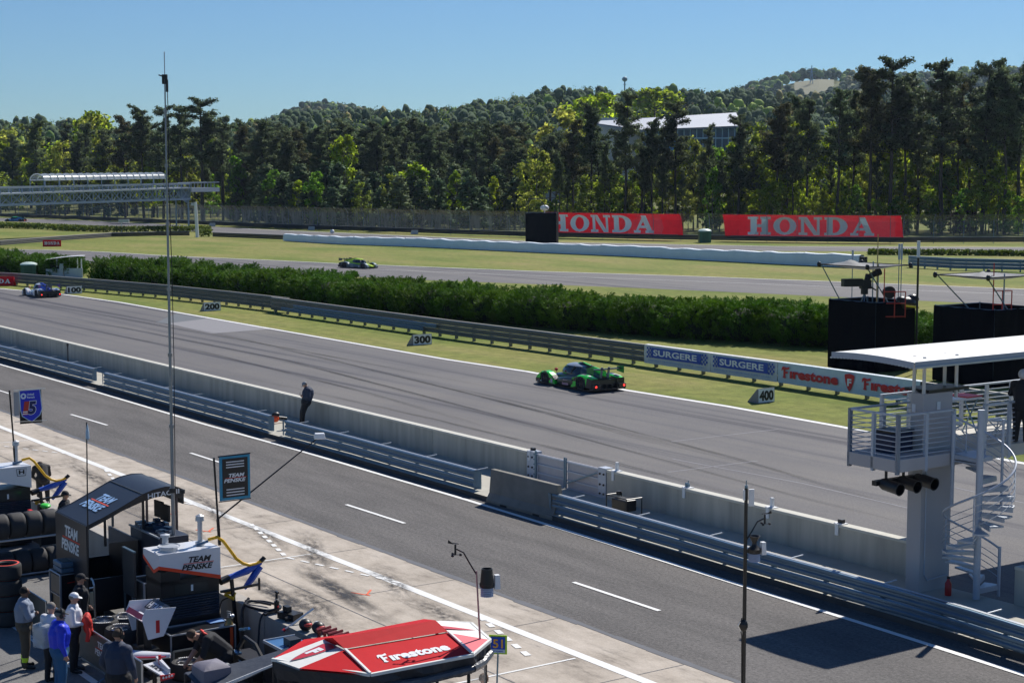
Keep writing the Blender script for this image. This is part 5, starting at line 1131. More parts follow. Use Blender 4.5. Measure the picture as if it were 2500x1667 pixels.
    for s_ in (1, -1):
        rf_ = rear_fender(.72 * s_).build('rear_fender', paint, t); y0 = .72 * s_; m_ = MB(); m_.quad((-2.285, y0 - .22, .18), (-2.285, y0 + .22, .18), (-2.285, y0 + .22, .6), (-2.285, y0 - .22, .6)); m_.quad((-1.80, y0 - .223 * s_, .685), (-2.29, y0 - .223 * s_, .60), (-2.29, y0 - .223 * s_, .18), (-1.80, y0 - .223 * s_, .18))
        m_.quad((-1.95, y0 + .224 * s_, .66), (-2.29, y0 + .224 * s_, .60), (-2.29, y0 + .224 * s_, .18), (-1.80, y0 + .224 * s_, .18)); m_.build('tail_skin', carb, rf_)
    for s_ in (1, -1): loft([(.85, .62 * s_, .12, .12, .34), (.5, .70 * s_, .2, .11, .46), (0, .72 * s_, .22, .1, .52), (-.7, .72 * s_, .22, .1, .58)], 8, 4).build('sidepod', paint2 if col['n'] == 'green' else paint, t, smooth=True)
    def dome(cx, cz, rx, ry, rz_, a0, a1, n=10, k=16):
        m_ = MB(); rows = []
        for i in range(n + 1):
            ph = a0 + (a1 - a0) * i / n
            rows.append([(cx + rx * math.cos(ph) * math.cos(2 * math.pi * j / k) * (1 if math.cos(2 * math.pi * j / k) > 0 else 1.25), ry * math.cos(ph) * math.sin(2 * math.pi * j / k), cz + rz_ * math.sin(ph)) for j in range(k)])
        m_.grid(rows, True); return m_
    dome(.15, .60, 1.05, .52, .52, 0, .86).build('cockpit_glass', glass_dark, t, smooth=True)
    dome(.15, .602, 1.055, .525, .535, .84, 1.5708).build('roof', roofm, t, smooth=True)
    m_ = MB()
    for s_ in (1, -1): m_.tube([(.95, .20 * s_, .73), (.62, .36 * s_, .93), (.3, .42 * s_, 1.0)], .025, 5); m_.tube([(-.05, .50 * s_, .66), (-.12, .46 * s_, .86), (-.2, .38 * s_, 1.02)], .035, 5)
    m_.build('pillar', carb, t)
    loft([(-.15, 0, .24, .6, 1.06), (-.7, 0, .40, .3, 1.0), (-1.3, 0, .40, .25, .86), (-1.95, 0, .34, .25, .70)]).build('engine_cover', mat(col['n'] + '_cover_paint', col.get('cover', col['second']), .3, coat=.5, var=.03), t, smooth=True)
    m_ = MB(); m_.prism([(-.1, 1.0), (-.05, 1.16), (-.35, 1.2), (-1.1, 1.08), (-2.12, .94), (-2.1, .68), (-1.2, .8)], (0, -.03, 0), (1, 0, 0), (0, 0, 1), (0, 1, 0), .06); m_.ell((-.22, 0, 1.08), (.32, .14, .11), 10, 6); m_.build('shark_fin', mat(col['n'] + '_fin_paint', col['fin'], .3, coat=.5, var=.03), t)
    m_ = MB()
    for k in range(4): m_.box((-2.16 + k * .09, 0, 1.02 - k * .008 + .03 * math.sin(k)), (.11, 1.72, .025))
    m_.build('rear_wing', carb, t)
    for s_ in (1, -1): m_ = MB(); m_.prism([(-2.35, .82), (-1.82, .88), (-1.82, 1.10), (-2.35, 1.16)], (0, .86 * s_, 0), (1, 0, 0), (0, 0, 1), (0, 1, 0), .02 * s_); m_.build('wing_endplate', mat(col['n'] + '_endplate', col['end'], .4, var=.03), t)
    for s_ in (1, -1): m_ = MB(); m_.beam((-2.0, .2 * s_, .6), (-2.1, .2 * s_, 1.12), .03, .12); m_.build('wing_pylon', mat('grey_pylon', (.2, .22, .25), .4), t)
    m_ = MB(); m_.bx(-2.24, -2.02, -.52, .52, .12, .56); m_.build('tail_panel', carb, t)
    m_ = MB(); m_.bx(-2.42, -2.1, -.93, .93, .10, .16)
    for y in (-.9, -.45, -.15, .15, .45, .9): m_.bx(-2.42, -2.1, y - .015, y + .015, .1, .34)
    m_.build('diffuser', carb, t)
    for s_ in (1, -1):
        m_ = MB(); m_.bx(-2.46, -2.28, .72 * s_ - .2, .72 * s_ + .2, .18, .36); h = m_.build('light_pod', carb, t)
        m_ = MB(); m_.cyl((-2.462, .80 * s_, .28), (-2.48, .80 * s_, .28), .05, n=10); m_.build('tail_light', mat('lit_tail_light', (.9, .05, .03), .4, emis=((1, .04, .03), 2.2)), h)
        m_ = MB(); m_.ell((2.08, .76 * s_, .40), (.14, .13, .06), 10, 6); m_.build('headlight', mat('headlight_glass', (.6, .65, .7), .1, .3), t)
        m_ = MB(); m_.ell((.95, .66 * s_, .78), (.08, .10, .07), 8, 6); m_.cyl((.95, .60 * s_, .55), (.95, .66 * s_, .75), .015, n=5); m_.build('mirror', mat(col['n'] + '_mirror', col['mirror'], .3), t)
    for x, y, r, w_ in ((1.55, .80, .33, .26), (1.55, -.80, .33, .26), (-1.42, .79, .345, .32), (-1.42, -.79, .345, .32)):
        sg = 1 if y > 0 else -1; m_ = MB(); m_.lathe((x, y - w_ / 2 * sg, r), (0, sg, 0), [(r * .62, 0), (r * .96, .01), (r, .04), (r, w_ - .04), (r * .96, w_ - .01), (r * .64, w_)], 22); wl_ = m_.build('wheel', rubber, t, smooth=True)
        m_ = MB(); m_.lathe((x, y - w_ / 2 * sg, r), (0, sg, 0), [(r * .64, w_ - .002), (r * .58, w_ - .05), (r * .2, w_ - .08), (r * .14, w_ - .03), (0, w_ - .03)], 18)
        for k in range(8): a = k * .785; m_.beam((x, y + w_ * .42 * sg, r), (x + math.cos(a) * r * .6, y + w_ * .42 * sg, r + math.sin(a) * r * .6), .02, .04)
        m_.build('rim', mat('dark_rim', (.06, .06, .065), .35, .6), wl_)
    m_ = MB()   # stripes and panels printed on the left flank and tail
    for s_ in (1, -1):
        y = .936 * s_; e = Vector((-s_, 0, 0)); m_.quad((1.05, y, .14), (.86, y, .14), (.86, y, .34), (1.05, y, .34))
        m_.quad((.1, y, .16), (-.42, y, .16), (-.42, y, .40), (.0, y, .42))
    m_.build('side_panel', mat(col['n'] + '_panel', col['panel'], .4), t)
    m_ = MB()
    for s_ in (1, -1):
        e = Vector((-s_, 0, 0)); m_.text(number, (.96 + .07 * s_, .939 * s_, .16), e, (0, 0, 1), .12, .16, bold=.03)
    m_.build('race_number', white, t)
    m_ = MB()
    for s_ in (1, -1):
        z = .74; m_.quad((-.85, (.72 - .2) * s_, z - .12), (-1.1, .60 * s_, z - .015), (-1.5, .62 * s_, z + .018), (-1.5, .74 * s_, z + .018), (-1.05, .72 * s_, z - .03))
        m_.quad((-1.75, .62 * s_, z + .003), (-1.75, .80 * s_, z + .003), (-2.2, .86 * s_, z - .05), (-2.2, .78 * s_, z - .05))
    m_.build('flash_stripe', mat(col['n'] + '_stripe', col['stripe'], .35), t)
    return t
back = math.atan2(-PU.y, -PU.x)
g = (G(1312, 936) + G(1528, 955)) / 2; g.z = .012
race_car('race_car', 'bright green and black race car with red tail lights on the main straight', G(1407, 945) + Vector((.15, .2, .012)), back - R(1.5), dict(n='green', liv=((.010, .012, .014), 1.5, .57), body=(.02, .78, .05), second=(.012, .02, .016), roof=(.42, .47, .52), fin=(.02, .78, .07), end=(.03, .25, .04), mirror=(.6, .03, .03), panel=(.55, .30, .36), stripe=(.7, .75, .7)), 1.07, '3')
race_car('race_car', 'white race car with blue engine cover beside the 100 board', G(100, 723) + Vector((0, 0, .012)), back + R(1), dict(n='white', liv=((.05, .14, .5), 1.6, .66), cover=(.02, .04, .45), body=(.74, .75, .76), second=(.60, .62, .66), roof=(.75, .76, .78), fin=(.03, .05, .5), end=(.2, .03, .3), mirror=(.7, .1, .1), panel=(.45, .47, .5), stripe=(.1, .25, .6)), 1.02, '6')
d2 = (far2[7] - far2[6]).normalized(); p = G(876, 654) - Vector((0, .5, -.012))
race_car('race_car', 'fluorescent yellow race car half hidden by the juniper hedge', p, math.atan2(d2.y, d2.x) + R(2), dict(n='yellow', body=(.09, .14, .16), second=(.60, .82, .01), roof=(.62, .85, .01), fin=(.55, .75, .02), end=(.12, .1, .1), mirror=(.1, .1, .1), panel=(.4, .4, .45), stripe=(.4, .5, .6)), 1.0, '2')
p = G(38, 541) + Vector((0, 0, .012))
race_car('race_car', 'tiny blue race car far away on the back straight', p, R(176), dict(n='blue', body=(.01, .12, .35), second=(.01, .10, .30), roof=(.05, .5, .15), fin=(.02, .3, .2), end=(.02, .05, .1), mirror=(.1, .1, .1), panel=(.05, .2, .4), stripe=(.1, .4, .6)), 1.05, '7')
# ---------------- marshal tower ----------------
tu, tv = -27.55, 31.95
def TL(u, v, z): return (u - tu, v - tv, z)
t = pit('marshal_tower', 'concrete marshal tower with railed deck and white curved roof at the right', 'tower', tu, tv)
tconc = mat('tower_concrete', (.46, .43, .42), .8, var=.16, scale=1.3, bump=.15, stretch=(1, 1, .4))
def tb(m_, u0, u1, v0, v1, z0, z1): m_.bx(u0 - tu, u1 - tu, v0 - tv, v1 - tv, z0, z1); return m_
tb(MB(), -27.78, -27.33, 31.34, 32.46, 0, 3.4).build('column', tconc, t, bevel=.012)
m_ = MB(); tb(m_, -28.55, -26.9, 29.95, 32.5, 3.4, 3.72); m_.build('deck_slab', tconc, t, bevel=.015)
m_ = MB(); tb(m_, -29.9, -27.0, 32.5, 40, 3.38, 3.70); m_.build('rear_deck_slab', mat('sunlit_deck_concrete', (.5, .48, .43), .8, var=.1), t, bevel=.015)
tb(MB(), -27.76, -27.35, 31.36, 32.44, 3.72, 5.18).build('cabinet', tconc, t, bevel=.01)
m_ = MB(); tb(m_, -28.1, -27.3, 31.5, 33.0, 5.2, 5.27); m_.build('cabinet_lid', black, t)
m_ = MB(); tb(m_, -27.345, -27.33, 31.85, 31.97, 4.75, 4.95); m_.bx(-27.7 - tu, -27.6 - tu, 31.34 - tv, 31.36 - tv, 4.7, 4.9); m_.build('socket_box', whiteplastic, t)
# roof: shallow vault, long side across the track
rows = []; rows2 = []
for i in range(13):
    f = i / 12; u = -29.75 + 2.75 * f; z = 6.04 + .07 * math.sin(math.pi * min(1, f * .92 + .10)) ** .9
    rows.append([TL(u, v, z + .002 * (v - 30)) for v in (30.55 + .10 * abs(f - .5), 33, 36, 40)]); rows2.append([TL(u, v, z - .05 + .002 * (v - 30)) for v in (30.55 + .10 * abs(f - .5), 33, 36, 40)])
m_ = MB(); m_.grid(rows); m_.grid(rows2); m_.build('roof_sheet', mat('white_roof_sheet', (.74, .74, .72), .5, var=.04), t, smooth=True)
m_ = MB()
for i in range(12):
    a, b = Vector(rows[i][0]), Vector(rows[i + 1][0]); m_.quad(a + Vector((0, -.02, .01)), b + Vector((0, -.02, .01)), b + Vector((0, -.02, -.15)), a + Vector((0, -.02, -.15)))
a, b = Vector(rows[12][0]), Vector(rows[12][3]); m_.quad(a + Vector((.02, 0, .02)), b + Vector((.02, 0, .02)), b + Vector((.02, 0, -.12)), a + Vector((.02, 0, -.12)))
m_.build('fascia', mat('grey_blue_fascia', (.36, .40, .47), .5, .2), t)
m_ = MB(); m_.beam(a + Vector((.035, 0, -.13)), b + Vector((.035, 0, -.13)), .05, .05)
for k in range(24): p = Vector(rows[0][0]).lerp(Vector(rows[12][0]), k / 24); m_.box(p + Vector((0, -.03, -.16 + .07 * math.sin(math.pi * min(1, k / 24 * .92 + .1)) ** .9 - (rows[0][0][2] - 6.04 + .0) * 0 - .0 - (k / 24) * (rows[12][0][2] - rows[0][0][2]))), (.06, .02, .04))
m_.build('drip_edge', galv_pale, t)
for (u, v) in ((-27.72, 31.42), (-27.40, 31.42), (-27.72, 32.55), (-27.40, 32.62)):
    m_ = MB(); m_.cyl(TL(u, v, 5.0), TL(u, v, 6.1), .045); m_.build('roof_post', mat('cream_post', (.62, .60, .56), .5), t)
def railing(m_, a, b, z0, nr=8, h=1.08):
    a = Vector(TL(*a, z0)); b = Vector(TL(*b, z0))
    for k in range(nr): m_.beam(a + Vector((0, 0, .08 + k * (h - .12) / nr)), b + Vector((0, 0, .08 + k * (h - .12) / nr)), .02, .02)
    m_.beam(a + Vector((0, 0, h)), b + Vector((0, 0, h)), .07, .05)
rl = [((-28.5, 30.0), (-26.93, 30.0)), ((-26.93, 30.0), (-26.93, 32.0)), ((-28.5, 30.0), (-28.5, 32.4)), ((-27.03, 33.3), (-27.03, 40)), ((-29.85, 32.6), (-29.85, 40))]
for a, b in rl:
    m_ = MB(); railing(m_, a, b, 3.71); rr = m_.build('railing', greypaint, t)
    L = math.hypot(b[0] - a[0], b[1] - a[1]); n = max(1, round(L / 1.0))
    for k in range(n + 1):
        u = a[0] + (b[0] - a[0]) * k / n; v = a[1] + (b[1] - a[1]) * k / n; s = MB(); s.box(TL(u, v, 4.08), (.07, .10, 1.46)); s.build('post', greypaint, rr)
m_ = MB(); m_.tube([TL(-27.32, 31.5, 3.3), TL(-27.32, 31.5, .6), TL(-27.3, 31.6, .45), TL(-27.3, 32.3, .5)], .02, 6); m_.build('conduit', greypaint, t)
m_ = MB(); m_.quad(TL(-26.92, 32.0, 3.70), TL(-26.9, 33.2, 3.70), TL(-26.0, 32.1, 3.70), TL(-26.1, 31.8, 3.70)); tb(m_, -26.95, -26.1, 31.9, 32.5, 3.58, 3.69); m_.build('stair_landing', greypaint, t)
# three hooded signal lamps under the deck
t2 = pit('signal_lamps', 'row of three black hooded signal lamps hanging under the tower deck', 'signal light', -27.2, 30.75, 2.6)
for k in (-.62, 0, .62):
    s = MB(); s.lathe((-.35, k, .45), (1, 0, -.12), [(0, 0), (.12, .02), (.15, .1), (.15, .60), (.165, .62), (.14, .62), (.13, .2), (0, .2)], 16); s.build('lamp_hood', black, t2, smooth=True)
s = MB(); s.bx(-.45, -.3, -.85, .85, .4, .52)
for k in (-.62, 0, .62): s.beam((-.2, k, .55), (-.2, k, .8), .06, .04)
s.build('bracket', black_metal, t2)
# spiral stair
su, sv = -26.0, 31.9
t3 = pit('spiral_staircase', 'grey galvanised spiral staircase beside the marshal tower', 'staircase', su, sv, .2)
s = MB(); s.cyl((0, 0, 0), (0, 0, 4.7), .085, n=14); s.build('centre_pole', greypaint, t3)
NS = 17; tot = R(450); a0 = R(90); zt = 3.5; rad = .84
for i in range(NS):
    a = a0 + tot * i / NS; da = R(26); z = .2 + (zt - .2) * i / NS; s = MB()
    pts_ = [(0.07 * math.cos(a), .07 * math.sin(a)), (rad * math.cos(a), rad * math.sin(a)), (rad * math.cos(a + da / 2), rad * math.sin(a + da / 2)), (rad * math.cos(a + da), rad * math.sin(a + da)), (.07 * math.cos(a + da), .07 * math.sin(a + da))]
    s.prism(pts_, (0, 0, z), (1, 0, 0), (0, 1, 0), (0, 0, 1), .045); s.beam((0, 0, z - .03), (rad * math.cos(a), rad * math.sin(a), z - .03), .03, .10); s.build('tread', mat('chequer_tread', (.42, .46, .52), .4, .4), t3)
def helix(h, r, n=64): return [(r * math.cos(a0 + tot * i / n), r * math.sin(a0 + tot * i / n), .2 + (zt - .2) * i / n + h) for i in range(n + 1)]
s = MB(); s.tube(helix(.95, rad), .028, 8); s.build('handrail', greypaint, t3)
s = MB()
for h in (.22, .38, .54, .70): s.tube(helix(h, rad), .010, 5)
s.build('guard_bar', galv_pale, t3)
s = MB(); h0 = helix(0, rad, NS)
for i in range(0, NS, 4): s.build('baluster', greypaint, t3) if i else None; s = MB(); s.cyl(h0[i], (h0[i][0], h0[i][1], h0[i][2] + .95), .018, n=6)
s.build('baluster', greypaint, t3); s = MB(); s.cyl((h0[0][0], h0[0][1], -.05), (h0[0][0], h0[0][1], 1.2), .04); s.build('newel_post', greypaint, t3); s = MB(); s.cyl((h0[NS][0], h0[NS][1], 2.2), (h0[NS][0], h0[NS][1], 4.5), .05); s.build('newel_post', greypaint, t3); s = MB(); s.cyl((0, rad, 2.1), (0, rad, 4.4), .035); s.build('baluster', greypaint, t3)
# small things on the deck
for i, (u, v) in enumerate(((-28.3, 33.6), (-28.0, 35.0))):
    q_ = pit('stool', ('white round stool left on the rear deck of the tower', 'white round stool right on the rear deck of the tower')[i], 'stool', u, v, 3.70); s = MB(); s.cyl((0, 0, .42), (0, 0, .47), .24, n=18); s.build('seat', white, q_)
    s = MB()
    for a, b in (((-.18, -.15, 0), (.15, .15, .42)), ((.18, .15, 0), (-.15, -.15, .42)), ((-.18, .15, 0), (.15, -.15, .42))): s.beam(a, b, .03, .03)
    s.build('leg', whiteplastic, q_)
q_ = pit('folding_table', 'small table with white and red top on the rear deck of the tower', 'table', -28.9, 34.4, 3.70); s = MB(); s.bx(-.3, .3, -.7, .7, .95, 1.0); s.build('table_top', white, q_); s = MB(); s.bx(-.31, .31, .1, .72, 1.0, 1.03); s.build('red_cloth', redp, q_); s = MB()
for y in (-.6, .6):
    s.beam((-.25, y, 0), (.25, y, .95), .03, .03); s.beam((.25, y, 0), (-.25, y, .95), .03, .03)
s.build('trestle', galv, q_)
q_ = pit('battery_case', 'dark blue equipment case on the deck inside the tower railing', 'case', -27.9, 30.9, 3.72); s = MB(); s.bx(-.3, .3, -.4, .4, 0, .5); s.build('case_body', mat('navy_case', (.015, .025, .07), .5), q_, bevel=.03); s = MB(); s.bx(-.32, .32, -.42, .42, .5, .56); s.build('case_lid', black, q_)
q_ = pit('fire_extinguisher', 'red fire extinguisher at the foot of the spiral staircase', 'extinguisher', -26.75, 31.75, .16); s = MB(); s.lathe((0, 0, 0), (0, 0, 1), [(0, 0), (.08, 0), (.085, .04), (.085, .3), (.04, .38), (.03, .42), (0, .42)], 12); s.build('cylinder', mat('red_gloss', (.5, .02, .02), .3), q_, smooth=True); s = MB(); s.box((0, 0, .45), (.08, .03, .06)); s.build('valve', black, q_)
# ---------------- people ----------------
SKIN = mat('skin', (.46, .25, .17), .6, var=.06); SKIN2 = mat('brown_skin', (.16, .08, .05), .6, var=.06); HAIRG = mat('grey_hair', (.20, .18, .16), .8); HAIRB = mat('brown_hair', (.06, .035, .02), .8); SHOE = mat('black_shoe', (.012, .012, .014), .5)
BASE = dict(pelvis=(0, 0, .95), waist=(.0, 0, 1.08), chest=(.01, 0, 1.30), neck=(.0, 0, 1.50), head=(.03, 0, 1.66), shL=(0, .19, 1.43), shR=(0, -.19, 1.43), elL=(-.03, .26, 1.14), elR=(-.03, -.26, 1.14), haL=(.06, .25, .90), haR=(.06, -.25, .90), hiL=(0, .10, .90), hiR=(0, -.10, .90), knL=(.02, .12, .50), knR=(.02, -.12, .50), anL=(-.02, .13, .09), anR=(-.02, -.13, .09), toL=(.17, .15, .04), toR=(.17, -.15, .04))
def person(label, loc, rz, pose=None, shirt=None, trousers=None, skin=SKIN, sleeve='long', shoes=SHOE, bulk=1.0, vox=.016, hat=None, extras=None, bands=None, height=1.0, group=None):
    P = dict(BASE); P.update(pose or {}); P = {k: Vector(v) for k, v in P.items()}
    caps = []     # (a, b, ra, rb, material index)  0 skin 1 shirt 2 trousers 3 shoes
    b_ = bulk
    for s in 'LR':
        arm = 1 if sleeve == 'long' else 0
        caps += [(P['sh' + s], P['el' + s], .062 * b_, .050 * b_, 1), (P['el' + s], P['ha' + s], .048 * b_, .034, arm), (P['hi' + s], P['kn' + s], .092 * b_, .066 * b_, 2), (P['kn' + s], P['an' + s], .064 * b_, .048 * b_, 2), (P['an' + s] - Vector((0, 0, .02)), P['to' + s], .048, .038, 3), (P['chest'] + Vector((0, 0, .08)), P['sh' + s], .09 * b_, .075 * b_, 1), (P['pelvis'], P['hi' + s], .11 * b_, .105 * b_, 2)]
        d = (P['ha' + s] - P['el' + s]).normalized(); side = Vector((0, 1 if s == 'L' else -1, 0)); side = (side - d * side.dot(d)).normalized(); palm = P['ha' + s] + d * .05; up = d.cross(side)
        caps.append((P['ha' + s], palm + d * .02, .030, .034, 0))
        for k in range(4):
            r0 = palm + up * (.027 - .018 * k) + d * .03; ln__ = (.055, .062, .058, .046)[k]; k1 = r0 + d * ln__ * .6 - side * .008; caps.append((r0, k1, .0105, .0095, 0)); caps.append((k1, k1 + (d - side * .8).normalized() * ln__ * .55, .0095, .008, 0))
        caps.append((palm + up * .03 - d * .02, palm + up * .062 + d * .02, .012, .009, 0))
    caps += [(P['pelvis'], P['waist'], .135 * b_, .13 * b_, 2), (P['waist'], P['chest'], .135 * b_, .155 * b_, 1), (P['chest'], P['chest'] + (P['neck'] - P['chest']) * .55, .15 * b_, .11 * b_, 1), (P['neck'] - (P['neck'] - P['chest']) * .2, P['head'] - (P['head'] - P['neck']) * .35, .058, .055, 0)]
    hd = (P['head'] - P['neck']); fwd = Vector((1, 0, 0)) if 'face' not in (pose or {}) else Vector(pose['face']).normalized(); upv = hd.normalized(); fwd = (fwd - upv * fwd.dot(upv) * .6).normalized(); sd_ = upv.cross(fwd).normalized()
    caps += [(P['head'] + upv * .02 - fwd * .01, P['head'] + upv * .025 + fwd * .015, .092, .085, 0), (P['head'] - upv * .05 + fwd * .03, P['head'] - upv * .075 + fwd * .045, .062, .045, 0), (P['head'] + fwd * .10 + upv * .0, P['head'] + fwd * .115 - upv * .02, .012, .016, 0), (P['head'] + sd_ * .088 - upv * .005, P['head'] + sd_ * .092 - upv * .03, .018, .012, 0), (P['head'] - sd_ * .088 - upv * .005, P['head'] - sd_ * .092 - upv * .03, .018, .012, 0)]
    mb = MB()
    for a, b, ra, rb, k in caps:
        d = b - a; L = max(d.length, 1e-4); d = d / L
        prof = [(1e-3, -ra)] + [(ra * math.cos(t_), ra * math.sin(t_)) for t_ in (-1.1, -.6, 0)] + [(rb * math.cos(t_), L + rb * math.sin(t_)) for t_ in (0, .6, 1.1)] + [(1e-3, L + rb)]
        mb.lathe(a, d, prof, 10)
    o = mb.build('tmpbody', SKIN); rm = o.modifiers.new('r', 'REMESH'); rm.mode = 'VOXEL'; rm.voxel_size = vox; smo = o.modifiers.new('s', 'SMOOTH'); smo.iterations = 2; smo.factor = .5
    dg = bpy.context.evaluated_depsgraph_get(); me = bpy.data.meshes.new_from_object(o.evaluated_get(dg)); bpy.data.objects.remove(o)
    n = len(me.polygons); ce = np.empty(n * 3); me.polygons.foreach_get('center', ce); ce = ce.reshape(-1, 3); best = np.full(n, 1e9); idx = np.zeros(n, dtype=np.int32)
    for a, b, ra, rb, k in caps:
        a_ = np.array(a); d = np.array(b) - a_; L2_ = max(d @ d, 1e-9); t_ = np.clip(((ce - a_) @ d) / L2_, 0, 1); dist = np.linalg.norm(ce - a_ - t_[:, None] * d, axis=1) - (ra + (rb - ra) * t_)
        m_ = dist < best; best[m_] = dist[m_]; idx[m_] = k
    mats = [skin, shirt, trousers, shoes]
    if bands: mats.append(bands[0]); sel = (idx == 2) & (np.abs(ce[:, 2] - bands[1]) < .05); idx[sel] = 4
    me.materials.clear()
    for m_ in mats: me.materials.append(m_)
    me.polygons.foreach_set('material_index', idx); me.polygons.foreach_set('use_smooth', np.ones(n, dtype=bool)); me.update(); me.name = 'body'
    t = thing('person', label, 'person', loc, rz, group); t.scale = (height,) * 3
    bo = meshobj('body', me, t)
    fr = (P['head'], fwd, sd_, upv)
    if hat: hat(t, fr)
    if extras: extras(t, fr, P)
    return t
def cap_hat(m, hair=HAIRG, brim=1):
    def f(t, fr):
        h, fw, sd_, up = fr; M = Matrix((fw, sd_, up)).transposed()
        s = MB(); rows = []
        for i in range(7):
            ph = i / 6 * 1.5; rows.append([h + M @ Vector((.112 * math.cos(ph) * math.cos(a) - .005, .098 * math.cos(ph) * math.sin(a), .035 + .105 * math.sin(ph))) for a in np.linspace(0, 6.283, 17)[:-1]])
        s.grid(rows, True)
        if brim: s.quad(*[h + M @ Vector(p_) for p_ in ((.09, .07, .045), (.15, .06, .035), (.185, 0, .03), (.15, -.06, .035), (.09, -.07, .045))]); s.quad(*[h + M @ Vector(p_) for p_ in ((.09, .07, .035), (.15, .06, .025), (.185, 0, .02), (.15, -.06, .025), (.09, -.07, .035))])
        s.build('cap', m, t, smooth=True)
        hair_part(hair, .018)(t, fr)
    return f
def hair_part(m, z=.05, full=False):
    def f(t, fr):
        h, fw, sd_, up = fr; M = Matrix((fw, sd_, up)).transposed(); s = MB(); rows = []
        for i in range(7):
            ph = -.45 + i / 6 * (1.95 if full else .75)
            rows.append([h + M @ Vector((-.018 + .098 * math.cos(ph) * math.cos(a), .098 * math.cos(ph) * math.sin(a), .03 + .105 * math.sin(ph))) for a in np.linspace(1.15, 5.13, 15)] if not full else [h + M @ Vector((-.02 + .098 * math.cos(ph) * math.cos(a), .097 * math.cos(ph) * math.sin(a), .035 + .10 * math.sin(ph))) for a in np.linspace(.9, 5.38, 15)])
        s.grid(rows); s.build('hair', m, t, smooth=True)
    return f
def headset(t, fr):
    h, fw, sd_, up = fr; s = MB()
    for k in (1, -1): s.cyl(h + sd_ * .085 * k, h + sd_ * .125 * k, .042, n=12)
    s.tube([h + sd_ * .12 * math.cos(a) + up * (.03 + .115 * math.sin(a)) for a in np.linspace(0, math.pi, 11)], .012, 6)
    s.tube([h + sd_ * .11, h + sd_ * .09 + fw * .08 - up * .05, h + fw * .12 - up * .06], .007, 5); s.build('headset', black, t)
BLK = mat('black_cloth', (.012, .013, .017), .85, var=.2, scale=8); NAVY = mat('navy_cloth', (.028, .040, .075), .8, var=.2, scale=8); GREYB = mat('grey_blue_shirt', (.20, .24, .32), .8, var=.15, scale=8); OLIVE = mat('bunker_gear', (.075, .06, .042), .85, var=.2, scale=8)
BLUEJ = mat('royal_blue_jacket', (.01, .035, .62), .5, var=.15, scale=9, bump=.4); JEANS = mat('blue_jeans', (.02, .10, .22), .8, var=.15); HIVIS = mat('hi_vis_band', (.62, .85, .02), .5); WHC = mat('white_shirt', (.62, .63, .68), .8); REDJ = mat('red_jacket_cloth', (.62, .03, .02), .7, var=.15)
# man leaning on the wall with a phone
def phone(t, fr, P):
    s = MB(); s.box(P['haR'] + Vector((.1, .02, .06)), (.015, .07, .14)); s.build('phone', black, t)
p = W(G(752, 1036, .2).dot(PU), 31.75, .2)
lean = dict(pelvis=(.0, 0, .93), waist=(-.04, 0, 1.06), chest=(-.08, 0, 1.30), neck=(-.06, 0, 1.49), head=(.04, 0, 1.62), face=(1, 0, -.8), shL=(-.07, .19, 1.43), shR=(-.07, -.19, 1.43), elL=(-.08, .27, 1.16), elR=(-.07, -.26, 1.16), haL=(.12, .12, 1.16), haR=(.14, -.10, 1.18), hiL=(.02, .1, .9), hiR=(.02, -.1, .9), knL=(.14, .12, .5), knR=(.16, -.10, .5), anL=(.16, .13, .09), anR=(.20, -.10, .09), toL=(.34, .14, .05), toR=(.38, -.12, .05))
person('man in black leaning back on the concrete wall looking at his phone', p, PROT - math.pi / 2 - R(25), lean, NAVY, BLK, bulk=1.62, vox=.018, hat=cap_hat(mat('grey_cap', (.25, .26, .28), .8)), extras=phone, height=1.04)
# man with folded arms in bunker trousers
def braces(t, fr, P):
    s = MB()
    for k in (1, -1): s.tube([(.09, .09 * k, 1.08), (.15, .10 * k, 1.28), (.05, .12 * k, 1.50), (-.10, .08 * k, 1.42), (-.13, .03 * k, 1.10)], .018, 6)
    s.build('braces', black, t)
fold = dict(elL=(.08, .29, 1.17), elR=(.08, -.29, 1.17), haL=(.24, -.02, 1.20), haR=(.26, .05, 1.16), face=(1, .1, 0))
person('man in grey shirt and bunker trousers with yellow bands standing with folded arms', G(62, 1630), PROT + math.pi / 2 - R(14), fold, GREYB, OLIVE, SKIN2, bulk=1.42, vox=.014, hat=hair_part(mat('short_black_hair', (.012, .01, .01), .9), full=True), extras=braces, bands=(HIVIS, .22))
# man in blue jacket
g0 = G(148, 1700)
def blueex(t, fr, P): headset(t, fr)
person('man in royal blue jacket and black cap with headphones at the lower left', g0, PROT + math.pi / 2 - R(5), dict(face=(1, 0, -.15)), BLUEJ, JEANS, bulk=1.5, vox=.014, hat=cap_hat(BLK, HAIRG), extras=blueex, height=1.02)
# person with a clear backpack behind
def clearbag(t, fr, P):
    s = MB(); s.box((-.26, 0, 1.12), (.24, .36, .52)); s.build('clear_backpack', see_through('clear_vinyl', (.75, .78, .8), .35, .1), t, bevel=.05)
    s = MB(); rg = random.Random(2)
    for k in range(9): s.box((-.26 + rg.uniform(-.06, .06), rg.uniform(-.12, .12), 1.12 + rg.uniform(-.2, .2)), (.09, .12, .10), rg.random())
    s.build('bag_contents', mat('mixed_items', (.3, .32, .33), .4, var=.8, scale=12), t)
person('grey haired person in white shirt with a clear plastic backpack', G(128, 1668), PROT + math.pi / 2 + R(25), dict(face=(1, 0, 0)), WHC, BLK, bulk=1.25, vox=.016, hat=hair_part(HAIRG, full=True), extras=clearbag, height=.97)
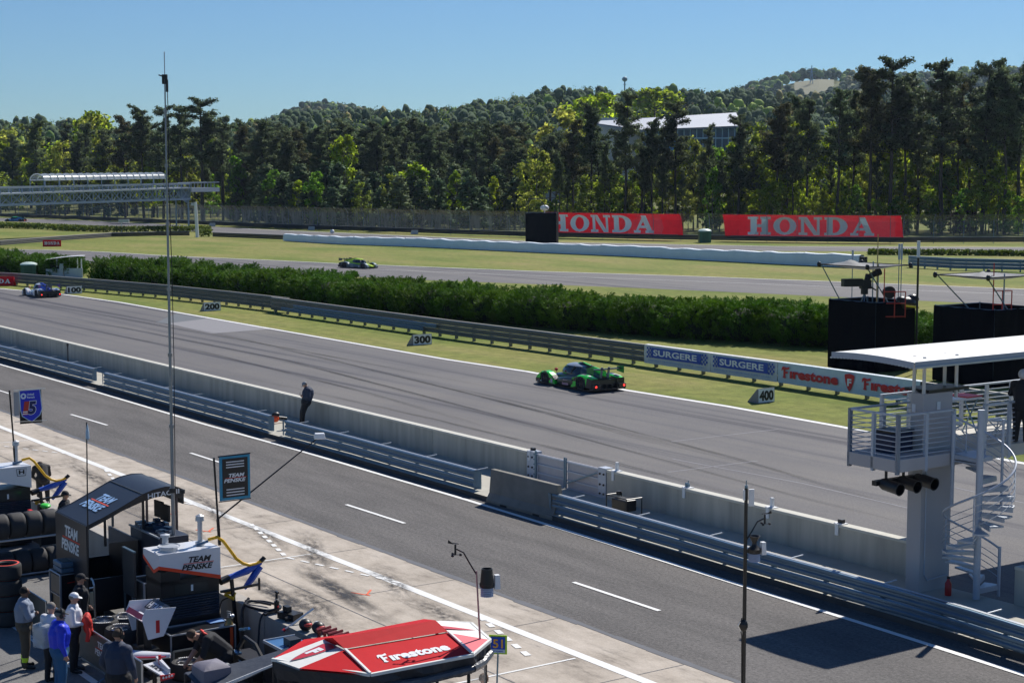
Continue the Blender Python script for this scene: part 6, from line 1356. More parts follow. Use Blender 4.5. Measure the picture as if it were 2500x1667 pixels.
# person in white cap holding a red jacket
def redj(t, fr, P):
    s = MB(); rg = random.Random(6)
    for k in range(9): s.ell((.30 + rg.uniform(-.05, .05), rg.uniform(-.14, .12), 1.08 + rg.uniform(-.20, .12)), (rg.uniform(.07, .11), rg.uniform(.08, .13), rg.uniform(.10, .17)), 10, 7)
    s.tube([(.3, -.1, 1.1), (.36, -.18, .92), (.33, -.2, .74)], [.06, .055, .05], 8); s.build('red_jacket', REDJ, t, smooth=True)
person('person in white cap and white shirt carrying a bright red jacket', G(182, 1640), PROT + math.pi / 2 - R(30), dict(elL=(.05, .26, 1.15), elR=(.05, -.26, 1.15), haL=(.28, .12, 1.12), haR=(.28, -.12, 1.12), face=(1, 0, -.1)), WHC, BLK, bulk=1.3, vox=.016, hat=cap_hat(white, HAIRG), extras=redj, height=.97)
# crew member in black by the tool cart
person('crew member in black with black cap standing beside the tool cart', G(198, 1592), PROT + math.pi / 2 - R(25), dict(haL=(.16, .2, 1.0), haR=(.1, -.24, .95)), BLK, BLK, bulk=1.35, vox=.015, hat=cap_hat(BLK, HAIRB))
# man from behind in navy
person('man in navy jacket with headphones seen from behind at the bottom', G(292, 1775), PROT + math.pi / 2 + R(28), dict(face=(1, -.2, 0), elL=(-.02, .33, 1.15), elR=(-.02, -.33, 1.15), haL=(.10, .30, .93), haR=(.10, -.30, .93)), NAVY, BLK, bulk=1.62, vox=.014, hat=hair_part(HAIRB, full=True), extras=lambda t, fr, P: headset(t, fr), height=1.08)
# kneeling mechanic
kneel = dict(pelvis=(-.25, 0, .52), waist=(-.15, 0, .62), chest=(.06, 0, .78), neck=(.22, 0, .90), head=(.36, 0, .92), face=(.5, 0, -1), shL=(.14, .19, .86), shR=(.14, -.19, .86), elL=(.24, .24, .58), elR=(.26, -.22, .58), haL=(.40, .12, .38), haR=(.46, -.08, .40), hiL=(-.25, .1, .48), hiR=(-.25, -.1, .48), knL=(.02, .16, .10), knR=(.0, -.16, .10), anL=(-.42, .15, .09), anR=(-.42, -.15, .09), toL=(-.55, .15, .04), toR=(-.55, -.15, .04))
def collar(t, fr, P):
    s = MB(); s.box((.15, 0, .955), (.10, .30, .03), M=Matrix.Rotation(R(-28), 3, 'Y')); s.build('red_shoulder_panel', REDJ, t, bevel=.01)
    s = MB(); s.tube([(-.18, -.15, .66), (-.02, -.175, .74), (.08, -.16, .80)], .02, 6); s.build('red_side_stripe', REDJ, t)
person('mechanic in black and red shirt kneeling over a flat wheel', G(520, 1662), PROT - math.pi / 2 - R(10), kneel, BLK, BLK, sleeve='short', bulk=1.25, vox=.013, hat=hair_part(HAIRB, full=True), extras=collar, height=1.12)
# crew man beyond the timing stand
person('crew man in black cap standing beyond the black timing stand', G(160, 1351), PROT + math.pi / 2 - R(40), dict(haL=(.2, .1, 1.0), haR=(.2, -.1, 1.0), face=(1, 0, -.1)), BLK, BLK, bulk=1.3, vox=.018, hat=cap_hat(BLK, HAIRB))
# bending crew man by the left refuelling tank
bend = dict(pelvis=(-.1, 0, .92), waist=(.0, 0, 1.02), chest=(.18, 0, 1.16), neck=(.32, 0, 1.22), head=(.44, 0, 1.24), face=(.4, 0, -1), shL=(.24, .19, 1.2), shR=(.24, -.19, 1.2), elL=(.35, .26, .95), elR=(.35, -.26, .95), haL=(.5, .12, .8), haR=(.5, -.12, .8))
person('crew man bending over behind the white tank at the left', Vector((-15.0, 51.7, .012)), PROT + math.pi * .95, bend, BLK, BLK, bulk=1.25, vox=.02, hat=hair_part(HAIRB, full=True), height=1.05)
# official on the tower deck
def helm(t, fr):
    h, fw, sd_, up = fr; s = MB(); s.ell(h + up * .03, (.125, .12, .13), 14, 9); s.build('white_headphones_cap', mat('silver_cap', (.5, .5, .52), .4), t, smooth=True)
person('official in black with silver cap standing on the tower deck at the right edge', G(2492, 1082, 3.7), PROT + math.pi / 2 + R(20), dict(elL=(.05, .30, 1.2), elR=(.05, -.30, 1.2), haL=(.22, .2, 1.15), haR=(.22, -.2, 1.15)), BLK, BLK, bulk=1.5, vox=.016, hat=helm, extras=lambda t, fr, P: headset(t, fr), height=1.06)
# people under the red canopy
person('person in blue shirt under the red canopy', W(-22.5, 13.9, 0), PROT + R(30), dict(), mat('blue_polo', (.01, .06, .40), .7), BLK, bulk=1.15, vox=.02, hat=hair_part(HAIRB, full=True), height=1.0)
p = D3(1180, 1652, 30.5); person('brown haired person whose head shows at the bottom below sign 51', Vector((p.x, p.y, p.z - 1.72)), PROT + R(120), dict(), BLK, BLK, vox=.02, hat=hair_part(mat('light_brown_hair', (.16, .09, .05), .8), full=True))
# ---------------- pit wall and team equipment (local x = along the lane toward the right, y = toward the track) ----------------
pitc = mat('pit_wall_concrete', (.36, .335, .30), .85, var=.25, scale=1.5, bump=.25, stretch=(1.5, 1.5, .3))
t = pit('pit_wall', 'low concrete pit wall behind the team equipment', 'wall', 0, 15.54)
m_ = MB()
for a in np.arange(-110, 20, 6.0): m_.bx(a + .006, a + 5.994, 0, .36, 0, .99)
m_.build('wall_body', pitc, t, bevel=.012)
ex, ey, ez = Vector((1, 0, 0)), Vector((0, 1, 0)), Vector((0, 0, 1))
def team(mb1, mb2, o, ex_, ey_, w_, h, shear=.22):   # two stacked words and a red bar between
    o = Vector(o); mb1.text('TEAM', o + ex_ * w_ * .17 + ey_ * h * .56, ex_, ey_, w_ * .66, h * .44, shear=shear, bold=.04); mb1.text('PENSKE', o, ex_, ey_, w_ * .88, h * .44, shear=shear, bold=.04)
    a = o + ex_ * w_ * .06 + ey_ * h * .475; mb2.quad(a, a + ex_ * w_ * .90, a + ex_ * w_ * .90 + ey_ * h * .055, a + ey_ * h * .055)
redbar = mat('orange_red_bar', (.75, .04, .02), .5)
# --- timing stand ---
u0, u1 = -38.65, -36.55; LU = u1 - u0
t = pit('timing_stand', 'black team timing stand with a curved roof reading TEAM PENSKE', 'timing stand', u0, 13.25)
prof = [(0, 2.45), (.4, 2.60), (.85, 2.80), (1.37, 3.04), (1.65, 3.12), (1.95, 3.16), (2.2, 3.14), (2.4, 3.03)]
stand = mat('black_stand_panel', (.014, .016, .022), .35, var=.15, scale=2); standroof = mat('black_roof_panel', (.020, .024, .032), .42, var=.12, scale=3)
m_ = MB(); m_.grid([[(x, y, z) for y, z in prof] for x in (0, LU)]); m_.grid([[(x, y, z - .05) for y, z in prof] for x in (0, LU)]); m_.build('curved_roof', standroof, t, smooth=True)
m_ = MB(); m_.bx(-.01, LU + .01, 1.36, 1.39, 3.035, 3.055); m_.build('roof_seam', black, t)
for x, nm in ((LU, 'roof_fascia'), (0, 'roof_fascia')):
    m_ = MB(); up_ = [(y, z + .01) for y, z in prof]; lo_ = [(y, z - (.10 if y < .9 else .16 + .07 * max(0, y - 1.2))) for y, z in prof]; m_.prism(up_ + lo_[::-1], (x - .015, 0, 0), ey, ez, ex, .03); m_.build(nm, stand, t)
m_ = MB(); m_.text('HITACHI', (LU + .018, 1.50, 2.92), Vector((0, 1, .06)), Vector((0, -.02, 1)), .80, .12, bold=.02); m_.build('fascia_lettering', white, t)
m_ = MB(); m_.bx(0, LU, 2.38, 2.42, 2.70, 3.05); m_.build('front_fascia', stand, t)
m_ = MB(); m_.bx(0, LU, -.03, .02, .35, 2.44); m_.build('back_panel', stand, t)
m1, m2 = MB(), MB(); team(m1, m2, (.42, -.036, 1.62), ex, ez, 1.32, .62, .12); m1.build('panel_lettering', white, t); m2.build('panel_bar', redbar, t)
sl_ = Vector((0, 1.37, .59)).normalized(); m1, m2 = MB(), MB(); team(m1, m2, Vector((.42, .42, 2.632)), ex, sl_, 1.25, .62, .18); m1.build('roof_lettering', mat('pale_blue_lettering', (.30, .48, .75), .5), t); m2.build('roof_bar', mat('coral_bar', (.85, .12, .07), .5), t)
m_ = MB(); m_.bx(.02, .05, .05, 1.35, .4, 1.2); m_.bx(.05, 1.98, 1.28, 1.33, .4, 1.93); m_.bx(LU - .05, LU - .02, .05, 1.28, .4, 1.15); m_.bx(.05, LU - .05, .05, 1.3, .35, .42); m_.build('side_panel', stand, t)
for x, y, z1 in ((LU - .05, .45, 2.6), (LU - .05, 1.40, 3.0), (.05, 1.40, 3.0), (LU - .06, 2.25, 3.0), (.05, 2.3, 3.0)): m_ = MB(); m_.beam((x, y, 1.9), (x, y, z1), .05, .05); m_.build('post', black_metal if y < 2 else mat('maroon_post', (.06, .045, .055), .4), t)
m_ = MB(); m_.bx(1.3, 3.1, 1.36, 2.1, .4, 2.16); m_.build('console_body', mat('navy_console', (.02, .028, .05), .45, var=.2), t, bevel=.02)
m_ = MB(); m_.bx(1.28, 3.12, 1.33, 1.37, 2.15, 2.19); m_.build('console_edge', galv_pale, t)
m_ = MB(); rg = random.Random(8)
for k in range(16): x = 1.38 + rg.random() * 1.6; y = 1.45 + rg.random() * .55; m_.box((x, y, 2.2 + rg.random() * .05), (rg.uniform(.1, .3), rg.uniform(.08, .2), rg.uniform(.04, .16)), rg.random() * 2)
m_.build('keyboards_and_radios', mat('dark_blue_gear', (.03, .06, .11), .25, var=.5, scale=9), t)
for x, y in ((1.45, 2.05), (1.95, 2.0)): m_ = MB(); m_.box((x, y, 2.50), (.42, .05, .40), .1); m_.build('monitor', black, t)
for y in (.3, 1.2): m_ = MB(); m_.cyl((.4, y, .2), (.4, y + .12, .2), .2); m_.cyl((1.7, y, .2), (1.7, y + .12, .2), .2); m_.build('wheel', rubber, t)
m_ = MB(); m_.quad((LU - .04, .5, 1.95), (LU - .04, 1.36, 1.95), (LU - .04, 1.36, 2.95), (LU - .04, .5, 2.55)); m_.build('clear_curtain', see_through('smoky_vinyl', (.30, .29, .28), .38, .2), t)
# --- telescopic mast ---
p = D3(424, 1325, 37.9); q_ = D3(401, 127, 38.5); t = thing('telescopic_mast', 'very tall grey telescopic mast rising above the timing stand', 'mast', (p.x, p.y, 0)); d = q_ - Vector((p.x, p.y, 0)); tip = q_ - Vector((p.x, p.y, 0))
def mp(y): f = (1325 - y) / (1325 - 127.0); z0_ = p.z; return Vector((tip.x * f, tip.y * f, z0_ + (tip.z - z0_) * f))
hs = [1325, 1190, 1035, 860, 700, 540, 400, 270, 195]; rr_ = [.046, .040, .035, .031, .027, .023, .020, .017]
for i in range(8):
    a, b = mp(hs[i]), mp(hs[i + 1]); a = a if i else Vector((0, 0, 0)); wob = Vector((.03 * math.sin(i * 2), 0, 0)); s = MB(); s.cyl(a, b, rr_[i], n=10); s.cyl(b - Vector((0, 0, .06)), b + Vector((0, 0, .02)), rr_[i] + .02, n=10); s.build('mast_section', mat('anodised_mast', (.28, .28, .29), .4, .6, var=.1), t, smooth=True)
s = MB(); s.cyl(mp(195), mp(127), .012, n=6); s.build('whip_aerial', galv_pale, t)
s = MB(); c = mp(188); s.box(c + Vector((0, 0, -.05)), (.12, .08, .22)); s.beam(c, c + Vector((-.14, 0, .05)), .03, .03); s.box(c + Vector((.05, 0, -.2)), (.05, .05, .28)); s.build('head_bracket', black_metal, t)
s = MB(); s.tube([mp(200) + Vector((.05, 0, 0)), mp(300) + Vector((.07, 0, 0)), mp(420) + Vector((.04, 0, 0)), mp(640) + Vector((.08, 0, 0)), mp(880) + Vector((.09, 0, 0)), mp(1190) + Vector((.06, 0, 0))], .010, 5); s.build('coax_cable', black, t)
s = MB(); c = mp(1195); s.tube([c, c + Vector((.12, 0, .08)), c + Vector((.24, 0, .02))], .008, 5); s.cyl(c + Vector((.24, 0, -.07)), c + Vector((.24, 0, .02)), .05); s.cyl(c - Vector((0, 0, .05)), c + Vector((0, 0, .05)), .085); s.build('small_camera', black, t)
# --- fuel tanks ---
def fuel_tank(u, v, label, words, top=2.32):
    t = pit('fuel_tank', label, 'fuel tank', u, v); L, Dp = 1.45, .90
    wh = mat('white_tank_paint', (.70, .71, .74), .35, coat=.3, var=.04)
    m_ = MB(); zs = lambda y: 2.07 - .40 * (y / L)
    A_ = [(0, 0, 2.07), (0, L, 1.68), (0, L, top), (0, 0, top)]; m_.quad(*A_)
    m_.quad((0, 0, 2.07), (-.30, 0, 1.93), (-.72, 0, 2.02), (-Dp, 0, 2.17), (-Dp, 0, top), (0, 0, top)); m_.quad((0, 0, top), (0, L, top), (-Dp, L, top), (-Dp, 0, top)); m_.quad((-Dp, 0, 2.17), (-Dp, L, 1.7), (-Dp, L, top), (-Dp, 0, top)); m_.quad((0, L, 1.68), (-Dp, L, 1.7), (-Dp, L, top), (0, L, top)); m_.build('tank_shell', wh, t)
    m_ = MB(); e = .006
    if words:
        m_.quad((e, -e, 2.0), (e, L, 1.60), (e, L, 1.685), (e, -e, 2.075)); m_.quad((e, -e, 2.0), (-.30, -e, 1.86), (-.30, -e, 1.94), (e, -e, 2.08)); m_.quad((-.30, -e, 1.86), (-Dp, -e, 2.10), (-Dp, -e, 2.18), (-.30, -e, 1.94)); m_.build('red_stripe', mat('bright_red_stripe', (.80, .05, .01), .4), t)
        m1, m2 = MB(), MB(); team(m1, m2, (e, .52, 1.90), Vector((0, 1, -.03)), ez, .80, .30, .35); m1.build('tank_lettering', black, t); m2.build('tank_bar', redbar, t)
    else:
        m1 = MB(); m1.text('H', (e, L - .36, 2.10), ey, ez, .16, .12, bold=.04); m1.build('tank_emblem', black, t)
        m1 = MB(); m1.tube([(e, L - .40, 2.05), (e, L - .43, 2.25), (e, L - .14, 2.25), (e, L - .17, 2.05), (e, L - .40, 2.05)], .008, 5); m1.build('emblem_frame', black, t)
    m_ = MB(); m_.bx(-Dp + .04, -.03, .04, L - .03, .08, 1.70); m_.bx(-Dp + .04, -.03, .04, .5, 1.6, 1.92); m_.build('black_cabinet', mat('black_cabinet_paint', (.013, .014, .017), .35), t)
    m_ = MB()
    for k in range(9): m_.bx(-.03, .02 + .02 * (k % 2), .06, L - .06, .85 + k * .055, .885 + k * .055)
    m_.build('shelf_edges', mat('dark_blue_shelf', (.02, .035, .06), .3), t)
    m_ = MB(); m_.bx(-.028, -.015, .35, 1.15, 1.38, 1.60); m_.build('window_panel', mat('smoked_window', (.05, .05, .045), .15), t); m_ = MB(); m_.bx(-.014, -.008, .74, .79, 1.42, 1.56); m_.build('gauge', white, t)
    m_ = MB(); m_.cyl((-.45, L - .28, top), (-.45, L - .28, top + .08), .11); m_.cyl((-.45, L - .28, top + .08), (-.45, L - .28, top + .62), .055); m_.cyl((-.45, L - .28, top + .55), (-.45, L - .28, top + .66), .10, .09); m_.lathe((-.45, L - .28, top + .66), (0, 0, 1), [(.10, 0), (0, .05)], 12); m_.build('vent_stack', galv_pale, t)
    m_ = MB(); m_.cyl((-.65, .42, top), (-.65, .42, top + .24), .07); m_.lathe((-.65, .42, top + .24), (0, 0, 1), [(.11, 0), (.11, .05), (0, .08)], 12); m_.build('vent_cap', galv_pale, t)
    m_ = MB(); m_.cyl((-.28, .35, top), (-.28, .35, top + .10), .19, n=18); m_.tube([(-.28 + .24 * math.cos(a), .35 + .24 * math.sin(a), top + .11) for a in np.linspace(0, 6.283, 15)], .014, 5); m_.build('filler_hatch', galv_pale, t)
    return t
fuel_tank(-33.28, 13.66, 'white fuel tank reading TEAM PENSKE on a black cabinet', True); fuel_tank(-46.0, 13.62, 'plain white fuel tank with small black emblem at the left edge', False)
t = pit('equipment_case', 'long black equipment case with bright edges below the white lettered tank', 'case', -33.15, 13.55); m_ = MB(); m_.bx(0, .70, 0, 1.5, .12, .72); m_.build('case_body', mat('black_case', (.010, .011, .014), .3), t); m_ = MB()
for a, b in (((0, 0, .73), (0, 1.5, .73)), ((.7, 0, .73), (.7, 1.5, .73)), ((.7, 1.5, .1), (.7, 1.5, .73)), ((.7, 0, .1), (.7, 0, .73)), ((0, 0, .73), (.7, 0, .73)), ((0, 1.5, .73), (.7, 1.5, .73))): m_.beam(a, b, .03, .03)
m_.build('case_edge', galv_pale, t); m_ = MB(); m_.bx(.05, .3, 1.1, 1.45, .735, .75); m_.build('lid_plate', skymat_blue, t)
t = pit('case_lid', 'olive panel with pale frame leaning below the black case', 'panel', -32.35, 13.55); m_ = MB(); m_.bx(.0, .03, 0, 1.15, .08, .42); m_.build('panel_sheet', mat('dark_olive_sheet', (.05, .045, .03), .5), t); m_ = MB()
for a, b in (((.03, 0, .08), (.03, 1.15, .08)), ((.03, 0, .42), (.03, 1.15, .42)), ((.03, 0, .08), (.03, 0, .42)), ((.03, 1.15, .08), (.03, 1.15, .42))): m_.beam(a, b, .04, .035)
m_.build('panel_frame', mat('beige_frame', (.42, .38, .30), .5), t)
# --- pit boards on poles ---
def pitboard(base, top, cx0, label, draw, z0, z1, w_, rake=0.0):
    t = thing('pit_sign', label, 'sign', base, PROT); s = MB(); s.cyl((0, 0, 0), (0, rake, top), .025, n=8); s.cyl((0, 0, 0), (0, rake * .3, top * .3), .038, n=8); s.build('sign_pole', black_metal, t); draw(t, cx0, z0, z1, w_, rake); return t
def penske_board(t, x, z0, z1, w_, rk):
    s = MB(); s.bx(-.02, .02, .03, .03 + w_, z0, z1); s.build('sign_border', cyan, t)
    s = MB(); s.bx(-.015, .027, .09, -.03 + w_, z0 + .06, z1 - .05); s.build('black_field', black, t)
    s = MB()
    for k in range(3): zz = z1 - .14 - k * .06; s.bx(.027, .031, .18, w_ - .12, zz, zz + .022); zz = z0 + .10 + k * .065; s.bx(.027, .031, .18, w_ - .12, zz, zz + .022)
    s.build('white_bars', white, t); m1, m2 = MB(), MB(); team(m1, m2, (.031, .12, z0 + .40), ey, ez, w_ - .16, .20, .3); m1.build('sign_lettering', white, t); m2.build('sign_bar', redbar, t)
    s = MB(); s.beam((0, 0, z1 + .01), (0, w_ + .05, z1 + .02), .03, .03); s.beam((0, 0, z0 - .02), (0, w_ + .05, z0 - .02), .02, .02); s.build('sign_arm', black_metal, t)
p = D3(536, 1330, 36.2); tp = D3(522, 1116, 36.2); pitboard(Vector((p.x, p.y, p.z)), tp.z - p.z, 0, 'black pit board with light blue border reading TEAM PENSKE', penske_board, 1.0, tp.z - p.z, .74, -.10)
def board15(t, x, z0, z1, w_, rk):
    s = MB(); s.bx(-.012, .0, .16, w_, z0, z1 - .02); s.build('black_backing', mat('black_flag_cloth', (.02, .017, .015), .8), t)
    s = MB(); s.bx(-.02, .02, .0, .14, z0 + .25, z1 - .04); s.build('pale_sleeve', mat('grey_sleeve', (.35, .35, .36), .7), t)
    pts_ = [(.15, 1), (w_ - .03, 1), (w_ + .02, .40), (w_ - .05, .22), (w_ * .6 + .03, .04), (.42, .08), (.22, .22), (.17, .4)]
    s = MB(); s.prism([(x, z0 + (z1 - z0) * z) for x, z in pts_], (.003, 0, 0), ey, ez, ex, .006); s.build('silver_border', mat('silver_border', (.45, .62, .75), .4), t)
    cx_, cz_ = (.17 + w_) / 2, (z0 + z1) / 2; s = MB(); s.prism([(cx_ + (x - cx_) * .92, cz_ + (z0 + (z1 - z0) * z - cz_) * .955) for x, z in pts_], (.009, 0, 0), ey, ez, ex, .006); s.build('blue_shield', mat('vivid_blue_print', (.0, .02, .52), .45), t)
    h = z1 - z0; s = MB(); s.text('1', (.02, .235, z0 + h * .26), ey, ez, .15, h * .40, shear=.15, bold=.10); s.build('red_figure', mat('brick_red_print', (.45, .03, .02), .5), t)
    s = MB(); s.quad((.022, .23, z0 + h * .28), (.022, .38, z0 + h * .28), (.022, .38, z0 + h * .31), (.022, .23, z0 + h * .31)); s.quad((.022, .24, z0 + h * .34), (.022, .38, z0 + h * .34), (.022, .38, z0 + h * .37), (.022, .24, z0 + h * .37)); s.build('white_stripes', white, t)
    s = MB(); s.text('5', (.018, .37, z0 + h * .25), ey, ez, .25, h * .42, shear=.12, bold=.075); s.build('figure_outline', white, t); s = MB(); s.text('5', (.022, .385, z0 + h * .265), ey, ez, .22, h * .39, shear=.12, bold=.05); s.build('blue_figure', mat('navy_print', (.0, .01, .10), .5), t)
    s = MB(); s.lathe((.02, .27, z0 + h * .82), (1, 0, 0), [(.035, 0), (.085, 0)], 18); s.text('United', (.02, .38, z0 + h * .83), ey, ez, .20, .065, bold=.03); s.text('Rentals', (.02, .38, z0 + h * .745), ey, ez, .22, .06, bold=.03); s.build('sign_lettering', mat('pale_lettering', (.62, .72, .85), .5), t)
    s = MB(); s.beam((0, 0, z1), (0, w_ + .12, z1 + .0), .03, .03); s.beam((0, 0, z0 + .08), (0, w_ + .14, z0 + .05), .02, .02); s.build('sign_arm', alu, t)
p = D3(39, 1145, 46.6); tp = D3(29, 952, 46.6); pitboard(Vector((p.x, p.y, p.z - .1)), tp.z - p.z + .1, 0, 'blue shield shaped pit board with number 15 on a black pole', board15, tp.z - p.z - .90, tp.z - p.z + .08, .80, -.12)
# number 51 board
p = D3(1208, 1800, 29.5); tp = D3(1216, 1549, 29.5); t = thing('pit_sign', 'blue pit board with yellow number 51 and lime border', 'sign', (p.x, p.y, 0), R(-8)); w_ = .335; zt_, zb_ = D3(0, 1549, 29.5).z, D3(0, 1595, 29.5).z; xo = tp.x - p.x
s = MB(); s.cyl((0, 0, 0), (xo, 0, zb_ + .05), .017, n=8); s.build('sign_pole', galv, t)
s = MB(); s.bx(xo - w_ / 2, xo + w_ / 2, -.012, .012, zb_, zt_); s.build('lime_border', mat('lime_border', (.38, .62, .01), .5), t)
s = MB(); s.bx(xo - w_ / 2 + .035, xo + w_ / 2 - .035, -.016, -.013, zb_ + .09, zt_ - .03); s.build('blue_field', mat('cobalt_field', (.0, .06, .50), .5), t)
s = MB(); s.bx(xo - w_ / 2 + .035, xo + w_ / 2 - .035, -.016, -.013, zb_ + .025, zb_ + .088); s.build('pale_strip', mat('pale_blue_strip', (.45, .58, .75), .5), t)
s = MB(); s.text('51', (xo - w_ / 2 + .075, -.02, zb_ + .115), ex, ez, w_ - .15, .165, bold=.02); s.build('numeral', mat('amber_numeral', (.72, .38, .02), .5), t)
s = MB(); s.text('GT CHEVY', (xo - w_ / 2 + .07, -.02, zb_ + .04), ex, ez, w_ - .14, .028, bold=.03); s.build('small_lettering', bluep, t)
# boom with the white camera housing
a = D3(532, 1266, 36.3); b = D3(777, 1068, 37.8); t = thing('camera_boom', 'long thin black boom with a white camera housing over the pit lane', 'boom', a); s = MB(); s.tube([(0, 0, 0), (b - a) * .5, b - a], [.020, .018, .014], 6); s.build('boom_arm', black_metal, t)
s = MB(); c = b - a + Vector((.03, 0, .04)); s.box(c, (.26, .20, .13), .2, taper=.85); s.build('camera_housing', white, t, bevel=.015)
# thin pole with a small flag
a = D3(214, 1420, 37.0); t = thing('flag_pole', 'thin dark pole with a furled pale blue flag before the timing stand', 'flag pole', (a.x, a.y, 0)); zt_ = D3(0, 1030, 37).z; s = MB(); s.cyl((0, 0, 0), (.07, 0, zt_), .022, .014, 7); s.build('pole', black_metal, t)
s = MB(); s.lathe((.085, 0, zt_ - .42), (0, 0, 1), [(.01, 0), (.045, .05), (.04, .2), (.02, .32), (.005, .38)], 8); s.build('flag', mat('pale_blue_flag', (.42, .55, .66), .7), t)
# --- hoses and refuelling arms ---
def refuel(u, v, label1, label2):
    t = pit('refuelling_hose', label1, 'hose', u, v); s = MB(); s.tube([(-.3, 1.2, 2.45), (-.22, 1.40, 2.50), (-.2, 1.52, 2.40), (-.2, 1.70, 2.15), (-.2, 1.84, 1.95), (-.2, 2.0, 1.82), (-.2, 2.16, 1.76), (-.2, 2.32, 1.76), (-.2, 2.46, 1.82), (-.2, 2.52, 1.86)], .038, 10); s.build('yellow_hose', yellowhose, t, smooth=True); s = MB(); s.tube([(-.2, 2.44, 1.81), (-.2, 2.50, 1.85), (-.2, 2.54, 1.89)], .052, 10); s.build('hose_collar', black_metal, t)
    s = MB(); s.tube([(-.35, .95, 2.35), (-.28, 1.2, 2.42)], .03, 8); s.build('hose_coupling', galv, t)
    t = pit('refuelling_nozzle', label2, 'fuel nozzle', u, v); s = MB(); s.tube([(-.15, 1.45, 1.52), (-.17, 1.75, 1.57), (-.19, 2.1, 1.64), (-.2, 2.46, 1.76)], [.07, .065, .085, .03], 10); s.tube([(-.2, 2.42, 1.70), (-.2, 2.2, 1.42), (-.2, 2.02, 1.24)], [.09, .08, .05], 8); s.build('blue_sleeve', mat('blue_sleeve_cloth', (.01, .07, .42), .5, var=.15, scale=6), t, smooth=True)
    s = MB(); s.cyl((-.12, 1.40, 1.50), (-.16, 1.62, 1.54), .085); s.beam((0, 1.35, 1.30), (0, 2.3, 1.34), .06, .05); s.beam((0, 2.3, 1.2), (0, 2.3, 1.48), .04, .04); s.build('steel_arm', black_metal, t)
    s = MB(); s.beam((.0, 1.75, 0), (.0, 1.62, 1.55), .07, .07); s.build('stand_post', black_metal, t); s = MB(); s.tube([(-.2, 1.5, 1.25), (0, 1.7, 1.2), (.1, 1.62, 1.12), (-.1, 1.5, 1.2)], .04, 8); s.build('yellow_hose', yellowhose, t)
refuel(-33.28, 13.75, 'yellow fuel hose hanging beside the lettered white tank', 'blue sleeved refuelling nozzle held over the pit wall'); refuel(-46.0, 13.70, 'yellow fuel hose beside the plain white tank', 'blue sleeved refuelling nozzle at the plain white tank')
def cable(label, pts, r=.018, m=black, name='air_hose'):
    P = [W(u, v, z) for u, v, z in pts]; b0 = P[0]; Q = []
    for i in range(len(P) - 1):     # smooth curve through the points
        p0, p1, p2, p3 = P[max(i - 1, 0)], P[i], P[i + 1], P[min(i + 2, len(P) - 1)]
        for k in range(6): t_ = k / 6; Q.append(.5 * ((2 * p1) + (-p0 + p2) * t_ + (2 * p0 - 5 * p1 + 4 * p2 - p3) * t_ ** 2 + (-p0 + 3 * p1 - 3 * p2 + p3) * t_ ** 3) - b0)
    Q.append(P[-1] - b0); s = MB(); s.tube(Q, r, 6); o = s.build(name, m, None, smooth=True); o.location = b0; tag(o, label, 'hose'); return o
cable('thin air hose arching from the pit wall top down to the gas bottle', [(-33.6, 15.6, 1.05), (-33.9, 15.4, .9), (-33.5, 15.2, .55), (-32.9, 15.1, .62)])
cable('thick black hose hanging down the pit wall', [(-33.1, 15.7, 1.1), (-32.9, 15.45, .9), (-32.6, 15.3, .3), (-32.2, 15.1, .05)], .035)
cable('black hose looped over the pit wall top', [(-33.1, 15.6, 1.05), (-32.9, 16.0, 1.02), (-32.3, 16.1, 1.02), (-32.2, 15.7, 1.02), (-32.8, 15.5, 1.03), (-33.0, 15.7, 1.06), (-32.5, 15.95, 1.05)], .03)
cable('long thin hose running from the wall down to the floor', [(-31.9, 15.9, 1.1), (-32.0, 15.5, 1.0), (-31.9, 15.35, .5), (-31.6, 15.2, .05)], .022)
cable('black cable coiled on the floor by the gas bottle', [(-32.2, 14.9, .05), (-31.6, 14.7, .06), (-31.5, 15.1, .06), (-32.0, 15.2, .08), (-32.3, 15.0, .09), (-31.7, 14.8, .1), (-31.0, 15.0, .08)], .04)
# gas bottle, jack, wheel gun, things on the wall
t = pit('gas_bottle', 'gas bottle with silver top and orange label at the pit wall', 'gas bottle', -32.55, 14.95); s = MB(); s.lathe((0, 0, 0), (0, 0, 1), [(0, 0), (.10, 0), (.10, .75), (.05, .86), (.03, .9), (0, .9)], 14); s.build('bottle', mat('bronze_cylinder', (.35, .25, .10), .35, .5, var=.3), t, smooth=True); s = MB(); s.bx(.06, .11, -.02, .05, .1, .7); s.build('orange_label', orange, t); s = MB(); s.cyl((0, 0, .9), (0, 0, 1.0), .04); s.ell((0, .08, .92), (.06, .06, .05)); s.beam((-.08, 0, 1.02), (.1, 0, 1.04), .03, .03); s.build('valve', alu, t)
t = pit('wheel_gun', 'black wheel gun standing upright on the pit wall', 'wheel gun', -32.0, 15.85, 1.0); s = MB(); s.cyl((0, 0, .0), (0, 0, .25), .06); s.cyl((0, 0, .25), (0, 0, .42), .03); s.beam((-.05, 0, .45), (.08, 0, .45), .04, .04); s.beam((0, 0, .05), (.1, -.35, .02), .05, .05); s.build('gun_body', black_metal, t); s = MB(); s.cyl((0, 0, .28), (0, 0, .31), .035); s.build('steel_ring', alu, t); s = MB(); s.cyl((.055, 0, .08), (.06, 0, .16), .02); s.build('red_trigger', redp, t)
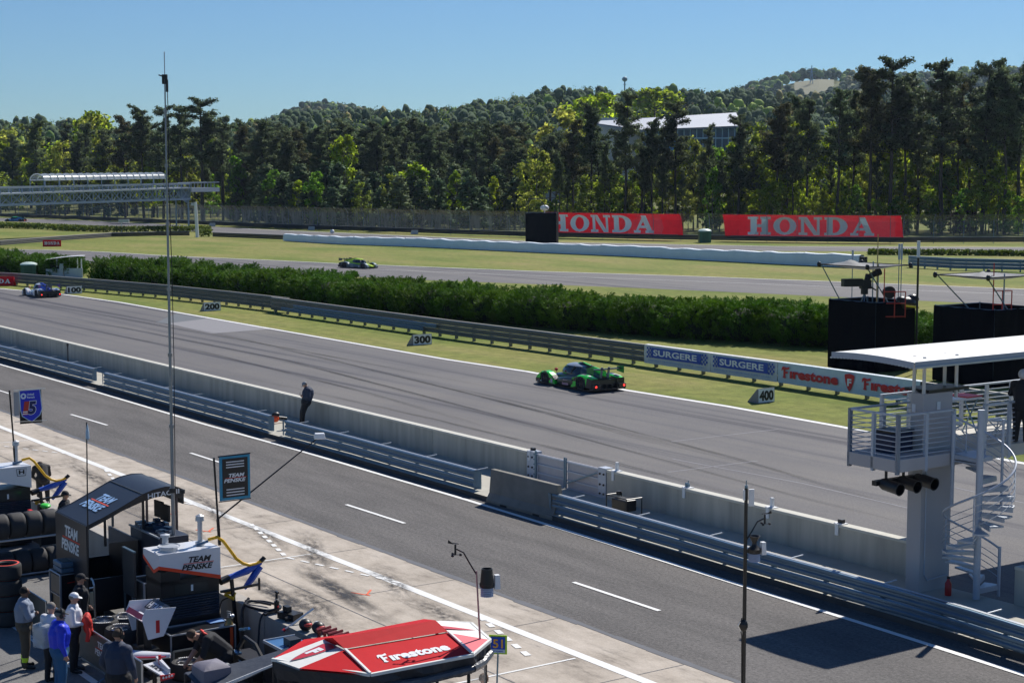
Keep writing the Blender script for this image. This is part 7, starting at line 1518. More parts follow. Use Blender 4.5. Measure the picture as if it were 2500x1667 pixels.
t = pit('trolley_jack', 'black and silver jack handle leaning on the pit wall', 'jack', -31.1, 15.75, 1.0); s = MB(); s.box((-.25, .1, .08), (.5, .3, .14), .3); s.box((-.3, .05, .22), (.2, .12, .12)); s.cyl((-.1, -.1, .05), (-.1, .25, .12), .05); s.build('jack_body', black, t); s = MB(); s.cyl((.25, -.35, -.1), (.15, .45, .25), .028); s.build('jack_handle', alu, t); s = MB(); s.cyl((.25, -.33, -.09), (.24, -.28, -.06), .036); s.build('red_grip', redp, t)
for k in range(2):
    t = pit('fuel_visor', ('left one of two black and red helmets on the pit wall', 'right one of two black and red helmets on the pit wall')[k], 'helmet', -30.35 + k * .35, 15.7 + k * .12, 1.0); s = MB(); s.ell((0, 0, .12), (.16, .14, .13)); s.build('shell', black, t, smooth=True); s = MB(); s.ell((.1, 0, .14), (.07, .10, .05)); s.build('red_visor', mat('red_visor', (.7, .06, .04), .3), t); s = MB(); s.ell((-.05, 0, .22), (.06, .05, .025)); s.build('vent', white, t)
for k in range(4):
    t = pit('wheel_gun', ('first', 'second', 'third', 'fourth')[k] + ' dark red wheel gun from the left in the row on the pit wall', 'wheel gun', -29.75 + k * .2, 15.72 + k * .03, .85, 'dark red wheel guns on the pit wall'); s = MB(); s.cyl((0, -.08, .28), (0, .12, .30), .05); s.cyl((0, .12, .3), (0, .26, .32), .03); s.build('gun_body', mat('dark_red_gun', (.20, .01, .015), .35), t); s = MB(); s.beam((0, -.02, .0), (0, -.02, .28), .05, .05); s.build('handle', mat('dark_red_gun', (.2, .01, .015), .35), t)
t = pit('tool_cart', 'black cart with blue-lit tray top at the pit wall behind the red canopy', 'cart', -29.6, 15.0); s = MB(); s.bx(-.6, .65, -.35, .35, .1, .95); s.build('cart_body', black, t, bevel=.02); s = MB(); s.bx(-.6, .65, -.35, .35, .955, .97); s.build('tray', mat('light_tinted_tray', (.06, .16, .34), .3), t); s = MB(); s.bx(-.62, .67, -.37, -.35, .94, 1.0); s.bx(-.62, -.6, -.37, .37, .94, 1.0); s.build('edge', galv_pale, t); s = MB(); s.box((0, 0, 1.05), (.3, .25, .15)); s.build('black_box', black, t)  # blue light on the black tray top is put into its colour
t = pit('pit_bike', 'folded black scooter and battery pack at the foot of the pit wall', 'equipment', -30.9, 14.5); s = MB()
for k in range(2): s.tube([(-.3 + k * .7 + .22 * math.cos(a), .2, .25 + .22 * math.sin(a)) for a in np.linspace(0, 6.283, 17)], .035, 6)
s.bx(-.5, .55, -.05, .4, .1, .5); s.tube([(-.5, .1, .5), (-.2, .15, .85), (.3, .15, .8), (.6, .2, .5)], .05, 6); s.build('frame_and_pack', black, t); s = MB(); s.cyl((-.45, .15, .95), (-.1, .2, 1.05), .03); s.box((-.3, 0, .52), (.25, .12, .04)); s.box((.2, -.07, .42), (.5, .02, .03)); s.build('bright_parts', mat('blue_reflective_metal', (.2, .4, .65), .2, .7), t)
# --- tyres ---
def tyre_mesh(w_=.36, r=.34):
    s = MB(); s.lathe((0, 0, -w_ / 2), (0, 0, 1), [(r * .62, .03), (r * .72, 0), (r * .9, .005), (r * .98, .04), (r, .09), (r, w_ - .09), (r * .98, w_ - .04), (r * .9, w_ - .005), (r * .72, w_), (r * .62, w_ - .03), (r * .60, w_ / 2)], 28, True); return s
def tyre(loc, rot, label, group, rim=None, red=False, w_=.36, r=.34, lettering=False):
    t = thing('tyre', label, 'tyre', loc, 0, group); t.rotation_euler = rot; tyre_mesh(w_, r).build('tyre_carcass', rubber, t, smooth=True)
    if red: s = MB(); s.lathe((0, 0, w_ / 2 + .003), (0, 0, 1), [(r * .74, 0), (r * .86, 0)], 28); s.build('red_sidewall_band', mat('red_sidewall', (.7, .06, .03), .6), t)
    if lettering:
        s = MB()
        for k in range(9): a = .2 + k * .14; c, d_ = math.cos(a), math.sin(a); s.box((r * .82 * c, r * .82 * d_, w_ / 2 + .004), (.05, .025, .004), a); s.box((-r * .82 * c, -r * .82 * d_, w_ / 2 + .004), (.05, .025, .004), a)
        s.build('sidewall_lettering', white, t)
    if rim:
        s = MB(); s.lathe((0, 0, w_ / 2), (0, 0, 1), [(r * .63, -.005), (r * .58, -.04), (r * .2, -.09), (r * .1, -.03), (0, -.03)], 22)
        for k in range(8): a = k * .785; s.box((r * .36 * math.cos(a), r * .36 * math.sin(a), w_ / 2 - .05), (r * .5, .04, .03), a)
        s.build('wheel_rim', rim, t, smooth=True)
    return t
axv = (math.pi / 2, 0, PROT)
for lvl in (0, 1):
    for k in range(7):
        v = 14.35 - k * .44 - (.12 if lvl == 0 else 0) * 0; tyre(W(-42.55 + (.02 if lvl else 0), v + (.12 if lvl == 0 else 0), .36 + lvl * 1.02), axv, ('tyre in the upper row of the tyre rack', 'tyre in the lower row of the tyre rack')[1 - lvl], ('upper row of the tyre rack', 'lower row of the tyre rack')[1 - lvl], w_=.41)
t = pit('tyre_rack', 'pale metal rack carrying two rows of tyres', 'rack', -42.55, 11.3); s = MB()
for z in (.03, .99):
    for x in (-.2, .2): s.cyl((x, 0, z + .05), (x, 3.5, z + .05), .03, n=8)
for y in (0, 3.5):
    for x in (-.36, .36): s.beam((x, y, 0), (x, y, 1.3), .05, .05)
    s.beam((-.36, y, 1.0), (.36, y, 1.0), .05, .05); s.beam((-.36, y, .06), (.36, y, .06), .05, .05)
s.build('rack_frame', galv_pale, t)
rimm = mat('satin_rim', (.18, .18, .19), .3, .8)
for k in range(4): tyre(G(14, 1374, 1.48) * 1.0 + Vector((0, 0, -1.48 + .19 + k * .37)), (0, 0, 1.0), ('lowest tyre of the red banded stack at the left edge', 'second tyre from the floor in the red banded stack', 'third tyre from the floor in the red banded stack', 'topmost tyre with red band in the stack at the left edge')[k], 'red banded stack', red=True, w_=.36, r=.36)
flat = (((253, 1513), .55, 'flat wheel with grey rim left of the white rear wing'), ((293, 1531), .55, 'front flat wheel beside the man in the navy jacket'), ((306, 1503), .55, 'half hidden flat wheel behind the white rear wing'), ((455, 1614), .19, 'flat wheel the kneeling mechanic works on'), ((577, 1596), .19, 'flat wheel with white lettering behind the kneeling mechanic'))
for (px, py), z, lab in flat:
    p = G(px, py, z + .17); tyre((p.x, p.y, z), (0, 0, 1.0), lab, None, rimm, lettering=True)
    if z > .4: tyre((p.x + .02, p.y, .19), (0, 0, .4), 'tyre under the ' + lab.replace('flat wheel', 'wheel'), None, rimm)
# --- rear wing on its stand ---
def at_l(px, py, u): # point seen at that pixel on the vertical plane u = const
    a = (px - 1250) / FPX; b = -(py - 833.5) / FPX
    r = Vector((a, math.cos(PITCH) + b * math.sin(PITCH), -math.sin(PITCH) + b * math.cos(PITCH))); tt = u / r.dot(PU) if abs(r.dot(PU)) > 1e-6 else 0
    return Vector((r.x * tt, r.y * tt, CAMH + r.z * tt))
uw = -32.0; base = W(uw, 12.4, 0); t = thing('rear_wing', 'white rear wing assembly with red number 1 on its end plate', 'wing', base, PROT)
def loc_(p): d_ = p - base; return Vector((d_.dot(PU), d_.dot(PV), p.z))
poly = [loc_(at_l(x, y, uw)) for x, y in ((355, 1487), (429, 1481), (399, 1551), (361, 1561), (346, 1511))]; poly = [(p.y, p.z) for p in poly]
wingw = mat('white_wing_paint', (.66, .68, .74), .35, coat=.3, var=.05)
for x in (0, -.88): s = MB(); s.prism(poly, (x, 0, 0), ey, ez, ex, .02); s.build('end_plate', wingw, t)
ys = [p[0] for p in poly]; zs_ = [p[1] for p in poly]; y0, y1 = min(ys), max(ys); zt_, zb_ = max(zs_), min(zs_)
s = MB(); s.quad((-.87, y0 + .0, zb_ + .42), (.0, y0 + .0, zb_ + .42), (.0, y0 + .28, zt_ - .24), (-.87, y0 + .28, zt_ - .24)); s.quad((-.87, y0 + .0, zb_ + .40), (.0, y0 + .0, zb_ + .40), (.0, y0 + .28, zt_ - .27), (-.87, y0 + .28, zt_ - .27)); s.build('main_plane', wingw, t)
s = MB(); s.quad((-.87, y0 - .01, zb_ + .44), (.0, y0 - .01, zb_ + .44), (.0, y0 + .07, zb_ + .53), (-.87, y0 + .07, zb_ + .53)); s.build('red_leading_edge', mat('coral_red_paint', (.75, .04, .06), .35), t)
s = MB(); s.quad((-.87, y1 - .36, zt_ - .18), (-.0, y1 - .36, zt_ - .18), (-.0, y1 - .12, zt_ - .02), (-.87, y1 - .12, zt_ - .02)); s.build('upper_flap', mat('dark_flap', (.03, .035, .045), .4), t)
s = MB(); e_ = Vector((0, .24, .16)).normalized(); s.text('HITACHI', Vector((-.80, y1 - .335, zt_ - .155)), ex, e_, .74, .17, bold=.03); s.build('wing_lettering', white, t)
s = MB(); s.text('1', (.024, y0 + .30, zb_ + .12), ey, ez, .085, .27, bold=.02); s.build('red_numeral', mat('deep_red_numeral', (.5, .01, .015), .5), t)
s = MB(); s.beam((-.2, y0 + .2, .5), (-.2, y0 + .2, zb_ + .4), .08, .14); s.beam((-.6, y0 + .2, .5), (-.6, y0 + .2, zb_ + .4), .08, .14); s.beam((-.75, y0 + .2, .05), (0, y0 + .2, .05), .1, .1); s.bx(-.7, -.05, y0 + .05, y0 + .4, .3, .62); s.beam((-.4, y0 + .2, .05), (-.4, y0 + .2, .4), .1, .1); s.build('stand', black_metal, t)
# --- spare nose with front wing ---
p = D3(362, 1590, 33.2); t = thing('nose_cone', 'spare white, blue and red nose cone lying at the bottom left', 'nose cone', (p.x, p.y, p.z - .12), PROT + R(58)); s = MB(); rows = []
for i in range(9):
    f = i / 8; w_ = .19 - .12 * f ** 2; h = .15 - .08 * f; rows.append([(-.55 + 1.0 * f, w_ * math.cos(a), .02 + h * math.sin(a) * (1 if math.sin(a) > 0 else .5)) for a in np.linspace(0, 6.283, 17)[:-1]])
s.grid(rows, True); s.f.append(list(range(8 * 16, 9 * 16))); s.m.append(0); s.build('nose_shell', wingw, t, smooth=True)
s = MB(); s.tube([(-.55, -.195, .06), (0, -.18, .05), (.3, -.13, .04), (.45, -.02, .03), (.3, .13, .04)], .014, 6); s.build('red_stripe', mat('coral_red_paint', (.75, .04, .06), .35), t); s = MB(); s.ell((-.40, 0, .10), (.16, .14, .07), 12, 8); s.build('blue_patch', mat('pale_nose_blue', (.12, .25, .55), .4), t, smooth=True)
for x in (-.5, .1): s = MB(); s.beam((x, 0, -p.z + .13), (x, 0, -.05), .05, .05); s.beam((x, -.3, -p.z + .16), (x, .3, -p.z + .16), .05, .05); s.build('trestle', black_metal, t)
p = D3(385, 1632, 32.4); t = thing('front_wing', 'white front wing with dark lettering and red studded end plates', 'wing', p, PROT + R(12)); s = MB(); s.prism([(-.45, -.05), (.45, -.22), (.47, -.02), (-.30, .32), (-.45, .34)], (0, 0, -.02), ex, ey, ez, .03); s.build('main_plane', wingw, t)
s = MB(); s.prism([(-.45, .34), (.47, -.02), (.47, -.06), (-.45, .26)], (0, 0, .03), ex, ey, ez, .08); s.build('flap', wingw, t); s = MB(); s.text('HITACHI', (-.30, -.02, .016), Vector((.98, -.18, 0)), Vector((.18, .98, 0)), .5, .13, bold=.03); s.build('wing_lettering', black, t)
s = MB(); s.prism([(0, 0), (.3, .0), (.34, .08), (.0, .12)], (.44, -.25, -.1), ey, ez, ex, .03); s.build('red_end_plate', redp, t); s = MB()
for k in range(4): s.cyl((.475, -.2 + k * .07, -.04), (.49, -.2 + k * .07, -.04), .022)
s.build('white_stud', white, t); s = MB(); s.cyl((-.2, .2, 0), (-.22, .2, .2), .03); s.build('red_peg', redp, t); s = MB(); s.beam((-.1, 0, -p.z + .02), (-.1, 0, -.03), .05, .05); s.beam((.3, -.1, -p.z + .02), (.3, -.1, -.03), .05, .05); s.build('trestle', black_metal, t)
# --- tool carts ---
def tcart(px, py, top, size, label, extra):
    p = G(px, py, top); t = thing('tool_cart', label, 'cart', (p.x, p.y, 0), PROT); a, b = size; s = MB(); s.bx(-a + .02, -.02, .02, b - .02, .12, top - .02); s.build('cart_body', mat('black_case', (.010, .011, .014), .3), t); s = MB()
    for x in (-a, 0):
        for y in (0, b): s.beam((x, y, .05), (x, y, top), .04, .04)
    for z in (top, .12): s.tube([(-a, 0, z), (0, 0, z), (0, b, z), (-a, b, z), (-a, 0, z)], .02, 5)
    s.beam((-a, 0, top * .55), (0, 0, top * .55), .03, .03); s.build('edge_frame', galv_pale, t); s = MB(); s.quad((.006, b * .25, top - .22), (.006, b * .85, top - .19), (.006, b * .85, top - .17), (.006, b * .25, top - .20)); s.build('red_bar', redbar, t); s = MB(); s.bx(-a + .05, -.05, -.006, .02, top * .58, top - .05); s.build('grey_side', mat('grey_side_panel', (.18, .17, .16), .4, .4), t); s = MB()
    for x in (-a + .1, -.1):
        for y in (.08, b - .08): s.cyl((x, y - .03, .06), (x, y + .03, .06), .06)
    s.build('castor', rubber, t)
    if extra: extra(t, a, b, top)
    return t
def boxes(t, a, b, top):
    for k in range(2): q_ = thing('tool_tray', ('lower blue-lit tray stacked on the left tool cart', 'upper blue-lit tray stacked on the left tool cart')[k], 'tray', t.location + Vector((0, 0, top + .02 + k * .13)), PROT); s = MB(); s.bx(-a + .08, -.06, .05, b - .12, 0, .11); s.build('tray_body', mat('light_tinted_case', (.10, .18, .27), .35, .3), q_, bevel=.015); s = MB(); s.bx(-a + .16, -.14, .12, b - .2, .112, .118); s.build('tray_lid', glass_dark, q_)  # bluish light falling on the cases is painted into their colour
tcart(147, 1404, 1.15, (.72, .66), 'silver edged black tool cart with blue-lit trays on top beside the timing stand', boxes); tcart(352, 1424, 1.25, (.72, .62), 'silver edged black tool cart behind the white rear wing', None)
p = G(322, 1425, 1.2); t = thing('flat_screen', 'tall dark panel standing behind the right tool cart', 'panel', (p.x, p.y, 0), PROT); s = MB(); s.bx(-.55, .15, .0, .05, .9, 1.95); s.build('panel_sheet', mat('dark_grey_panel', (.06, .06, .062), .4), t); s = MB(); s.bx(-.55, .15, -.01, .06, 1.95, 1.98); s.beam((-.5, .02, 0), (-.5, .02, .9), .04, .04); s.beam((.1, .02, 0), (.1, .02, .9), .04, .04); s.build('panel_frame', galv, t)
p = G(205, 1412, 1.2); t = thing('hand_truck', 'silver upright hand truck in front of the timing stand', 'hand truck', (p.x + .1, p.y - .6, 0), PROT); s = MB()
for y in (0, .3): s.tube([(0, y, .05), (0, y, 1.15), (-.08, y, 1.25), (-.18, y, 1.28)], .022, 6)
for z in (.3, .7, 1.1): s.cyl((0, 0, z), (0, .3, z), .018, n=6)
s.build('tube_frame', alu, t); s = MB(); s.bx(.0, .3, 0, .3, .02, .04); s.build('toe_plate', galv, t); s = MB()
for y in (-.08, .38): s.cyl((-.08, y - .03, .1), (-.08, y + .03, .1), .1)
s.build('wheel', rubber, t); s = MB(); s.box((.02, .15, .8), (.06, .22, .42)); s.build('cream_pad', mat('cream_pad', (.5, .44, .30), .7), t)
# --- crowd barrier panels along the back of the box ---
for k, (a, b, lab, txt) in enumerate(((-41.2, -38.6, 'silver edged barrier panel with red mark at the left edge', 1), (-37.7, -36.3, 'silver edged barrier panel right of the man with folded arms', 0), (-36.1, -34.9, 'silver edged barrier panel behind the man in the blue jacket', 0), (-34.2, -32.2, 'silver edged barrier panel lettered TEAM PENSKE left of the man in navy', 2), (-32.0, -30.6, 'silver edged barrier panel at the bottom behind the man in navy', 0))):
    t = pit('barrier_panel', lab, 'barrier', a, 12.15, 0, 'barrier panels behind the pit box'); L = b - a; s = MB(); s.bx(.03, L - .03, -.01, .01, .12, .84); s.build('panel_sheet', mat('smoky_panel', (.13, .12, .105), .4, .2, var=.3), t); s = MB(); s.tube([(0, 0, .02), (0, 0, .86), (L, 0, .86), (L, 0, .02)], .022, 6); s.beam((0, 0, .1), (L, 0, .1), .04, .04); s.build('edge_frame', alu, t); s = MB()
    for x in (.15, L - .15): s.tube([(x, -.32, .01), (x, -.1, .12), (x, .1, .12), (x, .32, .01)], .018, 5)
    s.build('foot', galv, t)
    if txt == 2: m1, m2 = MB(), MB(); team(m1, m2, (L - 1.0, -.016, .40), ex, ez, .85, .32, .2); m1.build('panel_lettering', white, t); m2.build('panel_bar', redbar, t)
    if txt == 1: s = MB(); s.quad((L - .8, -.016, .55), (L - .3, -.016, .30), (L - .3, -.016, .36), (L - .8, -.016, .61)); s.build('red_mark', redbar, t)
# --- neighbouring stand at the left edge ---
t = pit('equipment_stand', 'pale topped equipment stand cut by the left edge above the plain white tank', 'timing stand', -52.0, 13.4); s = MB(); s.bx(-2.2, 0, 0, 1.7, 2.35, 2.45); s.build('white_top', white, t); s = MB(); s.bx(-2.1, -.05, .05, 1.6, .3, 2.34); s.build('grey_panel', mat('grey_stand_panel', (.25, .25, .26), .6), t); s = MB(); s.bx(-.05, -.02, .1, 1.5, 2.05, 2.3); s.build('black_vent', black, t)
t = pit('green_motor', 'small machine with bright green covers between the tank and the tyre rack', 'machine', -44.9, 15.0); s = MB(); s.bx(-.4, .4, -.2, .3, .3, 1.1); s.cyl((-.2, 0, 1.1), (-.2, 0, 1.35), .08); s.tube([(.3, -.2, .2), (.3, 0, 1.3), (-.1, .2, 1.4)], .03, 6); s.build('machine_frame', black_metal, t); s = MB(); s.ell((.1, .05, 1.35), (.22, .14, .07)); s.ell((.2, .1, 1.05), (.15, .1, .08)); s.build('green_cover', mat('acid_green_plastic', (.06, .62, .06), .4), t, smooth=True); s = MB(); s.box((-.3, -.25, 1.15), (.2, .1, .1)); s.build('red_cap', redp, t)
# --- red canopy ---
t = pit('red_canopy', 'angular red canopy with white Firestone lettering at the bottom', 'canopy', -23.8, 14.0)
def pxs_(L_, z): return [(G(x, y, z).dot(PU), G(x, y, z).dot(PV)) for x, y in L_]
EV = pxs_([(664.5, 1607.5), (904, 1645), (1154, 1597), (1197, 1561), (1151, 1520), (1072, 1517), (742, 1560)], 2.6)
CP = pxs_([(790, 1560), (840, 1585), (1092, 1543), (1066, 1516), (1035, 1513)], 2.74)
WL = pxs_([(730, 1630.5)], 2.6)[0]
def cl(p, z): return Vector((p[0] + 23.8, p[1] - 14.0, z))
ze, zc = 2.6, 2.74
def face(name, pts, m, tk=.03): s = MB(); s.quad(*pts); s.quad(*[p - Vector((0, 0, tk)) for p in pts][::-1]); return s.build(name, m, t)
whc = mat('white_canvas', (.72, .72, .68), .6, var=.06, bump=.1)
face('front_slope', [cl(EV[1], ze), cl(EV[2], ze), cl(CP[2], zc), cl(CP[1], zc)], redc); face('left_front_slope', [cl(WL, ze), cl(EV[1], ze), cl(CP[1], zc)], redc)
face('white_left_slope', [cl(EV[0], ze), cl(WL, ze), cl(CP[1], zc - .002), cl(CP[0], zc)], whc)
face('back_slope', [cl(EV[6], ze), cl(EV[0], ze), cl(CP[0], zc), cl(CP[4], zc), cl(EV[5], ze)], redc); face('right_slope', [cl(EV[2], ze), cl(EV[3], ze), cl(CP[2], zc)], mat('rose_red_canvas', (.66, .05, .08), .55, var=.08)); face('white_right_slope', [cl(EV[3], ze), cl(EV[4], ze), cl(EV[5], ze), cl(CP[4], zc), cl(CP[3], zc), cl(CP[2], zc)], whc)
s = MB(); c0, c1, c2, c3 = [cl(p_, 2.762) for p_ in (CP[0], CP[1], CP[2], CP[4])]; r0, r1 = [cl(p_, 2.90) for p_ in pxs_([(812, 1556), (1063, 1513)], 2.90)]; c1, c2 = c1 + (c1 - c0) * .03, c2 + (c1 - c0) * .03
s.quad(c1, c2, r1, r0); s.quad(c0, r0, r1, c3); s.quad(c0, c1, r0); s.quad(c2, c3, r1); s.build('ridge_cap', redc, t)
s = MB(); hem = [cl(p, ze) for p in EV]
for i in range(7):
    if i in (5, 6): continue
    s.beam(hem[i] + Vector((0, 0, -.01)), hem[(i + 1) % 7] + Vector((0, 0, -.01)), .05, .05)
s.beam(hem[1] + Vector((0, 0, .02)), c1 + Vector((.02, 0, 0)), .04, .03); s.beam(hem[2] + Vector((0, 0, .02)), c2 + Vector((.02, 0, 0)), .04, .03); s.build('white_piping', whc, t)
n_ = (c1 - hem[1]).normalized(); exx = (hem[2] - hem[1]).normalized(); s = MB(); sp_ = ((cl(CP[1], zc) + cl(CP[2], zc)) / 2 - (hem[1] + hem[2]) / 2); sL = sp_.length; sp_ = sp_ / sL; eL = (hem[2] - hem[1]).length; pn = exx.cross(sp_); pn = pn if pn.z > 0 else -pn; o_ = hem[1] + exx * eL * .19 + sp_ * sL * .30 + pn * .012; fire_word(s, o_, exx, sp_, eL * .68, sL * .30, 0); s.build('canopy_lettering', white, t)
pl = [cl((-24.55, 12.5), 2.66), cl((-23.62, 12.62), 2.82)]; e1 = (cl((-23.8, 12.65), 2.82) - cl((-24.7, 12.45), 2.64)).normalized(); e1 = Vector((.55, -.18, .0)).normalized()
cx_ = (cl(EV[0], ze) + cl(WL, ze) + cl(CP[1], zc) + cl(CP[0], zc)) / 4 + Vector((0, 0, .004)); nn = (cl(CP[0], zc) - cl(EV[0], ze)).cross(cl(WL, ze) - cl(EV[0], ze)).normalized(); nn = nn if nn.z > 0 else -nn
ya = ((cl(CP[0], zc) + cl(CP[1], zc)) / 2 - (cl(EV[0], ze) + cl(WL, ze)) / 2); ya = (ya - nn * ya.dot(nn)).normalized(); xa = ya.cross(nn).normalized(); cx_ += ya * .04; s = MB(); shield(s, cx_ + nn * .008, xa, ya, .36, .80); s.build('shield_outline', mat('grey_outline', (.2, .2, .22), .5), t); s = MB(); shield(s, cx_ + nn * .011, xa, ya, .32, .73); s.build('shield', mat('crimson_print', (.5, .01, .03), .5), t); s = MB(); s.text('F', cx_ + nn * .015 - xa * .08 - ya * .10, xa, ya, .16, .30, bold=.07); s.build('shield_letter', white, t)
cx2 = (cl(EV[3], ze) + cl(EV[4], ze) + cl(CP[2], zc) + cl(CP[3], zc)) / 4 + Vector((0, 0, .02)); s = MB(); shield(s, cx2 + Vector((0, -.1, .01)), Vector((1, .1, -.05)).normalized(), Vector((-.1, -1, .22)).normalized(), .22, .7); s.build('shield', MATS['crimson_print'], t)
s = MB()
for i in range(7):
    if i in (4, 5): continue
    a, b = hem[i], hem[(i + 1) % 7]; n = 10; s.grid([[a.lerp(b, j / n) * 1.0 + Vector((.03 * math.sin(j * 2.0 + i), 0, -.03)), a.lerp(b, j / n) + Vector((.04 * math.sin(j * 1.3), 0, -.16)), a.lerp(b, j / n) * .97 + Vector((0, 0, -.26 - .02 * (j % 2)))] for j in range(n + 1)])
s.build('black_valance', mat('black_valance_cloth', (.018, .02, .028), .6, bump=.5), t)
s = MB()
for a, b in ((hem[1], hem[2]), (hem[2], hem[3])): s.tube([a + Vector((0, 0, -.24)), (a + b) / 2 + Vector((.02, 0, -.28)), b + Vector((0, 0, -.24))], .07, 8)
s.build('rolled_curtain', mat('rolled_grey_vinyl', (.07, .075, .09), .3, bump=.6, scale=9), t)
for i in (0, 1, 2, 3, 5, 6): s = MB(); s.cyl((hem[i].x * .95, hem[i].y * .95, 0), (hem[i].x * .95, hem[i].y * .95, ze - .02), .03, n=8); s.build('leg', black_metal, t)
s = MB(); a, b = hem[2] * .96, hem[3] * .96; s.quad((a.x, a.y, .8), (b.x, b.y, .8), (b.x, b.y, 2.4), (a.x, a.y, 2.4)); s.build('clear_curtain', see_through('smoky_vinyl', (.30, .29, .28), .38, .2), t)
s = MB(); s.bx(-.6, .5, -1.2, 1.3, .1, 1.3); s.build('console_body', black, t); s = MB()
for y in (-.6, 0, .6): s.box((.2, y, 1.55), (.05, .5, .35), .1)
s.build('monitor', mat('navy_console', (.02, .028, .05), .45), t)
# weather mast standing on the canopy, black weather mast further right
def weather(base, h, label, polem, bucket_h, flip, rad, buck):
    t = thing('weather_mast', label, 'weather mast', base, 0); s = MB(); lean = -.06 if flip < 0 else 0; s.cyl((0, 0, 0), (lean, 0, h), rad, rad * .8, 10); s.build('mast_pole', polem, t, smooth=True); k = flip
    s = MB(); s.tube([(lean, 0, bucket_h + .22), (lean + k * .12, 0, bucket_h + .42), (lean + k * .22, 0, bucket_h + .60), (lean + k * .34, 0, bucket_h + .66)], .014, 6); c = Vector((lean + k * .36, 0, bucket_h + .66)); s.cyl(c - Vector((0, 0, .1)), c + Vector((0, 0, .08)), .018); s.beam(c + Vector((-k * .06, 0, .09)), c + Vector((k * .10, 0, .11)), .015, .015); s.quad(c + Vector((k * .02, 0, .08)), c + Vector((k * .12, 0, .16)), c + Vector((k * .13, 0, .10)))
    s.build('wind_vane', black, t); s = MB()
    for a in (0, 2.1, 4.2): s.beam(c + Vector((0, 0, -.1)), c + Vector((.08 * math.cos(a), .08 * math.sin(a), -.1)), .008, .008); s.ell(c + Vector((.09 * math.cos(a), .09 * math.sin(a), -.1)), (.028, .028, .025), 8, 6)
    s.build('anemometer_cup', black, t); bc = (lean - k * .18 if flip < 0 else .17, 0, bucket_h); s = MB()
    if buck: s.lathe(bc, (0, 0, 1), [(.0, 0), (.125, 0), (.125, .06), (.12, .06), (.095, .32), (.085, .32), (.10, .06)], 18)
    else: s.lathe(bc, (0, 0, 1), [(0, 0), (.12, 0), (.13, .08), (.05, .15), (.04, .2), (.11, .33), (.10, .33), (.03, .2)], 18)
    s.box((bc[0] * .4, 0, bucket_h + .04), (abs(bc[0]) * .9, .06, .06)); s.build('rain_collector', black, t, smooth=True)
    s = MB()
    for q in range(5): s.cyl((bc[0], 0, bucket_h - .03 - q * .032), (bc[0], 0, bucket_h - .012 - q * .032), .115, .105, 18)
    s.build('louvred_shield', mat('pale_louvre_plastic', (.50, .52, .62), .5), t); s = MB(); s.box((bc[0] + .17, .05, bucket_h + .08), (.10, .12, .24), .3, taper=.8); s.build('solar_panel', whiteplastic, t); return t
p = G(1172, 1560, 2.62); weather(p, 1.2, 'slim reddish weather mast on the corner of the red canopy', mat('pinkish_tube', (.42, .26, .25), .4), .92, -1, .018, True)
d_ = 30.5; p = D3(1815, 1667, d_); zt_ = D3(0, 1172, d_).z; t = weather((p.x, p.y, 0), zt_ - .15, 'thick black weather mast with rain collector in front of the guard rail', mat('black_pole', (.02, .017, .014), .5), D3(0, 1349, d_).z, 1, .042, False)
s = MB(); s.cyl((0, 0, zt_ - .15), (0, 0, zt_), .01, n=6); s.cyl((0, 0, zt_ - .16), (0, 0, zt_ - .1), .03); s.build('whip_aerial', galv, t); s = MB(); s.box((.10, 0, zt_ - .33), (.10, .05, .32)); s.box((-.03, 0, zt_ - .28), (.05, .05, .2)); s.build('antenna_panel', whiteplastic, t)
s = MB(); zz = D3(0, 1525, d_).z; s.ell((-.02, -.02, zz), (.09, .08, .12), 10, 7); s.tube([(-.05, -.03, zz + .15), (-.09, -.04, zz), (-.05, -.03, zz - .2), (-.04, -.03, zz - 1.2)], .010, 5); s.build('clamp_and_cable', black_metal, t)
s = MB(); s.tube([(-.08, -.05, zz + .08), (-.12, -.05, zz), (-.07, -.05, zz - .1)], .012, 5); s.build('steel_clip', alu, t)
# dark tarpaulin awning and covered bin at the bottom
pa, pb, pc, pd = G(452, 1640, 1.55), G(705, 1579, 1.95), G(668, 1622, 1.75), G(500, 1690, 1.4); t = thing('tarpaulin_awning', 'dark blue grey tarpaulin awning left of the red canopy', 'awning', (pa.x, pa.y, 0)); o_ = Vector((pa.x, pa.y, 0)); s = MB(); n = 8; s.grid([[(pa.lerp(pb, i / n)).lerp(pd.lerp(pc, i / n), j / 4) - o_ - Vector((0, 0, .05 * math.sin(math.pi * i / n) * 1)) for j in range(5)] for i in range(n + 1)]); s.grid([[(pa.lerp(pb, i / n)).lerp(pd.lerp(pc, i / n), j / 4) - o_ - Vector((0, 0, .02 + .05 * math.sin(math.pi * i / n))) for j in range(5)] for i in range(n + 1)]); s.build('tarpaulin', mat('blue_grey_tarp', (.060, .072, .095), .6, bump=.3, var=.1), t, smooth=True)
s = MB(); s.beam(pd - o_, pc - o_, .02, .04); s.build('pale_hem', whiteplastic, t)
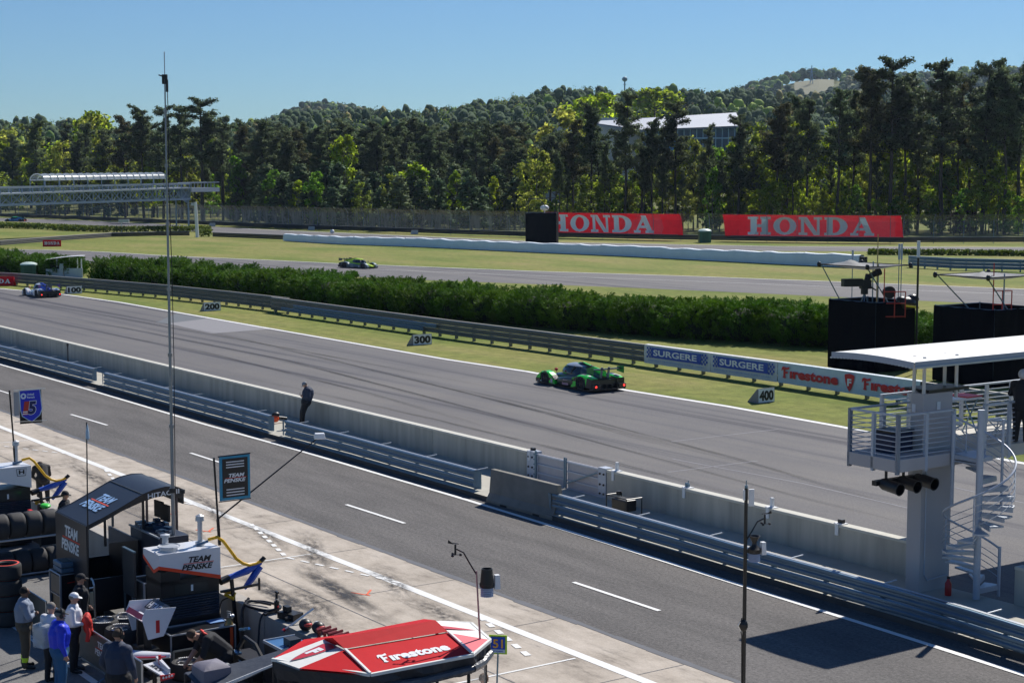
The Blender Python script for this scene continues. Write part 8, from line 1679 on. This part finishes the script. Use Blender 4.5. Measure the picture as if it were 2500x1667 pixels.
for q_ in (pa, pb, pc, pd): s = MB(); s.cyl((q_.x - o_.x, q_.y - o_.y, 0), q_ - o_ - Vector((0, 0, .03)), .025, n=7); s.build('leg', black_metal, t)
p = G(522, 1612, 1.72); t = thing('covered_bin', 'box under a draped grey cloth at the bottom below the kneeling mechanic', 'covered box', (p.x, p.y - .25, 0), PROT); s = MB(); n = 18; rows = []
for (z, w__) in ((1.78, .0), (1.76, .20), (1.70, .27), (1.3, .29), (.7, .31), (.2, .33)): rows.append([(w__ * (1 + .06 * math.sin(a * 7) * (1.7 - z)) * max(-1, min(1, 1.5 * math.cos(a))), w__ * (1 + .06 * math.cos(a * 6) * (1.7 - z)) * max(-1, min(1, 1.5 * math.sin(a))), z) for a in np.linspace(0, 6.283, n + 1)[:-1]])
s.grid(rows, True); s.build('draped_cloth', mat('grey_drape', (.17, .16, .20), .7, bump=.2), t, smooth=True); s = MB(); s.bx(-.2, .2, -.2, .2, 0, 1.6); s.build('box', black, t)
t = pit('wooden_case', 'small silver edged box with wooden front near the flat wheels', 'case', -30.75, 13.95); s = MB(); s.bx(-.2, .2, -.15, .15, .02, .42); s.build('case_body', mat('plywood_front', (.32, .26, .17), .6), t); s = MB(); s.bx(-.22, .22, -.17, .17, .42, .45)
for x in (-.2, .2):
    for y in (-.15, .15): s.beam((x, y, 0), (x, y, .42), .03, .03)
s.build('edge_frame', galv_pale, t)
p = G(690, 1033, .2); t = thing('leaf_blower', 'orange and black blower lying beside the man in black', 'blower', (p.x - .35, p.y + .25, .2), .5); s = MB(); s.ell((0, 0, .16), (.18, .14, .16)); s.build('orange_casing', orange, t, smooth=True); s = MB(); s.cyl((.1, 0, .2), (.55, .1, .12), .08, .06); s.ell((.05, .05, .32), (.18, .14, .12)); s.build('black_tube', black, t, smooth=True)
p = W(G(224, 890, .2).dot(PU), 31.0, .2); t = thing('marker_post', 'thin dark post standing on the walkway by the left rail gap', 'post', p); s = MB(); s.cyl((0, 0, 0), (0, 0, 1.25), .03); s.build('post_shaft', black_metal, t); s = MB(); s.box((0, 0, 1.2), (.1, .06, .15)); s.build('post_head', black, t)
